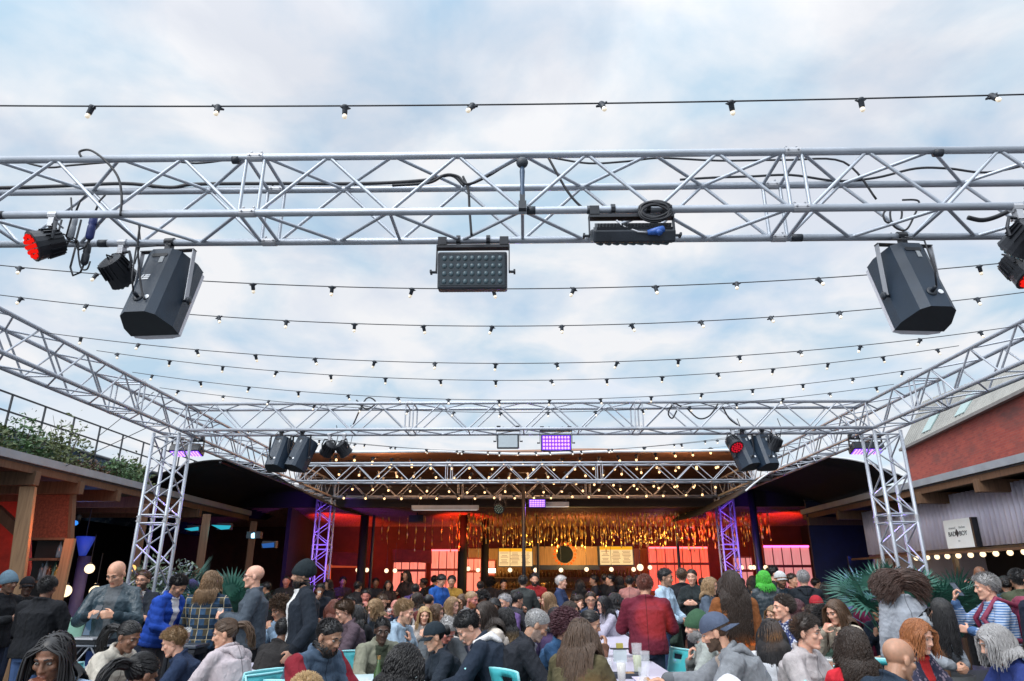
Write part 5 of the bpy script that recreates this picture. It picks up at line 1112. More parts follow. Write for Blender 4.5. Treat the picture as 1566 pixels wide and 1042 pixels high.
        v, f = capshell(rg, .014 if hair == 'curly' else .045, -.01, .3); put(W(v), f); r_, nn = scalp(int(1000 * q), rg, -.01)
        pa = grow(r_ + nn * (.016 if hair == 'curly' else .036), nn, H, hcn, .055 if hair == 'curly' else .045, rg, 8, .85, nn * 1., .12, wave=.012, wf=1.6, noface=False, lift=1.); rad = np.tile(.0058 * (1 - .6 * np.linspace(0, 1, 9))[None], (len(pa), 1)); put(*tubes(pa, rad, 4, .9))
    elif hair in ('long', 'bob', 'curlylong', 'braids', 'half'):
        v, f = capshell(rg, .009 if hair != 'braids' else .003, 0., .12); put(W(v), f); L = {'long': hl, 'bob': .21, 'curlylong': hl, 'braids': hl, 'half': hl}[hair]; Nn = {'braids': 150}.get(hair, int(950 * (q if q == 1 else .4)))
        r_, nn = scalp(Nn, rg, .004); wv = {'curlylong': .013, 'braids': .002}.get(hair, wave); T_ = 16
        pa = grow(r_ + nn * (.005 if hair != 'braids' else .001), nn, H, hcn, L, rg, T_, .55, None, .46 if hair != 'braids' else .8, lift=.12 if hair != 'braids' else .02, wave=wv, wf=4.5 if hair == 'curlylong' else 1.7, body=bodyc, clump=.0 if hair in ('braids', 'bob') else .18, nz_=.012)
        u = np.linspace(0, 1, T_ + 1)[None]; rad = np.tile((.0052 if hair == 'braids' else (.0058 if hair != 'bob' else .0082) * thickhair) * (1 - (.25 if hair == 'braids' else .72) * u ** 1.5), (len(pa), 1)); put(*tubes(pa, rad, 3 if hair != 'braids' else 5, .7 if hair != 'braids' else 1.))
    elif hair in ('pony', 'bun', 'tied'):
        v, f = capshell(rg, .008 if not hat else .003, 0., .10); put(W(v), f); r_, nn = scalp(int(260 * q), rg, .004); ho = .008 if not hat else -.002; tie = V3(0, .128, .045 if hair == 'pony' else .02)
        u = np.linspace(0, 1, 8)[None, :, None]; pa = (r_ + nn * ho)[:, None] * (1 - u) + tie * u; dl = (pa - CR) / (RR + ho + .002); l = np.linalg.norm(dl, axis=2, keepdims=True); pa = np.where(l < 1, CR + dl / np.maximum(l, .1) * (RR + ho + .002), pa); pa = hcn + pa @ H.T
        put(*tubes(pa, np.tile(.0068 * (1 - .4 * np.linspace(0, 1, 8))[None], (len(pa), 1)), 3))
        if hair == 'bun':
            N = 110; ph = rg.uniform(0, 6.28, N); th = rg.uniform(0, 6.28, N); u = np.linspace(0, 1.6, 9); ang = ph[:, None] + u[None] * 2.2; rr_ = .030 + .012 * np.cos(th)[:, None]; pa = np.stack([rr_ * np.cos(ang), tie[1] + .008 + .024 * np.sin(th)[:, None] + 0 * ang, tie[2] + rr_ * np.sin(ang)], -1); put(*tubes(hcn + pa @ H.T, np.full((N, 9), .0075), 4))
            v, f = capshell(rg, .0, .2); b_ = MB().ball(tuple(tie + V3(0, .01, 0)), (.034, .026, .034), 12, 8); 
            put(hcn + np.array(b_.v) @ H.T, [(*q_, q_[-1])[:4] if len(q_) == 3 else q_ for q_ in b_.f])
        else:
            N = int(120 * q) + 20; r0 = tie + rg.normal(0, .010, (N, 3)); pa = grow(r0, np.tile(V3(0, .8, .3), (N, 1)), H, hcn, hl * .7 if hair == 'pony' else hl, rg, 10, .7, np.tile(V3(0, .8, .1), (N, 1)), .35, wave=wave, wf=1.5, body=bodyc, noface=False, clump=.3); put(*tubes(pa, np.tile(.0105 * (1 - .7 * np.linspace(0, 1, 11))[None], (N, 1)), 4))
    elif hair == 'blown':
        v, f = capshell(rg, .02, 0., .2); put(W(v), f); N = 1300; r_, nn = scalp(N, rg, .004); ca2 = V3(1, .15, .10) * .9
        sd_ = np.where(r_[:, :1] + rg.normal(0, .03, (N, 1)) > -.015, 1, -.8); dn = nn * .25 + sd_ * V3(1, .1, 0) + V3(0, .1, .10); pa = grow(r_ + nn * .008, nn, H, hcn, .25, rg, 12, .90, dn, .11, wave=.014, wf=1.1, noface=False, lift=.1, clump=.45); put(*tubes(pa, np.tile(.0056 * (1 - .7 * np.linspace(0, 1, 13))[None], (N, 1)), 4))
    elif hair == 'drop':     # head bowed, hair falling forward over the face
        v, f = capshell(rg, .010, -.03, .2); put(W(v), f); N = 900; r_, nn = scalp(N, rg, -.02); pa = grow(r_ + nn * .004, nn, H, hcn, .36, rg, 14, .45, nn * .12 + V3(0, -.35, -.2), .7, wave=.006, noface=False, lift=.1, clump=.45, nz_=.012); put(*tubes(pa, np.tile(.0065 * (1 - .6 * np.linspace(0, 1, 15))[None], (N, 1)), 4))
    if n0: link('hair', me_np('hair', np.concatenate(hv), np.concatenate(hf), hm), root)
    if beard and beard[0] == 'full' and near:
        N = 260; d = rg.normal(size=(N * 4, 3)); p = V3(0, -.028, -.062) + V3(.058, .064, .058) * d / np.linalg.norm(d, axis=1, keepdims=True); p = p[(p[:, 1] < .0) & (p[:, 2] < -.052) & ~((np.abs(p[:, 0]) < .02) & (p[:, 2] > -.078) & (p[:, 1] < -.06))][:N]; nn = p - V3(0, -.02, -.05); nn /= np.linalg.norm(nn, axis=1, keepdims=True)
        pa = grow(p, nn, H, hcn, .024, rg, 4, .8, nn * .4 + V3(0, -.1, -.7), .1, noface=False); v, f = tubes(pa, np.tile(.0058 * (1 - .6 * np.linspace(0, 1, 5))[None], (len(pa), 1)), 3); link('beard', me_np('beard', v, f, hairmat('hair_' + beard[1], HAIR[beard[1]])), root)
    # ---- hat
    if hat:
        htm = fabric('hat_%d' % i, hatc)
        if hat in ('beanie', 'wrap'):
            b = MB(); rows = []; lo = -.012 if hat == 'beanie' else .028; n = 28; m = 12
            for k in range(m + 1):
                for j in range(n):
                    az = 2 * PI * j / n; y = math.sin(az); z0 = (lo + .030 * (1 if y < 0 else .2) * abs(y)) ; el0 = math.asin(max(-.9, min(.9, (z0 - CR[2]) / RR[2]))); e_ = el0 + (PI / 2 - el0) * k / m; g = .017 + (.006 if k < 3 else 0) + (.0015 if j % 2 else 0); top_ = 1 + (.18 if hat == 'beanie' else 0.) * (k / m) ** 2
                    rows.append((CR[0] + (RR[0] + g) * math.cos(e_) * math.cos(az), CR[1] + (RR[1] + g) * math.cos(e_) * y + (.02 * (k / m) if hat == 'beanie' else 0), CR[2] + (RR[2] + g) * math.sin(e_) * top_))
            v = np.array(rows); f = [(k * n + j, k * n + (j + 1) % n, (k + 1) * n + (j + 1) % n, (k + 1) * n + j) for k in range(m) for j in range(n)]; link('beanie' if hat == 'beanie' else 'head_wrap', me_np('hat', W(v), f, htm), root)
        else:
            sg = 1 if hat == 'cap_back' else -1; rows = []; n = 28; m = 10
            for k in range(m + 1):
                for j in range(n):
                    az = 2 * PI * j / n; y = math.sin(az); z0 = .030 - .012 * (y * -sg); el0 = math.asin((z0 - CR[2]) / RR[2]); e_ = el0 + (PI / 2 - el0) * k / m; g = .015; rows.append((CR[0] + (RR[0] + g) * math.cos(e_) * math.cos(az), CR[1] + (RR[1] + g) * math.cos(e_) * y, CR[2] + (RR[2] + g + .006) * math.sin(e_)))
            f = [(k * n + j, k * n + (j + 1) % n, (k + 1) * n + (j + 1) % n, (k + 1) * n + j) for k in range(m) for j in range(n)]; co = link('cap', me_np('cap', W(np.array(rows)), f, htm), root)
            v = []; f = []
            for k in range(9):
                a_ = -1 + 2 * k / 8; x = .078 * math.sin(a_ * 1.35); y0 = sg * (CR[1] * sg + (RR[1] + .012) * math.cos(a_ * 1.25)); ln = .062 * math.cos(a_ * 1.15) ** .6; v += [(x, y0, .026 - .010 * a_ * a_), (x, y0 + sg * ln, .014 - .022 * a_ * a_ - .0), (x, y0, .021 - .010 * a_ * a_), (x, y0 + sg * ln, .009 - .022 * a_ * a_)]
            for k in range(8): o_ = 4 * k; f += [(o_, o_ + 4, o_ + 5, o_ + 1), (o_ + 2, o_ + 3, o_ + 7, o_ + 6), (o_ + 1, o_ + 5, o_ + 7, o_ + 3)]
            link('brim', me_np('brim', W(np.array(v)), f, htm), co)
    # ---- eyes, brows, glasses
    if Y < 12.5 and abs(((face + hy + 180) % 360) - 180) < 128 and hair != 'drop':
        for e in (-1, 1):
            c = V3(e * .0315, -.0755, .001); b = MB(); b.cur = 0; b.ball(c, (.0128, .0125, .0068), 12, 8); b.cur = 1; b.ball(c + V3(0, -.0088, 0), (.0062, .0046, .0058), 10, 6); me = me_np('eye', np.array(b.v) @ H.T + hcn, b.f, [mat('eye_white', (.26, .235, .22), .3, 0, 0), mat('iris_dark', (.02, .014, .010), .15, 0, 0)], True, b.m); link('eye', me, root)
            b = MB(); P_ = [V3(e * .014, -.0945, .0225), V3(e * .030, -.0915, .0275), V3(e * .048, -.078, .0205)]; b.tube([W(p) for p in P_], [.0038, .0042, .0022], 6); b.build('eyebrow', hairmat('hair_' + (beard[1] if beard and hair == 'bald' else (hc if isinstance(hc, str) and hc not in ('green', 'white') else 'dark')), HAIR['dark']), root, True)
    if glasses:
        b = MB()
        for e in (-1, 1):
            c = V3(e * .033, -.104, -.002); b.tube([W(c + V3(.024 * math.cos(a), 0, .019 * math.sin(a))) for a in [2 * PI * k / 14 for k in range(15)]], .0022, 5); b.tube([W(c + V3(e * .024, 0, .004)), W(V3(e * .080, -.06, .004)), W(V3(e * .084, .015, .0))], .002, 5)
        b.tube([W(V3(-.009, -.106, .004)), W(V3(.009, -.106, .004))], .0022, 5); b.build('glasses', mat('glasses_frame', (.02, .02, .025), .3), root, True)
    Mw = Matrix.Translation(root.location) @ Matrix.Rotation(rz, 4, 'Z') @ Matrix.Scale(s, 4)
    PEOPLE.append(root); return dict(root=root, M=Mw, hand={k: Mw @ Vector(v) for k, v in hds.items()}, s=s, rz=rz, sit=sit, pel=Mw @ Vector(pel), nb=nb, ch=ch, u2=u2, sh=sh, hc=hcn, H=H, Y=Y)
def finish_people():
    tmp = []
    for v, f, vox, it, fn in JOBS:
        me = bpy.data.meshes.new('t'); me.from_pydata(v.tolist(), [], f); me.update(); o = bpy.data.objects.new('t', me); COL.objects.link(o); m = o.modifiers.new('r', 'REMESH'); m.mode = 'VOXEL'; m.voxel_size = vox; m.adaptivity = 0; sm_ = o.modifiers.new('s', 'SMOOTH'); sm_.iterations = it; sm_.factor = .5; tmp.append((o, fn))
    dg = bpy.context.evaluated_depsgraph_get(); res = [bpy.data.meshes.new_from_object(o.evaluated_get(dg)) for o, _ in tmp]
    for (o, fn), me in zip(tmp, res):
        src = o.data; bpy.data.objects.remove(o); bpy.data.meshes.remove(src); v = np.zeros(len(me.vertices) * 3); me.vertices.foreach_get('co', v); v = v.reshape(-1, 3)
        def mk(name, v_, mats, me=me):
            me.name = name; me.materials.clear()
            for x in mats: me.materials.append(x)
            me.polygons.foreach_set('use_smooth', [True] * len(me.polygons)); return me
        fn(v, None, mk)
# ------------------------------------------------------------------ the crowd, near row to far row
NAVY_ = (.012, .018, .040); BLK_ = (.010, .011, .014); JEAN = (.045, .085, .19); DJ = (.02, .028, .05); GREYC = (.23, .24, .26)
G = {}
def p(key, *a, **k): G[key] = person(*a, **k); return G[key]
# -- nearest, bottom edge
p('braids', 'woman with long black braids facing us, hand at her mouth', 85, 966, 66, 'sit', 6, 'brown', 'braids', 'black', (.30, .38, .50), JEAN, ('mouth', 'table'), -4, 10, 18, 'f', hl=.55, thick=.028, Y=3.75)
p('cornrow', 'woman seen from behind with black cornrows and a dark red top at the bottom left', 229, 998, 58, 'sit', 150, 'brown', 'tied', 'black', (.12, .015, .018), DJ, ('table', 'table'), 0, 14, 20, 'f', hl=.3, Y=4.1)
p('blondtop', 'fair haired person whose crown alone shows at the bottom edge, below the padded blue vest', 473, 1029, 66, 'sit', 170, 'pale', 'short', 'blond', (.3, .3, .3), DJ, ('lap', 'lap'), Y=3.6, ztop=None, lean=26)
p('scrunchie', 'woman with black wavy hair tied by a teal scrunchie at the bottom centre', 626, 983, 58, 'sit', 118, 'tan', 'curlylong', 'black', (.015, .018, .025), DJ, ('table', 'table'), 8, 8, 20, 'f', hl=.26, Y=4.3)
p('paletop', 'person with a pale woolly hat showing only at the bottom edge before the grey hoodie', 1112, 1033, 66, 'sit', 180, 'pale', 'short', 'grey', (.4, .4, .42), DJ, ('lap', 'lap'), Y=3.5, hat='beanie', hatc=(.58, .57, .60), lean=26)
p('baldnavy', 'bald man in a dark navy jacket in profile at the bottom right', 1374, 974, 60, 'sit', 100, 'tan', 'bald', 'dark', (.014, .026, .045), DJ, ('table', 'table'), 4, 8, 20, Y=4.35, thick=.03, build_=1.08)
p('redcurl', 'woman with dark curly clipped back hair and a bright red top seen from behind', 1300, 957, 52, 'sit', 172, 'fair', 'curlylong', 'dark', (.50, .018, .030), DJ, ('table', 'table'), 0, 0, 14, 'f', hl=.30, Y=4.75)
# -- left standing group
p('beanieL', 'man in a grey blue beanie and black coat at the far left', 17, 872, 33, 'stand', 78, 'brown', 'short', 'black', BLK_, DJ, ('front', 'pocket'), hat='beanie', hatc=(.10, .16, .21), thick=.035, Y=8.0, beard=('stubble', 'black'))
p('capL', 'man with a dark cap turned sideways between the grey beanie and the broad black back', 45, 880, 32, 'stand', 50, 'dark', 'crop', 'black', (.02, .02, .022), DJ, ('pocket', 'pocket'), hat='cap', hatc=(.012, .012, .015), Y=8.9)
p('backL', 'broad man in a black jacket seen from behind at the left', 76, 881, 36, 'stand', 176, 'brown', 'short', 'black', (.008, .009, .012), JEAN, ('front', 'front'), hy=10, thick=.045, build_=1.12, Y=7.3)
p('edgeL', 'seated person cut by the left edge in a speckled dark jacket', -22, 962, 52, 'sit', 110, 'fair', 'short', 'dark', (.05, .05, .055), DJ, ('table', 'table'), kind='print', col2=(.3, .3, .28), Y=5.0)
p('baldphone', 'bald man in a teal black leather jacket looking down at his phone', 178, 858, 38, 'stand', 12, 'fair', 'bald', 'brown', (.020, .040, .055), (.02, .045, .16), ('front', 'front'), -14, 26, 2, thick=.028, Y=7.1, puff=-1, open_=(.10, .11, .12))
p('logo', 'bearded man with glasses and a dark jacket standing by the left tower plants', 221, 872, 25, 'stand', 5, 'fair', 'short', 'brown', (.016, .02, .028), DJ, ('cross', 'cross'), glasses=True, beard=('full', 'brown'), open_=(.35, .33, .32), Y=8.9)
p('puffer', 'dark haired man in a bright blue puffer jacket bending to the right', 280, 882, 31, 'stand', 78, 'tan', 'swept', 'black', (.012, .055, .33), (.06, .06, .07), ('low', 'low'), 0, 26, 16, kind='plain', thick=.042, puff=1, beard=('stubble', 'black'), open_=(.62, .62, .66), Y=8.3)
p('plaid', 'person with long half tied hair in a blue and cream plaid overshirt seen from behind', 325, 872, 33, 'stand', 180, 'fair', 'half', 'light', (.035, .075, .14), DJ, ('front', 'front'), hy=0, kind='plaid', col2=(.42, .36, .24), hl=.26, wave=.014, thick=.030, Y=7.8)
p('greymarl', 'man in a dark blue patterned jumper half hidden behind the plaid overshirt', 296, 886, 28, 'stand', 150, 'fair', 'short', 'dark', (.05, .075, .12), DJ, ('front', 'front'), hat='beanie', hatc=(.03, .035, .06), Y=9.6, kind='stripe', col2=(.10, .05, .06))
p('baldgrey', 'bald man with glasses in a charcoal jacket standing sideways with a drink', 391, 863, 33, 'stand', -68, 'pale', 'bald', 'grey', (.055, .070, .090), (.015, .016, .02), ('front', 'front'), -4, 2, 2, glasses=True, thick=.036, Y=7.6)
p('beanieB', 'bearded man in a black beanie and black bomber jacket near the left purple tower', 466, 855, 38, 'stand', -62, 'tan', 'short', 'black', (.012, .017, .026), DJ, ('pocket', 'pocket'), -12, 2, 2, hat='beanie', hatc=(.008, .014, .018), beard=('full', 'black'), open_=(.6, .6, .6), thick=.036, Y=6.9)
# -- left seated
p('cream', 'woman in a cream denim jacket with hair pulled back leaning right over the table', 205, 950, 42, 'sit', 76, 'brown', 'tied', 'black', (.46, .42, .36), JEAN, ('table', 'table'), 0, 10, 26, 'f', hl=.34, thick=.032, Y=6.0)
p('fairman', 'fair haired man in a navy sweatshirt in profile beside the cream jacket', 264, 960, 43, 'sit', -70, 'pale', 'side', 'sandy', (.014, .026, .060), DJ, ('table', 'table'), -6, 10, 22, thick=.03, Y=6.1)
p('hoodie', 'woman with a brown ponytail and pale pink grey hoodie turned left', 345, 945, 44, 'sit', -118, 'fair', 'pony', 'brown', (.44, .38, .40), DJ, ('chin', 'table'), 42, 4, 16, 'f', hl=.36, hood=True, thick=.036, Y=6.0)
p('curlyblue', 'curly brown haired woman in a light denim shirt eating behind the charcoal jacket', 427, 915, 31, 'sit', -30, 'fair', 'curly', 'brown', (.20, .29, .40), DJ, ('table', 'sip'), -10, 12, 16, 'f', Y=8.6)
p('blackpatch', 'man with short black hair in a black and brown panelled jacket from behind', 438, 944, 38, 'sit', 150, 'brown', 'crop', 'black', (.020, .018, .018), DJ, ('table', 'table'), 8, 0, 20, thick=.034, Y=6.9, sleeve=(.012, .013, .016))
p('headwrap', 'bearded man with a dark head wrap and white tee looking down to the left', 468, 934, 40, 'sit', -22, 'dark', 'crop', 'black', (.012, .012, .015), DJ, ('table', 'table'), -8, 22, 20, hat='wrap', hatc=(.05, .045, .06), open_=(.6, .6, .6), beard=('full', 'black'), Y=7.5)
p('vest', 'bearded man in a padded blue vest over dark red sleeves at the front', 510, 946, 51, 'sit', 62, 'tan', 'crop', 'black', (.055, .085, .13), DJ, ('table', 'table'), 4, 10, 24, thick=.044, puff=1, sleeve=(.19, .012, .022), beard=('full', 'black'), Y=5.35, build_=1.08)
p('purplejkt', 'man with tousled brown hair in a plum grey jacket looking left', 524, 918, 33, 'sit', -60, 'pale', 'side', 'brown', (.080, .055, .070), DJ, ('table', 'table'), -6, 14, 14, thick=.034, Y=8.4)
p('redbrownL', 'woman with long reddish hair half hidden behind the plum jacket', 512, 916, 27, 'sit', -150, 'fair', 'long', 'auburn', (.10, .08, .08), DJ, ('table', 'table'), sex='f', Y=10.2)
p('darkmanL', 'dark haired man looking right behind the plum jacket', 536, 911, 25, 'sit', 50, 'fair', 'short', 'black', (.03, .03, .035), DJ, ('table', 'chin'), Y=11.0)
p('blackhair', 'woman with long black hair and black coat from behind left of the blond bob', 549, 924, 29, 'sit', 176, 'fair', 'long', 'black', BLK_, DJ, ('table', 'table'), sex='f', hl=.4, Y=9.4)
p('blondbob', 'woman with a short blond bob and black jacket looking down left', 571, 916, 27, 'sit', -52, 'pale', 'bob', 'sandy', (.012, .018, .026), DJ, ('table', 'table'), -6, 16, 14, 'f', Y=10.0)
p('khaki', 'man with cropped hair in a khaki jacket leaning on his forearm', 586, 944, 38, 'sit', 34, 'dark', 'crop', 'black', (.20, .20, .15), (.45, .43, .42), ('table', 'table'), -16, 0, 22, thick=.036, open_=(.05, .06, .04), Y=7.0)
p('drinker', 'bald man drinking from a glass behind the light blue hoodie', 606, 916, 26, 'sit', -20, 'red', 'bald', 'brown', (.02, .035, .07), DJ, ('sip', 'table'), -10, -2, 8, Y=10.8)
p('bluehood', 'blond man in a light blue hoodie facing right', 622, 918, 35, 'sit', 70, 'pale', 'swept', 'sandy', (.28, .37, .46), DJ, ('table', 'chin'), 4, 4, 16, hood=True, thick=.036, beard=('stubble', 'sandy'), Y=8.0)
p('smile', 'smiling blond woman looking at us beside the light blue hoodie', 649, 927, 28, 'sit', 10, 'pale', 'long', 'blond', (.42, .38, .36), DJ, ('chin', 'table'), 6, 2, 8, 'f', hl=.28, Y=9.6)
p('capbun', 'person in a black cap with a low bun and black jacket facing left', 662, 949, 43, 'sit', -66, 'fair', 'bun', 'black', (.014, .020, .030), DJ, ('table', 'table'), -4, 8, 18, 'f', hat='cap', hatc=(.012, .020, .028), thick=.03, Y=6.3)
p('brownR', 'woman with brown shoulder length hair facing right behind the black cap', 670, 923, 28, 'sit', 72, 'pale', 'long', 'brown', (.26, .30, .26), DJ, ('table', 'table'), 0, 8, 10, 'f', hl=.24, Y=9.9)
p('whitehood', 'person in a navy coat with a white fleece hood hunched at the table', 706, 938, 42, 'sit', -98, 'pale', 'short', 'black', (.014, .022, .038), DJ, ('table', 'table'), 20, 26, 30, hood=True, hoodc=(.62, .60, .60), thick=.040, build_=.92, Y=6.2)
p('greyold', 'older man with thin grey hair leaning in left of the white hood', 690, 946, 40, 'sit', 30, 'red', 'crop', 'grey', (.08, .09, .10), DJ, ('table', 'table'), 10, 34, 26, Y=7.1)
p('creamjump', 'woman with dark hair in a cream padded jumper facing left', 740, 919, 38, 'sit', -66, 'pale', 'long', 'dark', (.52, .46, .40), DJ, ('chin', 'table'), 0, 4, 14, 'f', hl=.30, thick=.044, Y=7.4)
p('pinkshine', 'woman with black hair facing us between the cream jumper and the blond tips', 755, 914, 31, 'sit', -16, 'pale', 'long', 'black', (.10, .07, .09), DJ, ('table', 'chin'), 10, 6, 10, 'f', hl=.26, Y=8.8)
p('tips', 'woman with black hair fading to blond tips seen from behind', 773, 928, 36, 'sit', -168, 'fair', 'long', 'black', (.03, .05, .07), DJ, ('table', 'table'), sex='f', hl=.30, wave=.016, hair2='blond', Y=7.6)
p('purplelit', 'man in a purple lit jacket sitting behind the blond tips', 771, 908, 26, 'sit', -40, 'fair', 'short', 'grey', (.10, .06, .16), DJ, ('table', 'table'), Y=10.8)
p('greyjkt', 'man in a light grey jacket in profile with a ginger beard', 722, 903, 25, 'sit', 64, 'red', 'crop', 'sandy', (.20, .20, .20), DJ, ('table', 'table'), 0, 4, 12, beard=('full', 'ginger'), thick=.035, Y=11.0)
p('blondface', 'blond woman turned right in front of the grey jacket man', 693, 912, 25, 'sit', 60, 'pale', 'long', 'sandy', (.42, .38, .34), DJ, ('table', 'table'), sex='f', hl=.3, Y=10.8)
# -- centre
p('bald827', 'man with close cropped grey hair in a black jacket with grey shoulders looking down', 828, 933, 44, 'sit', 94, 'tan', 'crop', 'grey', (.014, .016, .022), DJ, ('table', 'table'), 6, 20, 22, thick=.036, beard=('stubble', 'grey'), Y=6.2, open_=(.2, .2, .24))
p('curlyred', 'woman with round curly plum hair and blue jacket beside the long haired woman', 868, 937, 38, 'sit', 60, 'fair', 'curly', 'plum', (.03, .08, .17), DJ, ('table', 'table'), 14, 8, 18, 'f', Y=6.6)
p('longhair', 'woman with very long ash brown hair in an olive jacket from behind', 888, 944, 48, 'sit', 160, 'fair', 'long', 'brown', (.085, .070, .035), DJ, ('table', 'table'), 0, 6, 18, 'f', hl=.62, thick=.034, Y=5.4, wave=.010, thickhair=1.15)
p('profileR', 'black haired woman in a brown top eating in profile to the right', 905, 933, 38, 'sit', 74, 'tan', 'bun', 'black', (.16, .075, .05), DJ, ('sip', 'table'), 0, 6, 20, 'f', Y=7.0)
p('blackcap', 'person with a round head of black hair behind the curly plum hair', 850, 928, 33, 'sit', 170, 'fair', 'bob', 'black', (.05, .03, .08), DJ, ('table', 'table'), sex='f', Y=8.2)
p('purplewoman', 'woman with dark wavy hair in purple light facing right behind the plum curls', 873, 919, 30, 'sit', 66, 'fair', 'bob', 'dark', (.09, .06, .14), DJ, ('table', 'chin'), sex='f', Y=9.0)
p('armsup', 'woman with glasses facing us, hands raised by her head, far down the tables', 903, 904, 24, 'sit', -4, 'fair', 'tied', 'dark', (.02, .035, .07), DJ, ('up', 'up'), sex='f', glasses=True, Y=11.2)
p('paleshirt', 'person in a pale patterned top bending at the far end of the centre table', 941, 906, 24, 'sit', 120, 'fair', 'bob', 'black', (.40, .40, .48), DJ, ('table', 'table'), sex='f', Y=11.4, kind='print', col2=(.08, .12, .2))
p('pinkshirt', 'person in a dusty pink shirt standing before the bar counter', 962, 881, 18, 'stand', 168, 'fair', 'short', 'black', (.34, .16, .15), DJ, ('front', 'front'), Y=15.0)
p('maroon', 'reddish haired person in a maroon velvet jacket standing over the centre table', 986, 879, 35, 'stand', 172, 'fair', 'short', 'auburn', (.115, .012, .026), (.02, .03, .055), ('front', 'front'), -12, 12, 4, thick=.046, build_=1.10, Y=7.7)
p('greenbeanie', 'grey bearded man in a green beanie facing left at the centre table', 1062, 932, 44, 'sit', -94, 'pale', 'short', 'grey', (.28, .30, .28), DJ, ('chin', 'table'), 0, 0, 16, hat='beanie', hatc=(.035, .085, .045), beard=('full', 'grey'), Y=6.5)
p('capgrey', 'man in a backwards slate cap and grey hoodie leaning on the centre table', 1086, 934, 52, 'sit', -104, 'fair', 'short', 'brown', (.19, .20, .215), DJ, ('reach', 'table'), -4, 6, 24, hat='cap_back', hatc=(.075, .095, .145), hood=True, thick=.042, build_=1.12, open_=(.40, .32, .26), beard=('stubble', 'brown'), Y=5.3)
p('shirtblue', 'dark haired bearded man in a pale blue shirt standing and looking right', 1017, 869, 27, 'stand', 58, 'tan', 'short', 'black', (.38, .50, .62), (.03, .05, .11), ('low', 'low'), 8, 4, 2, beard=('full', 'black'), Y=9.9, thick=.028)
p('blacksuit', 'man in a black coat seen from behind beside the pale blue shirt', 1042, 869, 22, 'stand', 160, 'pale', 'short', 'brown', BLK_, BLK_, ('front', 'front'), Y=11.9, thick=.035)
p('womandark', 'dark haired woman in a black top standing and looking left', 1057, 870, 23, 'stand', -24, 'pale', 'tied', 'dark', (.018, .024, .026), BLK_, ('front', 'front'), sex='f', Y=11.4)
p('blonddenim', 'blond woman in a grey denim jacket and blue scarf facing right', 1086, 882, 28, 'stand', 52, 'pale', 'bob', 'sandy', (.075, .10, .14), DJ, ('front', 'front'), 4, 4, 4, sex='f', Y=9.4)
p('browncurl', 'woman with long dark curls in a rust brown jacket standing with her back to us', 1117, 871, 40, 'stand', 174, 'fair', 'curlylong', 'dark', (.20, .070, .022), (.015, .016, .02), ('down', 'front'), 0, 0, 3, 'f', hl=.58, thick=.040, Y=6.9, thickhair=1.2)
# -- right
p('greenhair', 'person with bright green hair in a black leather jacket from behind', 1167, 872, 26, 'stand', 178, 'fair', 'bob', 'green', (.022, .034, .044), BLK_, ('front', 'front'), sex='f', thick=.035, Y=10.6, puff=-1)
p('profile2', 'dark haired man in black in profile behind the green hair', 1182, 866, 21, 'stand', 76, 'pale', 'swept', 'black', BLK_, BLK_, ('front', 'front'), Y=12.8)
p('whitecap', 'bearded man in a white cap and dark jacket facing us', 1192, 872, 26, 'stand', 6, 'fair', 'short', 'brown', (.022, .036, .052), BLK_, ('down', 'front'), hat='cap', hatc=(.5, .5, .5), beard=('full', 'brown'), Y=10.8, thick=.034)
p('redsleeve', 'person in a dark red jacket between the white cap and the grey haired man', 1210, 877, 20, 'stand', 40, 'fair', 'short', 'dark', (.14, .02, .02), BLK_, ('front', 'front'), Y=13.0)
p('greyback', 'grey haired man in a black hooded jacket with a pale print on the back', 1227, 872, 26, 'stand', 168, 'pale', 'short', 'grey', (.014, .018, .024), BLK_, ('front', 'front'), hood=True, thick=.036, Y=10.7)
p('leopard', 'man with swept back hair in a blue white spotted shirt facing left', 1196, 910, 35, 'sit', -78, 'pale', 'swept', 'dark', (.030, .042, .12), DJ, ('table', 'table'), -4, -6, 10, kind='print', col2=(.42, .44, .52), Y=7.9)
p('behindleo', 'sandy haired woman hidden behind the spotted shirt', 1181, 925, 31, 'sit', -60, 'fair', 'long', 'light', (.3, .25, .2), DJ, ('table', 'table'), sex='f', Y=8.9)
p('auburn', 'woman with plum red hair looking down right of the spotted shirt', 1220, 916, 30, 'sit', 40, 'pale', 'long', 'plum', (.05, .04, .06), DJ, ('table', 'table'), 10, 16, 12, 'f', hl=.24, Y=9.2)
p('redcap', 'person in a red cap and dark jacket at the far right table', 1247, 909, 27, 'sit', -10, 'fair', 'short', 'dark', (.03, .035, .035), DJ, ('table', 'table'), hat='cap', hatc=(.35, .02, .03), Y=10.0)
p('eating', 'woman with long brown hair in a cream jumper eating with both hands', 1273, 916, 35, 'sit', -66, 'pale', 'long', 'brown', (.46, .40, .32), DJ, ('sip', 'chin'), 0, 8, 16, 'f', hl=.46, Y=7.8, thick=.034)
p('burgundy', 'red haired person in a burgundy dress seen from behind by the right plants', 1319, 895, 29, 'stand', 176, 'fair', 'long', 'ginger', (.13, .012, .045), (.1, .01, .03), ('down', 'down'), sex='f', hl=.2, Y=9.8)
p('blacklong', 'woman with long straight black hair in a white jacket from behind', 1177, 945, 44, 'sit', 164, 'fair', 'long', 'black', (.50, .51, .54), DJ, ('table', 'table'), sex='f', hl=.44, thick=.040, Y=5.9, thickhair=1.15, wave=.003)
p('fleece', 'young man with brown hair in a pale grey fleece looking to the right', 1230, 940, 49, 'sit', 44, 'pale', 'side', 'dark', (.42, .38, .38), DJ, ('table', 'table'), 10, -4, 14, thick=.040, Y=5.5)
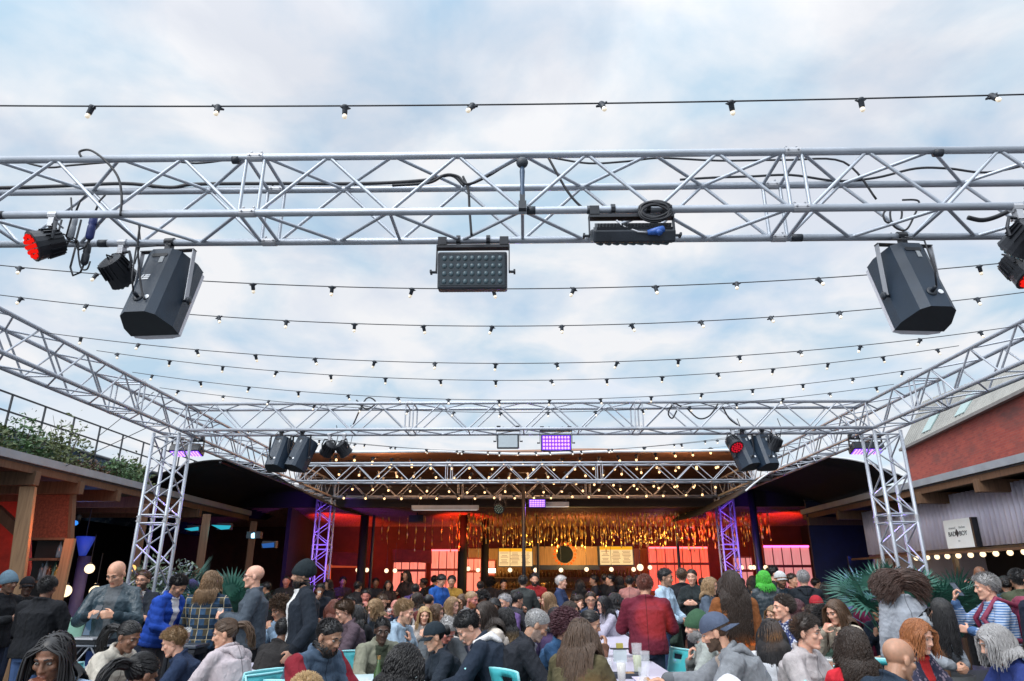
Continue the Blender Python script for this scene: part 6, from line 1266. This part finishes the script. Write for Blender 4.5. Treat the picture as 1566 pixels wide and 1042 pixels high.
p('blown', 'person with wind blown brown hair in a light grey jacket from behind', 1369, 873, 38, 'stand', 178, 'fair', 'blown', 'umber', (.30, .32, .36), (.06, .07, .08), ('down', 'down'), sex='f', thick=.036, Y=6.9)
p('redscarf', 'woman with ginger fringe, red roll neck and dark floral coat at the right', 1404, 946, 50, 'sit', 34, 'pale', 'bob', 'ginger', (.030, .030, .055), DJ, ('table', 'table'), -4, 8, 16, 'f', kind='print', col2=(.18, .14, .18), open_=(.42, .02, .02), thick=.040, Y=5.5)
p('bowed', 'person bowing with black hair hanging forward in a grey jacket', 1446, 918, 46, 'stand', 20, 'fair', 'drop', 'black', (.26, .28, .31), (.10, .12, .15), ('low', 'low'), 0, 40, 34, 'f', thick=.036, Y=6.3)
p('backpack', 'grey haired person in a blue striped top with a maroon backpack', 1503, 877, 38, 'stand', -104, 'pale', 'side', 'grey', (.10, .20, .42), (.12, .22, .34), ('up', 'front'), -8, 4, 4, kind='stripe', col2=(.42, .48, .58), Y=6.6, build_=1.06)
p('silver', 'woman with a silver grey bob and royal blue coat at the right front', 1511, 954, 52, 'sit', -98, 'pale', 'bob', 'grey', (.020, .035, .15), DJ, ('table', 'table'), -4, 8, 18, 'f', thick=.044, Y=5.0)
p('edgeR', 'person in a dark navy sweater cut by the right edge', 1580, 868, 40, 'stand', -160, 'tan', 'short', 'black', (.010, .015, .030), BLK_, ('down', 'down'), thick=.036, Y=6.0, build_=1.1)
p('lowR', 'seated person in a dark striped top cut by the right edge', 1580, 980, 52, 'sit', -80, 'fair', 'short', 'dark', (.02, .02, .025), DJ, ('table', 'table'), kind='stripe', col2=(.2, .2, .22), Y=4.9)
p('kiosk1', 'person with a reddish face behind the kiosk hatch', 1477, 882, 24, 'stand', -40, 'red', 'crop', 'black', (.05, .02, .02), BLK_, ('front', 'front'), Y=11.4)
p('kiosk2', 'shaven headed man in the dark of the kiosk', 1496, 865, 24, 'stand', 150, 'brown', 'bald', 'black', (.03, .025, .025), BLK_, ('front', 'front'), Y=10.8)
p('kiosk3', 'dark haired person in an olive shirt at the kiosk counter', 1553, 870, 32, 'stand', 168, 'tan', 'short', 'black', (.07, .08, .05), BLK_, ('front', 'front'), Y=8.4)
p('kiosk4', 'dark haired person in a teal top queuing left of the olive shirt', 1535, 880, 27, 'stand', 150, 'tan', 'bun', 'black', (.02, .05, .07), BLK_, ('front', 'front'), sex='f', Y=9.8)
# -- standing at the back
p('bluejkt', 'man in a bright blue jacket standing at the back looking at his phone', 677, 879, 19, 'stand', 50, 'fair', 'short', 'black', (.015, .085, .34), DJ, ('low', 'low'), 0, 24, 4, Y=13.8, thick=.034)
p('mustard', 'person in black with a mustard top behind the bright blue jacket', 691, 880, 19, 'stand', 0, 'tan', 'short', 'black', (.30, .17, .03), BLK_, ('front', 'front'), Y=14.3)
p('greyback2', 'man in a long dark grey coat, back turned, before the amber bar', 800, 880, 19, 'stand', 168, 'fair', 'short', 'black', (.035, .040, .040), BLK_, ('front', 'front'), Y=13.2, thick=.036)
p('redhood', 'bearded man in a dark red jacket facing us in front of the amber bar', 817, 876, 19, 'stand', 8, 'fair', 'short', 'black', (.22, .012, .014), BLK_, ('front', 'front'), beard=('full', 'black'), Y=13.7, thick=.04)
p('whitehair', 'white haired person in a navy coat in profile at the back', 858, 880, 20, 'stand', 74, 'pale', 'short', 'white', (.020, .036, .09), BLK_, ('front', 'front'), Y=13.0, thick=.036)
p('lowdark', 'dark coated person standing behind the raised arms woman', 887, 885, 17, 'stand', 178, 'fair', 'long', 'black', BLK_, BLK_, ('front', 'front'), sex='f', Y=16.0)
BK = [(908, 879, 16.2, 'short', 'first dark figure at the bar counter right of the white haired person'), (924, 877, 16.4, 'crop', 'tall dark figure at the counter under the right menu screen'), (933, 878, 15.8, 'short', 'dark figure just right of the tall one at the counter'), (947, 880, 16.0, 'bob', 'dark figure with bobbed hair under the end of the right menu screen'),
      (975, 880, 15.5, 'short', 'shadowed figure between the pink shirt and the maroon jacket'), (622, 872, 17.0, 'long', 'tall silhouette against the lower red panel'), (648, 884, 17.2, 'short', 'silhouette at the right edge of the lower red panel'), (665, 880, 18.0, 'short', 'silhouette in front of the tall salmon panel'), (636, 893, 14.0, 'short', 'seated looking figure in a purple top left of the bright blue jacket'),
      (525, 882, 17.0, 'short', 'silhouette in the orange lit door frame'), (503, 886, 16.0, 'bob', 'silhouette right of the left purple tower'), (575, 884, 17.0, 'short', 'silhouette under the pair of globe lamps'), (594, 887, 16.2, 'long', 'silhouette with long hair left of the lower red panel'), (548, 889, 15.2, 'short', 'silhouette below the orange lit door frame'),
      (750, 884, 17.5, 'curly', 'curly headed silhouette before the amber wall'), (735, 889, 15.5, 'short', 'purple lit figure at the back behind the grey jacket man'), (1074, 884, 15.0, 'short', 'dark figure behind the black top woman'), (1132, 884, 15.0, 'short', 'dark figure behind the woman with long dark curls'), (1150, 880, 14.5, 'long', 'dark figure left of the green hair'), (1247, 884, 15.0, 'short', 'dark figure right of the grey haired print jacket'), (1262, 890, 14.0, 'bob', 'dark figure farther right before the last rose panel'), (1290, 893, 13.5, 'short', 'dark figure in front of the blue wall'),
      (439, 880, 15.0, 'crop', 'small figure with a reddish face behind the black beanie man'), (408, 890, 14.0, 'short', 'dark figure in the shelter behind the charcoal jacket'), (490, 892, 12.5, 'short', 'man holding a glass behind the black bomber jacket'), (770, 886, 17.0, 'short', 'dark silhouette left of the thin black pole')]
for i, (px, py, Y, h, lab) in enumerate(BK):
    r_ = random.Random(i); p('bk%d' % i, lab, px, py, 17, 'stand', r_.choice([170, 178, 150, 20, -30, 90, -90]) if i not in (22, 24) else 10, 'red' if i == 22 else r_.choice(['fair', 'tan', 'brown']), h, 'black', (.05, .03, .12) if i in (8, 15) else r_.choice([BLK_, (.02, .018, .02), (.03, .02, .02), (.016, .02, .03)]), BLK_, ('front', 'low') if i != 24 else ('sip', 'low'), sex='f' if h in ('long', 'bob') else 'm', Y=Y)
MORE = [(585, 909, 12.0, 40, 'fair', 'short', 'brown', (.05, .06, .09), 'brown haired figure in slate blue seated behind the blond bob'), (636, 906, 12.6, -70, 'pale', 'bob', 'dark', (.30, .28, .27), 'dark bobbed woman in oatmeal behind the smiling blond woman'), (657, 908, 12.0, 160, 'tan', 'crop', 'black', (.12, .03, .03), 'crop haired man in brick red seated below the bright blue jacket'), (706, 908, 12.4, -40, 'fair', 'long', 'brown', (.04, .09, .08), 'woman in bottle green between the blond woman and grey jacket man'),
        (738, 906, 12.8, 30, 'brown', 'curly', 'black', (.09, .06, .16), 'curly black haired person in violet right of the grey jacket man'), (792, 905, 12.2, 120, 'fair', 'short', 'black', (.03, .03, .04), 'short haired man in black seated before the dark grey coat'), (836, 905, 12.2, -80, 'pale', 'long', 'sandy', (.16, .12, .2), 'sandy haired woman in mauve seated below the dark red jacket'), (884, 908, 12.0, 60, 'tan', 'short', 'dark', (.06, .06, .07), 'dark haired man in grey left of the raised arms woman'),
        (921, 911, 11.2, -70, 'pale', 'long', 'black', (.36, .34, .40), 'woman in pale lilac right of the raised arms woman'), (1012, 912, 10.4, -60, 'fair', 'short', 'brown', (.03, .05, .04), 'seated man in dark green right of the maroon velvet jacket'), (1146, 911, 10.2, 70, 'brown', 'bun', 'black', (.30, .12, .05), 'woman with a black bun and rust top right of the dark curls'), (1240, 924, 9.2, -150, 'fair', 'short', 'dark', (.025, .03, .03), 'dark haired man in black left of the red cap'),
        (1258, 931, 8.8, 150, 'pale', 'curly', 'black', (.05, .09, .07), 'curly haired person in green jacket in front of the eating woman'), (1338, 915, 9.0, -60, 'tan', 'short', 'black', (.02, .03, .05), 'short haired man in navy left of the wind blown hair'), (560, 900, 14.0, 10, 'red', 'short', 'black', (.02, .02, .02), 'dark clad man with reddish face under the close pair of globe lamps'), (150, 938, 8.2, 120, 'brown', 'short', 'black', (.012, .014, .02), 'man in black seated below the bald man with the phone')]
for i, (px, py, Y, fc, sk, h, hc_, tp, lab) in enumerate(MORE): p('mo%d' % i, lab, px, py, 22, 'sit', fc, sk, h, hc_, tp, DJ, (('table', 'table'), ('chin', 'table'), ('table', 'sip'))[i % 3], 0, 6, 12, 'f' if h in ('long', 'bob', 'bun') else 'm', hl=.28, Y=Y / 1.03)
finish_people()
# ------------------------------------------------------------------ furniture and things on it
TURQ = mat('turquoise_metal', (.06, .42, .46), .38, 0, .12, 5, .12, 90); TURQL = mat('turquoise_edge', (.30, .66, .70), .35, 0, .08)
def chair(label, x, y, face, m=TURQ, group='turquoise metal chairs'):
    t = thing('metal_chair', label, 'chair', (x, y, 0), (0, 0, R(face)), group)
    b = MB(); vs = []; n = 8
    for i in range(n + 1):
        for j in range(7): u = i / n; w = j / 6 - .5; vs.append((w * (.42 - .05 * u), -.20 + .40 * u, .445 - .018 * math.sin(u * PI) + .012 * (1 if j in (0, 6) else 0) * 0))
    b.add(vs, [(i * 7 + j, i * 7 + j + 1, (i + 1) * 7 + j + 1, (i + 1) * 7 + j) for i in range(n) for j in range(6)]); o = b.build('seat', m, t, True); s_ = o.modifiers.new('thickness', 'SOLIDIFY'); s_.thickness = .014
    # back panel, tapered, with a rolled pale rim and a slot
    P = lambda u, v: Vector(((u - .5) * (.36 + .06 * v), .20 + .11 * v - .045 * math.cos((u - .5) * PI) * (1 - v * .3) + .03, .50 + .40 * v))
    b = MB(); nu, nv = 10, 8; idx = {}
    for i in range(nu + 1):
        for j in range(nv + 1): idx[i, j] = len(idx)
    b.add([P(i / nu, j / nv) for i in range(nu + 1) for j in range(nv + 1)], [(idx[i, j], idx[i + 1, j], idx[i + 1, j + 1], idx[i, j + 1]) for i in range(nu) for j in range(nv) if not (3 <= i <= 6 and j == 6)])
    o = b.build('backrest', m, t, True); s_ = o.modifiers.new('thickness', 'SOLIDIFY'); s_.thickness = .012
    b = MB(); b.tube([P(0, k / 8) for k in range(9)] + [P(k / 8, 1) for k in range(1, 9)] + [P(1, 1 - k / 8) for k in range(1, 9)], .011, 8); b.build('rim', TURQL, t, True)
    for sx_ in (-1, 1):
        MB().tube([(sx_ * .17, -.18, .44), (sx_ * .20, -.21, .0)], .014, 8).build('leg', m, t, True); MB().tube([P(0 if sx_ < 0 else 1, .1), (sx_ * .175, .18, .44), (sx_ * .20, .27, .0)], .014, 8).build('leg', m, t, True)
    return t
def seat_for(k, label):
    g = G[k]; c = g['pel']; chair(label, c.x, c.y, math.degrees(g['rz']))
def chair_at(label, px, py, Y, face, ztop=.90):
    """chair whose back top shows at (px, py)"""
    q = at(px, py, Y); a = R(face); chair(label, q.x + math.sin(a) * .28, Y - math.cos(a) * .28, face)
chair_at('empty turquoise chair between the navy coat and the black jacket', 779, 976, 6.3, 125)
chair_at('turquoise chair nearest us at the bottom, left of the olive jacket', 775, 1016, 5.4, 150)
chair_at('turquoise chair under the woman in the olive jacket', 818, 1032, 4.9, 172)
chair_at('upright turquoise chair beyond the bald man in black', 797, 944, 8.6, 120)
chair_at('turquoise chair behind the grey hoodie and the green beanie', 1032, 966, 8.2, -70)
chair_at('turquoise chair under the woman in the white jacket', 1163, 1018, 5.5, 165)
chair_at('pale turquoise chair tilted in front of the wind blown hair', 1345, 971, 7.2, 150)
chair_at('turquoise chair at the left behind the padded blue vest', 449, 1026, 5.6, 160)
chair_at('turquoise chair below the black bomber jacket', 494, 946, 8.0, 170)
chair_at('turquoise chair left of the woman in the white jacket, in the second row', 1157, 951, 8.4, 160)
chair_at('pale turquoise chair under the young man in grey fleece', 1255, 981, 6.6, 175)
for k, lab in (('cream', 'turquoise chair under the woman in the cream denim jacket'), ('hoodie', 'turquoise chair under the woman in the pink grey hoodie'), ('vest', 'turquoise chair under the man in the padded blue vest'), ('bald827', 'turquoise chair under the man with grey shoulders'), ('capgrey', 'turquoise chair under the man in the grey hoodie'), ('khaki', 'turquoise chair under the man in the khaki jacket'), ('silver', 'turquoise chair under the woman with the silver bob'), ('redscarf', 'turquoise chair under the woman with the red roll neck')): seat_for(k, lab)
TOPL = mat('lilac_white_top', (.52, .50, .60), .35, 0, .08, 3); TOPC = mat('pale_cyan_top', (.46, .60, .62), .35, 0, .08, 3); TOPB = timber('brown_table_top', (.16, .075, .055))
def table(label, x, y, lx, ly, h=.76, rot=0., m=TOPL):
    t = thing('table', label, 'table', (x, y, 0), (0, 0, R(rot)), 'dining tables'); MB().box((0, 0, h - .018), (lx, ly, .036)).build('tabletop', m, t, bevel=.008); MB().box((0, 0, h - .07), (lx * .9, ly * .92, .05)).build('apron', BLKM, t)
    for sx_ in (-1, 1):
        for sy in (-1, 1): MB().tube([(sx_ * lx * .40, sy * ly * .44, h - .07), (sx_ * lx * .44, sy * ly * .47, 0)], .022, 8).build('leg', BLKM, t)
    return t
tA = at(975, 1024, 7.0)
table('long lilac white table running away down the middle with glasses and food', at(972, 1030, 6.4).x, 6.75, .86, 3.4, .79, 0, TOPL)
table('second lilac white table farther down the middle of the crowd', at(930, 960, 10.4).x, 10.4, .86, 3.2, .79, 0, TOPL)
table('pale cyan table in front of the man in the khaki jacket', at(560, 1020, 6.2).x, 6.5, .9, 1.1, .78, 15, TOPC)
table('pale cyan table corner beside the woman with black braids', at(125, 1030, 5.4).x, 5.55, .8, .8, .80, 20, TOPC)
table('lilac table between the pink grey hoodie and the black panelled jacket', at(398, 1015, 7.2).x, 7.2, .8, 1.2, .80, 10, TOPL)
table('brown wooden table before the woman in the cream jumper', at(1232, 975, 7.4).x, 7.3, .8, 1.2, .80, -8, TOPB)
table('brown wooden table edge left of the young man in grey fleece', at(1215, 985, 6.6).x, 6.5, .5, .7, .92, -8, TOPB)
table('pale cyan table at the right between the red roll neck and the silver bob', at(1455, 1035, 5.6).x, 5.7, .9, .9, .76, 0, TOPC)
# amber stage light from the rig behind the camera catching a few backs
for k, dx, dz, en, an_ in (('maroon', .06, -.05, 5200, 3.0), ('browncurl', .05, -.42, 4600, 3.0), ('capgrey', .22, -.32, 2200, 4.0), ('longhair', .12, -.25, 1500, 4.5)):
    g_ = G[k]; tg = g_['M'] @ Vector(g_['ch']); lamp('amber_beam', 'SPOT', (1.2, -1.0, 3.7), (1, .42, .06), en, .03, tg + Vector((dx, 0, dz)), an_)
# drinks
GLS = None
def glassmat():
    m, nt, b = _new('clear_glass'); b.inputs['Base Color'].default_value = (.86, .88, .90, 1); b.inputs['Roughness'].default_value = .06; b.inputs['Alpha'].default_value = .13; b.inputs['IOR'].default_value = 1.45; return m
GLS = glassmat(); BEER = mat('amber_beer', (.42, .15, .02), .2, 0, .1, emit=(1, .35, .03), es=.06); FOAM = mat('beer_foam', (.75, .72, .66), .7, 0, .05); LEM = mat('lemon_drink', (.45, .48, .28), .2, 0, .1); COLA = mat('red_brown_ale', (.20, .045, .015), .2, 0, .1)
def glass(label, p, fill=None, h=.165, r=.042, lvl=.75, nm='pint_glass'):
    t = thing(nm, label, 'glass', tuple(p), (0, 0, 0), 'drinking glasses')
    MB().lathe([(r * .72, 0), (r * .74, .006), (r, h), (r * .93, h), (r * .70, .012), (.001, .012)], 16).build('glass', GLS, t, True)
    if fill: MB().lathe([(r * .66, .014), (r * (.66 + .26 * lvl), h * lvl)], 16).build('drink', fill, t, True)
    if fill in (BEER, COLA): MB().lathe([(r * (.66 + .26 * lvl), h * lvl), (r * (.67 + .27 * lvl), h * lvl + .014)], 16).build('foam', FOAM, t, True)
    return t
def on(px, py, z):
    p = at(px, py, 10.); k = (z - CAMZ) / (p.z - CAMZ); return Vector((p.x * k, 10 * k, z))
def onY(px, Y, z): return Vector((at(px, 1000, Y).x, Y, z))
glass('half full pint of amber beer nearest on the centre table', onY(928, 6.2, .79), BEER, .21, .045, .55)
glass('tall glass of pale lemon drink standing on the centre table', onY(974, 7.0, .79), LEM, .26, .05, .6); glass('empty tall glass right of the pale lemon drink', onY(986, 6.7, .79), None, .22, .044)
glass('small clear tumbler in front of the tall glasses', onY(981, 6.1, .79), None, .15, .038); glass('white and teal paper cup beside the amber beer', onY(949, 6.3, .79), FOAM, .18, .042, .9, 'paper_cup')
glass('red brown ale on the table behind the blue puffer jacket', onY(281, 7.9, .96), COLA, .17, .045, .7)
glass('cup of beer in the right hand rows by the grey fleece', onY(1264, 6.2, .86), BEER, .15, .045, .8)
table('high narrow table beside the blue puffer jacket', onY(285, 7.95, 0).x, 7.95, .34, .34, .96, 0, mat('steel_top', (.04, .05, .07), .35, .2, .1))
b = MB(); b.lathe([(.07, 0), (.085, .03), (.08, .03), (.065, .008), (.001, .008)], 20); t = thing('sauce_bowl', 'small bright red bowl at the front of the centre table', 'bowl', tuple(onY(958, 5.75, .79)), (0, 0, 0)); b.build('bowl', mat('red_enamel', (.5, .02, .015), .3), t, True)
t = thing('menu_stand', 'small black stand with a yellow top on the centre table', 'menu stand', tuple(onY(948, 8.0, .79))); MB().box((0, 0, .06), (.14, .04, .12)).build('block', mat('pale_card', (.5, .56, .58), .7), t); MB().box((0, 0, .15), (.07, .04, .06)).build('card', mat('yellow_card', (.35, .30, .06), .7), t); MB().box((0, 0, .126), (.2, .05, .012)).build('bar', BLKM, t)
for i, (px, Y, sx_, sy, m_, lab) in enumerate(((955, 6.7, .22, .12, 'dark_tray', 'small dark food tray on the centre table'), (1000, 6.3, .30, .22, 'paper_lilac', 'paper food wrapper on the right of the centre table'), (915, 9.6, .24, .2, 'paper_lilac', 'white paper parcel in front of the woman in the brown top'))):
    t = thing('food_tray', lab, 'food tray', tuple(onY(px, Y, .792))); m_ = mat('dark_tray', (.03, .035, .05), .5) if m_ == 'dark_tray' else mat('paper_lilac', (.55, .5, .62), .8)
    b = MB(); b.add([(-sx_ / 2, -sy / 2, 0), (sx_ / 2, -sy / 2, 0), (sx_ / 2, sy / 2, 0), (-sx_ / 2, sy / 2, 0), (-sx_ * .6, -sy * .6, .04), (sx_ * .6, -sy * .6, .04), (sx_ * .6, sy * .6, .04), (-sx_ * .6, sy * .6, .04)], [(3, 2, 1, 0), (0, 1, 5, 4), (1, 2, 6, 5), (2, 3, 7, 6), (3, 0, 4, 7)]); o = b.build('tray', m_, t); s_ = o.modifiers.new('thickness', 'SOLIDIFY'); s_.thickness = .004
    b = MB(); rr = random.Random(i)
    for k in range(7): b.ball((rr.uniform(-.3, .3) * sx_, rr.uniform(-.3, .3) * sy, .03), (.03, .022, .02), 8, 5)
    b.build('food', mat('fried_food', (.35, .20, .09), .7, 0, .3, 30), t, True)
# green bottle by the khaki jacket, phone, drinks in hands
t = thing('bottle', 'green glass bottle standing before the man in the khaki jacket', 'bottle', tuple(onY(580, 5.75, .78))); MB().lathe([(.032, 0), (.034, .01), (.034, .15), (.013, .21), (.013, .27)], 12).build('glass', mat('green_glass', (.05, .10, .03), .12), t, True); MB().lathe([(.0145, .25), (.0145, .275)], 10).build('cap', MATS['brass'], t)
def held(k, e, fn): fn(G[k]['hand'][e])
def phone(label, p, face):
    t = thing('phone', label, 'phone', tuple(p), (R(-35), 0, R(face)), 'phones in hands'); MB().box((0, 0, 0), (.074, .009, .150)).build('case', BLK, t, bevel=.004); MB().box((0, .0055, 0), (.066, .002, .138)).build('display', mat('phone_glass', (.12, .14, .17), .1, 0, 0, emit=(.5, .7, 1), es=.12), t)
phone('phone held by the bald man in the teal black leather jacket', G['baldphone']['hand'][-1] + Vector((0, -.02, .03)), 0); phone('phone held by the man in the bright blue jacket', G['bluejkt']['hand'][1] + Vector((0, 0, .02)), 50); phone('phone held up by the person with the maroon backpack', G['backpack']['hand'][-1] + Vector((0, 0, .03)), 100)
held('baldgrey', -1, lambda p: glass('clear glass held by the bald man in the charcoal jacket', p + Vector((0, 0, -.05)), None, .13, .034)); held('plaid', 1, lambda p: glass('small glass held by the person in the plaid overshirt', p + Vector((0, 0, -.05)), None, .12, .033)); held('drinker', -1, lambda p: glass('glass raised by the bald man behind the light blue hoodie', p + Vector((0, 0, -.06)), COLA, .14, .036)); held('bk24', -1, lambda p: glass('glass held by the man behind the black bomber jacket', p + Vector((0, 0, -.05)), BEER, .14, .036)); held('redhood', 1, lambda p: glass('glass held by the bearded man in the dark red jacket', p + Vector((0, 0, -.05)), None, .13, .034))
# backpack worn by the striped top
g = G['backpack']; M = g['M']; X_ = V3(1, 0, 0); fdir = np.cross(X_, g['u2']); bk = g['ch'] - fdir * .235 + g['u2'] * .0
t = thing('backpack', 'maroon backpack on the back of the grey haired person in stripes', 'backpack', tuple(M @ Vector(bk)), (0, 0, g['rz'])); MARO = fabric('maroon_nylon', (.20, .018, .055), 'plain', None, .6); s_ = g['s']
b = MB(); n = 12
prof = [(-.26, .10, .06), (-.25, .15, .10), (-.10, .165, .125), (.08, .155, .11), (.19, .13, .08), (.225, .07, .045)]
for z, a, d_ in prof: pass
vs = []
for z, a, d_ in prof: vs += [Vector((a * s_ * (abs(math.cos(2 * PI * k / 20)) ** .6) * (1 if math.cos(2 * PI * k / 20) > 0 else -1), .02 + d_ * s_ * (abs(math.sin(2 * PI * k / 20)) ** .6) * (1 if math.sin(2 * PI * k / 20) > 0 else -1), z * s_)) for k in range(20)]
b.add(vs, [(i * 20 + j, i * 20 + (j + 1) % 20, (i + 1) * 20 + (j + 1) % 20, (i + 1) * 20 + j) for i in range(len(prof) - 1) for j in range(20)] + [tuple(range(20))[::-1], tuple(range(100, 120))]); b.build('bag', MARO, t, True)
b = MB(); b.box((0, .145 * s_, -.10 * s_), (.22 * s_, .05, .20 * s_)); b.build('pocket', MARO, t, bevel=.015); MB().tube([(-.11 * s_, .165 * s_, .0), (0, .172 * s_, .012), (.11 * s_, .165 * s_, .0)], .006, 6).build('zip', STEEL, t)
Mi = Matrix.Translation(-(M @ Vector(bk))); Mr = Matrix.Rotation(-g['rz'], 4, 'Z')
for e in (-1, 1):
    pts = [g['ch'] - fdir * .165 + X_ * e * .085 + g['u2'] * .14, g['sh'][e] * .55 + g['nb'] * .45 + g['u2'] * .068, g['ch'] + fdir * .165 + X_ * e * .105 + g['u2'] * .05, g['ch'] + fdir * .10 + X_ * e * .19 - g['u2'] * .12, g['ch'] - fdir * .10 + X_ * e * .185 - g['u2'] * .17]
    P_ = [Mr @ (Mi @ (M @ Vector(q))) for q in pts]; MB().tube(P_, .024, 8).build('strap', MARO, t, True)
# laptop, card and mixing table of the sound desk on the left
p = onY(124, 7.6, 0); t = thing('truss_table', 'low truss legged desk with laptop behind the woman with braids', 'desk', (p.x, 7.7, 0)); MB().box((0, 0, 1.02), (.66, .5, .04)).build('desktop', BLK, t); b = MB()
for y in (-.22, .22):
    b.tube([(-.32, y, .98), (.32, y, .98)], .014, 6); b.tube([(-.32, y, .78), (.32, y, .78)], .014, 6)
    for k in range(4): b.tube([(-.30 + .15 * k, y, .98 if k % 2 else .78), (-.15 + .15 * k, y, .78 if k % 2 else .98)], .008, 6)
for x_ in (-.32, .32):
    for z_ in (.98, .78): b.tube([(x_, -.22, z_), (x_, .22, z_)], .012, 6)
b.build('lattice_frame', ALU2, t, True)
for sx_ in (-1, 1): MB().box((sx_ * .28, 0, .39), (.08, .4, .78)).build('leg', BLKM, t)
t = thing('laptop', 'open laptop with a dim blue screen on the truss legged desk', 'laptop', (p.x + .12, 7.6, 1.042), (0, 0, R(-10))); MB().box((0, -.12, .008), (.34, .23, .016)).build('keyboard_base', STEEL, t, bevel=.003); MB().box((0, .02, .12), (.34, .012, .22), Euler((R(-12), 0, 0))).build('lid', BLK, t); MB().box((0, .012, .12), (.31, .004, .19), Euler((R(-12), 0, 0))).build('display', mat('laptop_display', (.02, .04, .07), .15, 0, 0, emit=(.06, .13, .22), es=.5), t)
t = thing('card_sign', 'pale green card leaning beside the laptop', 'card', (p.x - .12, 7.62, 1.042), (R(-14), 0, R(15))); MB().box((0, 0, .10), (.15, .008, .20)).build('card', mat('mint_card', (.16, .32, .25), .7), t); MB().box((0, .04, .03), (.03, .08, .06)).build('foot', BLKM, t)

# ------------------------------------------------------------------ planted tubs by the truss towers
LT = leafmat('frond_teal', (.032, .125, .092)); LD = leafmat('frond_dark', (.020, .08, .062))
def tub(label, x, y, name, cat, r=.30, h=.55, group='planted tubs by the towers'):
    t = thing(name, label, cat, (x, y, 0), (0, 0, 0), group); MB().lathe([(r * .8, 0), (r, h), (r * .93, h), (r * .9, h - .05), (.01, h - .05)], 20).build('tub', mat('grey_tub', (.06, .065, .07), .7), t, True); return t
def palm(label, px, Y, htop, n, spread, seed, m=LT, hb=.9):
    rr = random.Random(seed); x = at(px, 880, Y).x; t = tub(label, x, Y, 'fan_palm', 'palm'); MB().tube([(0, 0, .5), (.02, .01, hb)], [.05, .04], 8).build('trunk', WOODD, t)
    for k in range(n):
        a = rr.random() * 6.28; el = rr.uniform(.45, 1.45); ln = (htop - hb) * rr.uniform(.75, 1.12); d = Vector((math.cos(a) * math.cos(el), math.sin(a) * math.cos(el), math.sin(el))); c = Vector((0, 0, hb)) + d * ln * spread * .62
        b = MB(); b.tube([(0, 0, hb), Vector((0, 0, hb)) + d * ln * spread * .3 + Vector((0, 0, .03)), c], [.010, .008, .006], 5); sd_ = d.cross(Vector((0, 0, 1))).normalized(); up = sd_.cross(d).normalized(); L = ln * .52
        for j in range(19):
            q = (j / 18 - .5) * 2.5; e = d * math.cos(q) + (sd_ * math.cos(.3) + up * .3) * math.sin(q); w_ = up * .0 + d.cross(e).normalized() * .0; s2 = (e.cross(up)).normalized() * .017; l = L * (1 - .25 * abs(q) / 1.3) * rr.uniform(.9, 1.08); dr = Vector((0, 0, -1)) * l * .22
            b.add([c, c + e * l * .5 + s2 + up * .01 - Vector((0, 0, l * .02)), c + e * l + dr, c + e * l * .5 - s2 + up * .01 - Vector((0, 0, l * .02))], [(0, 1, 2, 3)])
        b.build('frond', m, t)
palm('fan palm left of the right truss tower', 1335, 9.3, 1.92, 15, .9, 1); palm('full fan palm at the foot of the right truss tower', 1378, 8.9, 2.0, 17, .9, 2); palm('teal fan palm right of the right truss tower', 1418, 9.1, 1.94, 15, .9, 3); palm('small fan palm under the kiosk bulbs', 1452, 9.8, 1.85, 11, .8, 4, LD)
palm('fan palm behind the long haired person in plaid', 318, 10.2, 1.85, 13, .8, 5); palm('round fan palm left of the bald man in charcoal', 360, 10.0, 1.85, 14, .85, 6); palm('tall narrow palm beside the left truss tower', 283, 10.6, 2.1, 12, .7, 7, LD)
def bush(label, px, Y, top, rx, n, m, seed):
    x = at(px, 880, Y).x; t = tub(label, x, Y, 'leafy_shrub', 'shrub', .32, .6); rr = random.Random(seed); b = MB(); foliage(b, n, (rx, .38, top - .95), .075, rr, .2, (0, 0, .95)); foliage(b, n // 4, (rx * 1.2, .45, .5), .07, rr, -.2, (0, 0, .75)); b.build('foliage', m, t); b = MB()
    for k in range(9): a = rr.random() * 6.28; b.tube([(0, 0, .55), (math.cos(a) * .1, math.sin(a) * .1, 1.1), (math.cos(a) * rx * .7, math.sin(a) * .25, top - .15)], [.016, .011, .004], 5)
    b.build('stems', MATS['stem_brown'], t)
LG = leafmat('leaf_grey_green', (.11, .165, .105)); bush('pale green bamboo like shrub in front of the left truss tower', 236, 10.6, 1.95, .5, 1500, LG, 1); bush('leafy shrub right of the left truss tower base', 278, 10.5, 1.90, .42, 1300, LG, 2); bush('low leafy shrub left of the left truss tower base', 206, 10.8, 1.76, .34, 700, LF[1], 3)
t = thing('globe_lamp', 'small warm lamp glowing among the leaves of the left tower', 'globe lamp', tuple(at(203, 869, 10.3))); MB().ball((0, 0, 0), .045, 12, 8).build('globe', emat('amber_globe', (1, .55, .15), 1.4), t, True); MB().tube([(0, 0, .04), (0, .03, .12)], .008, 6).build('holder', BLKM, t)
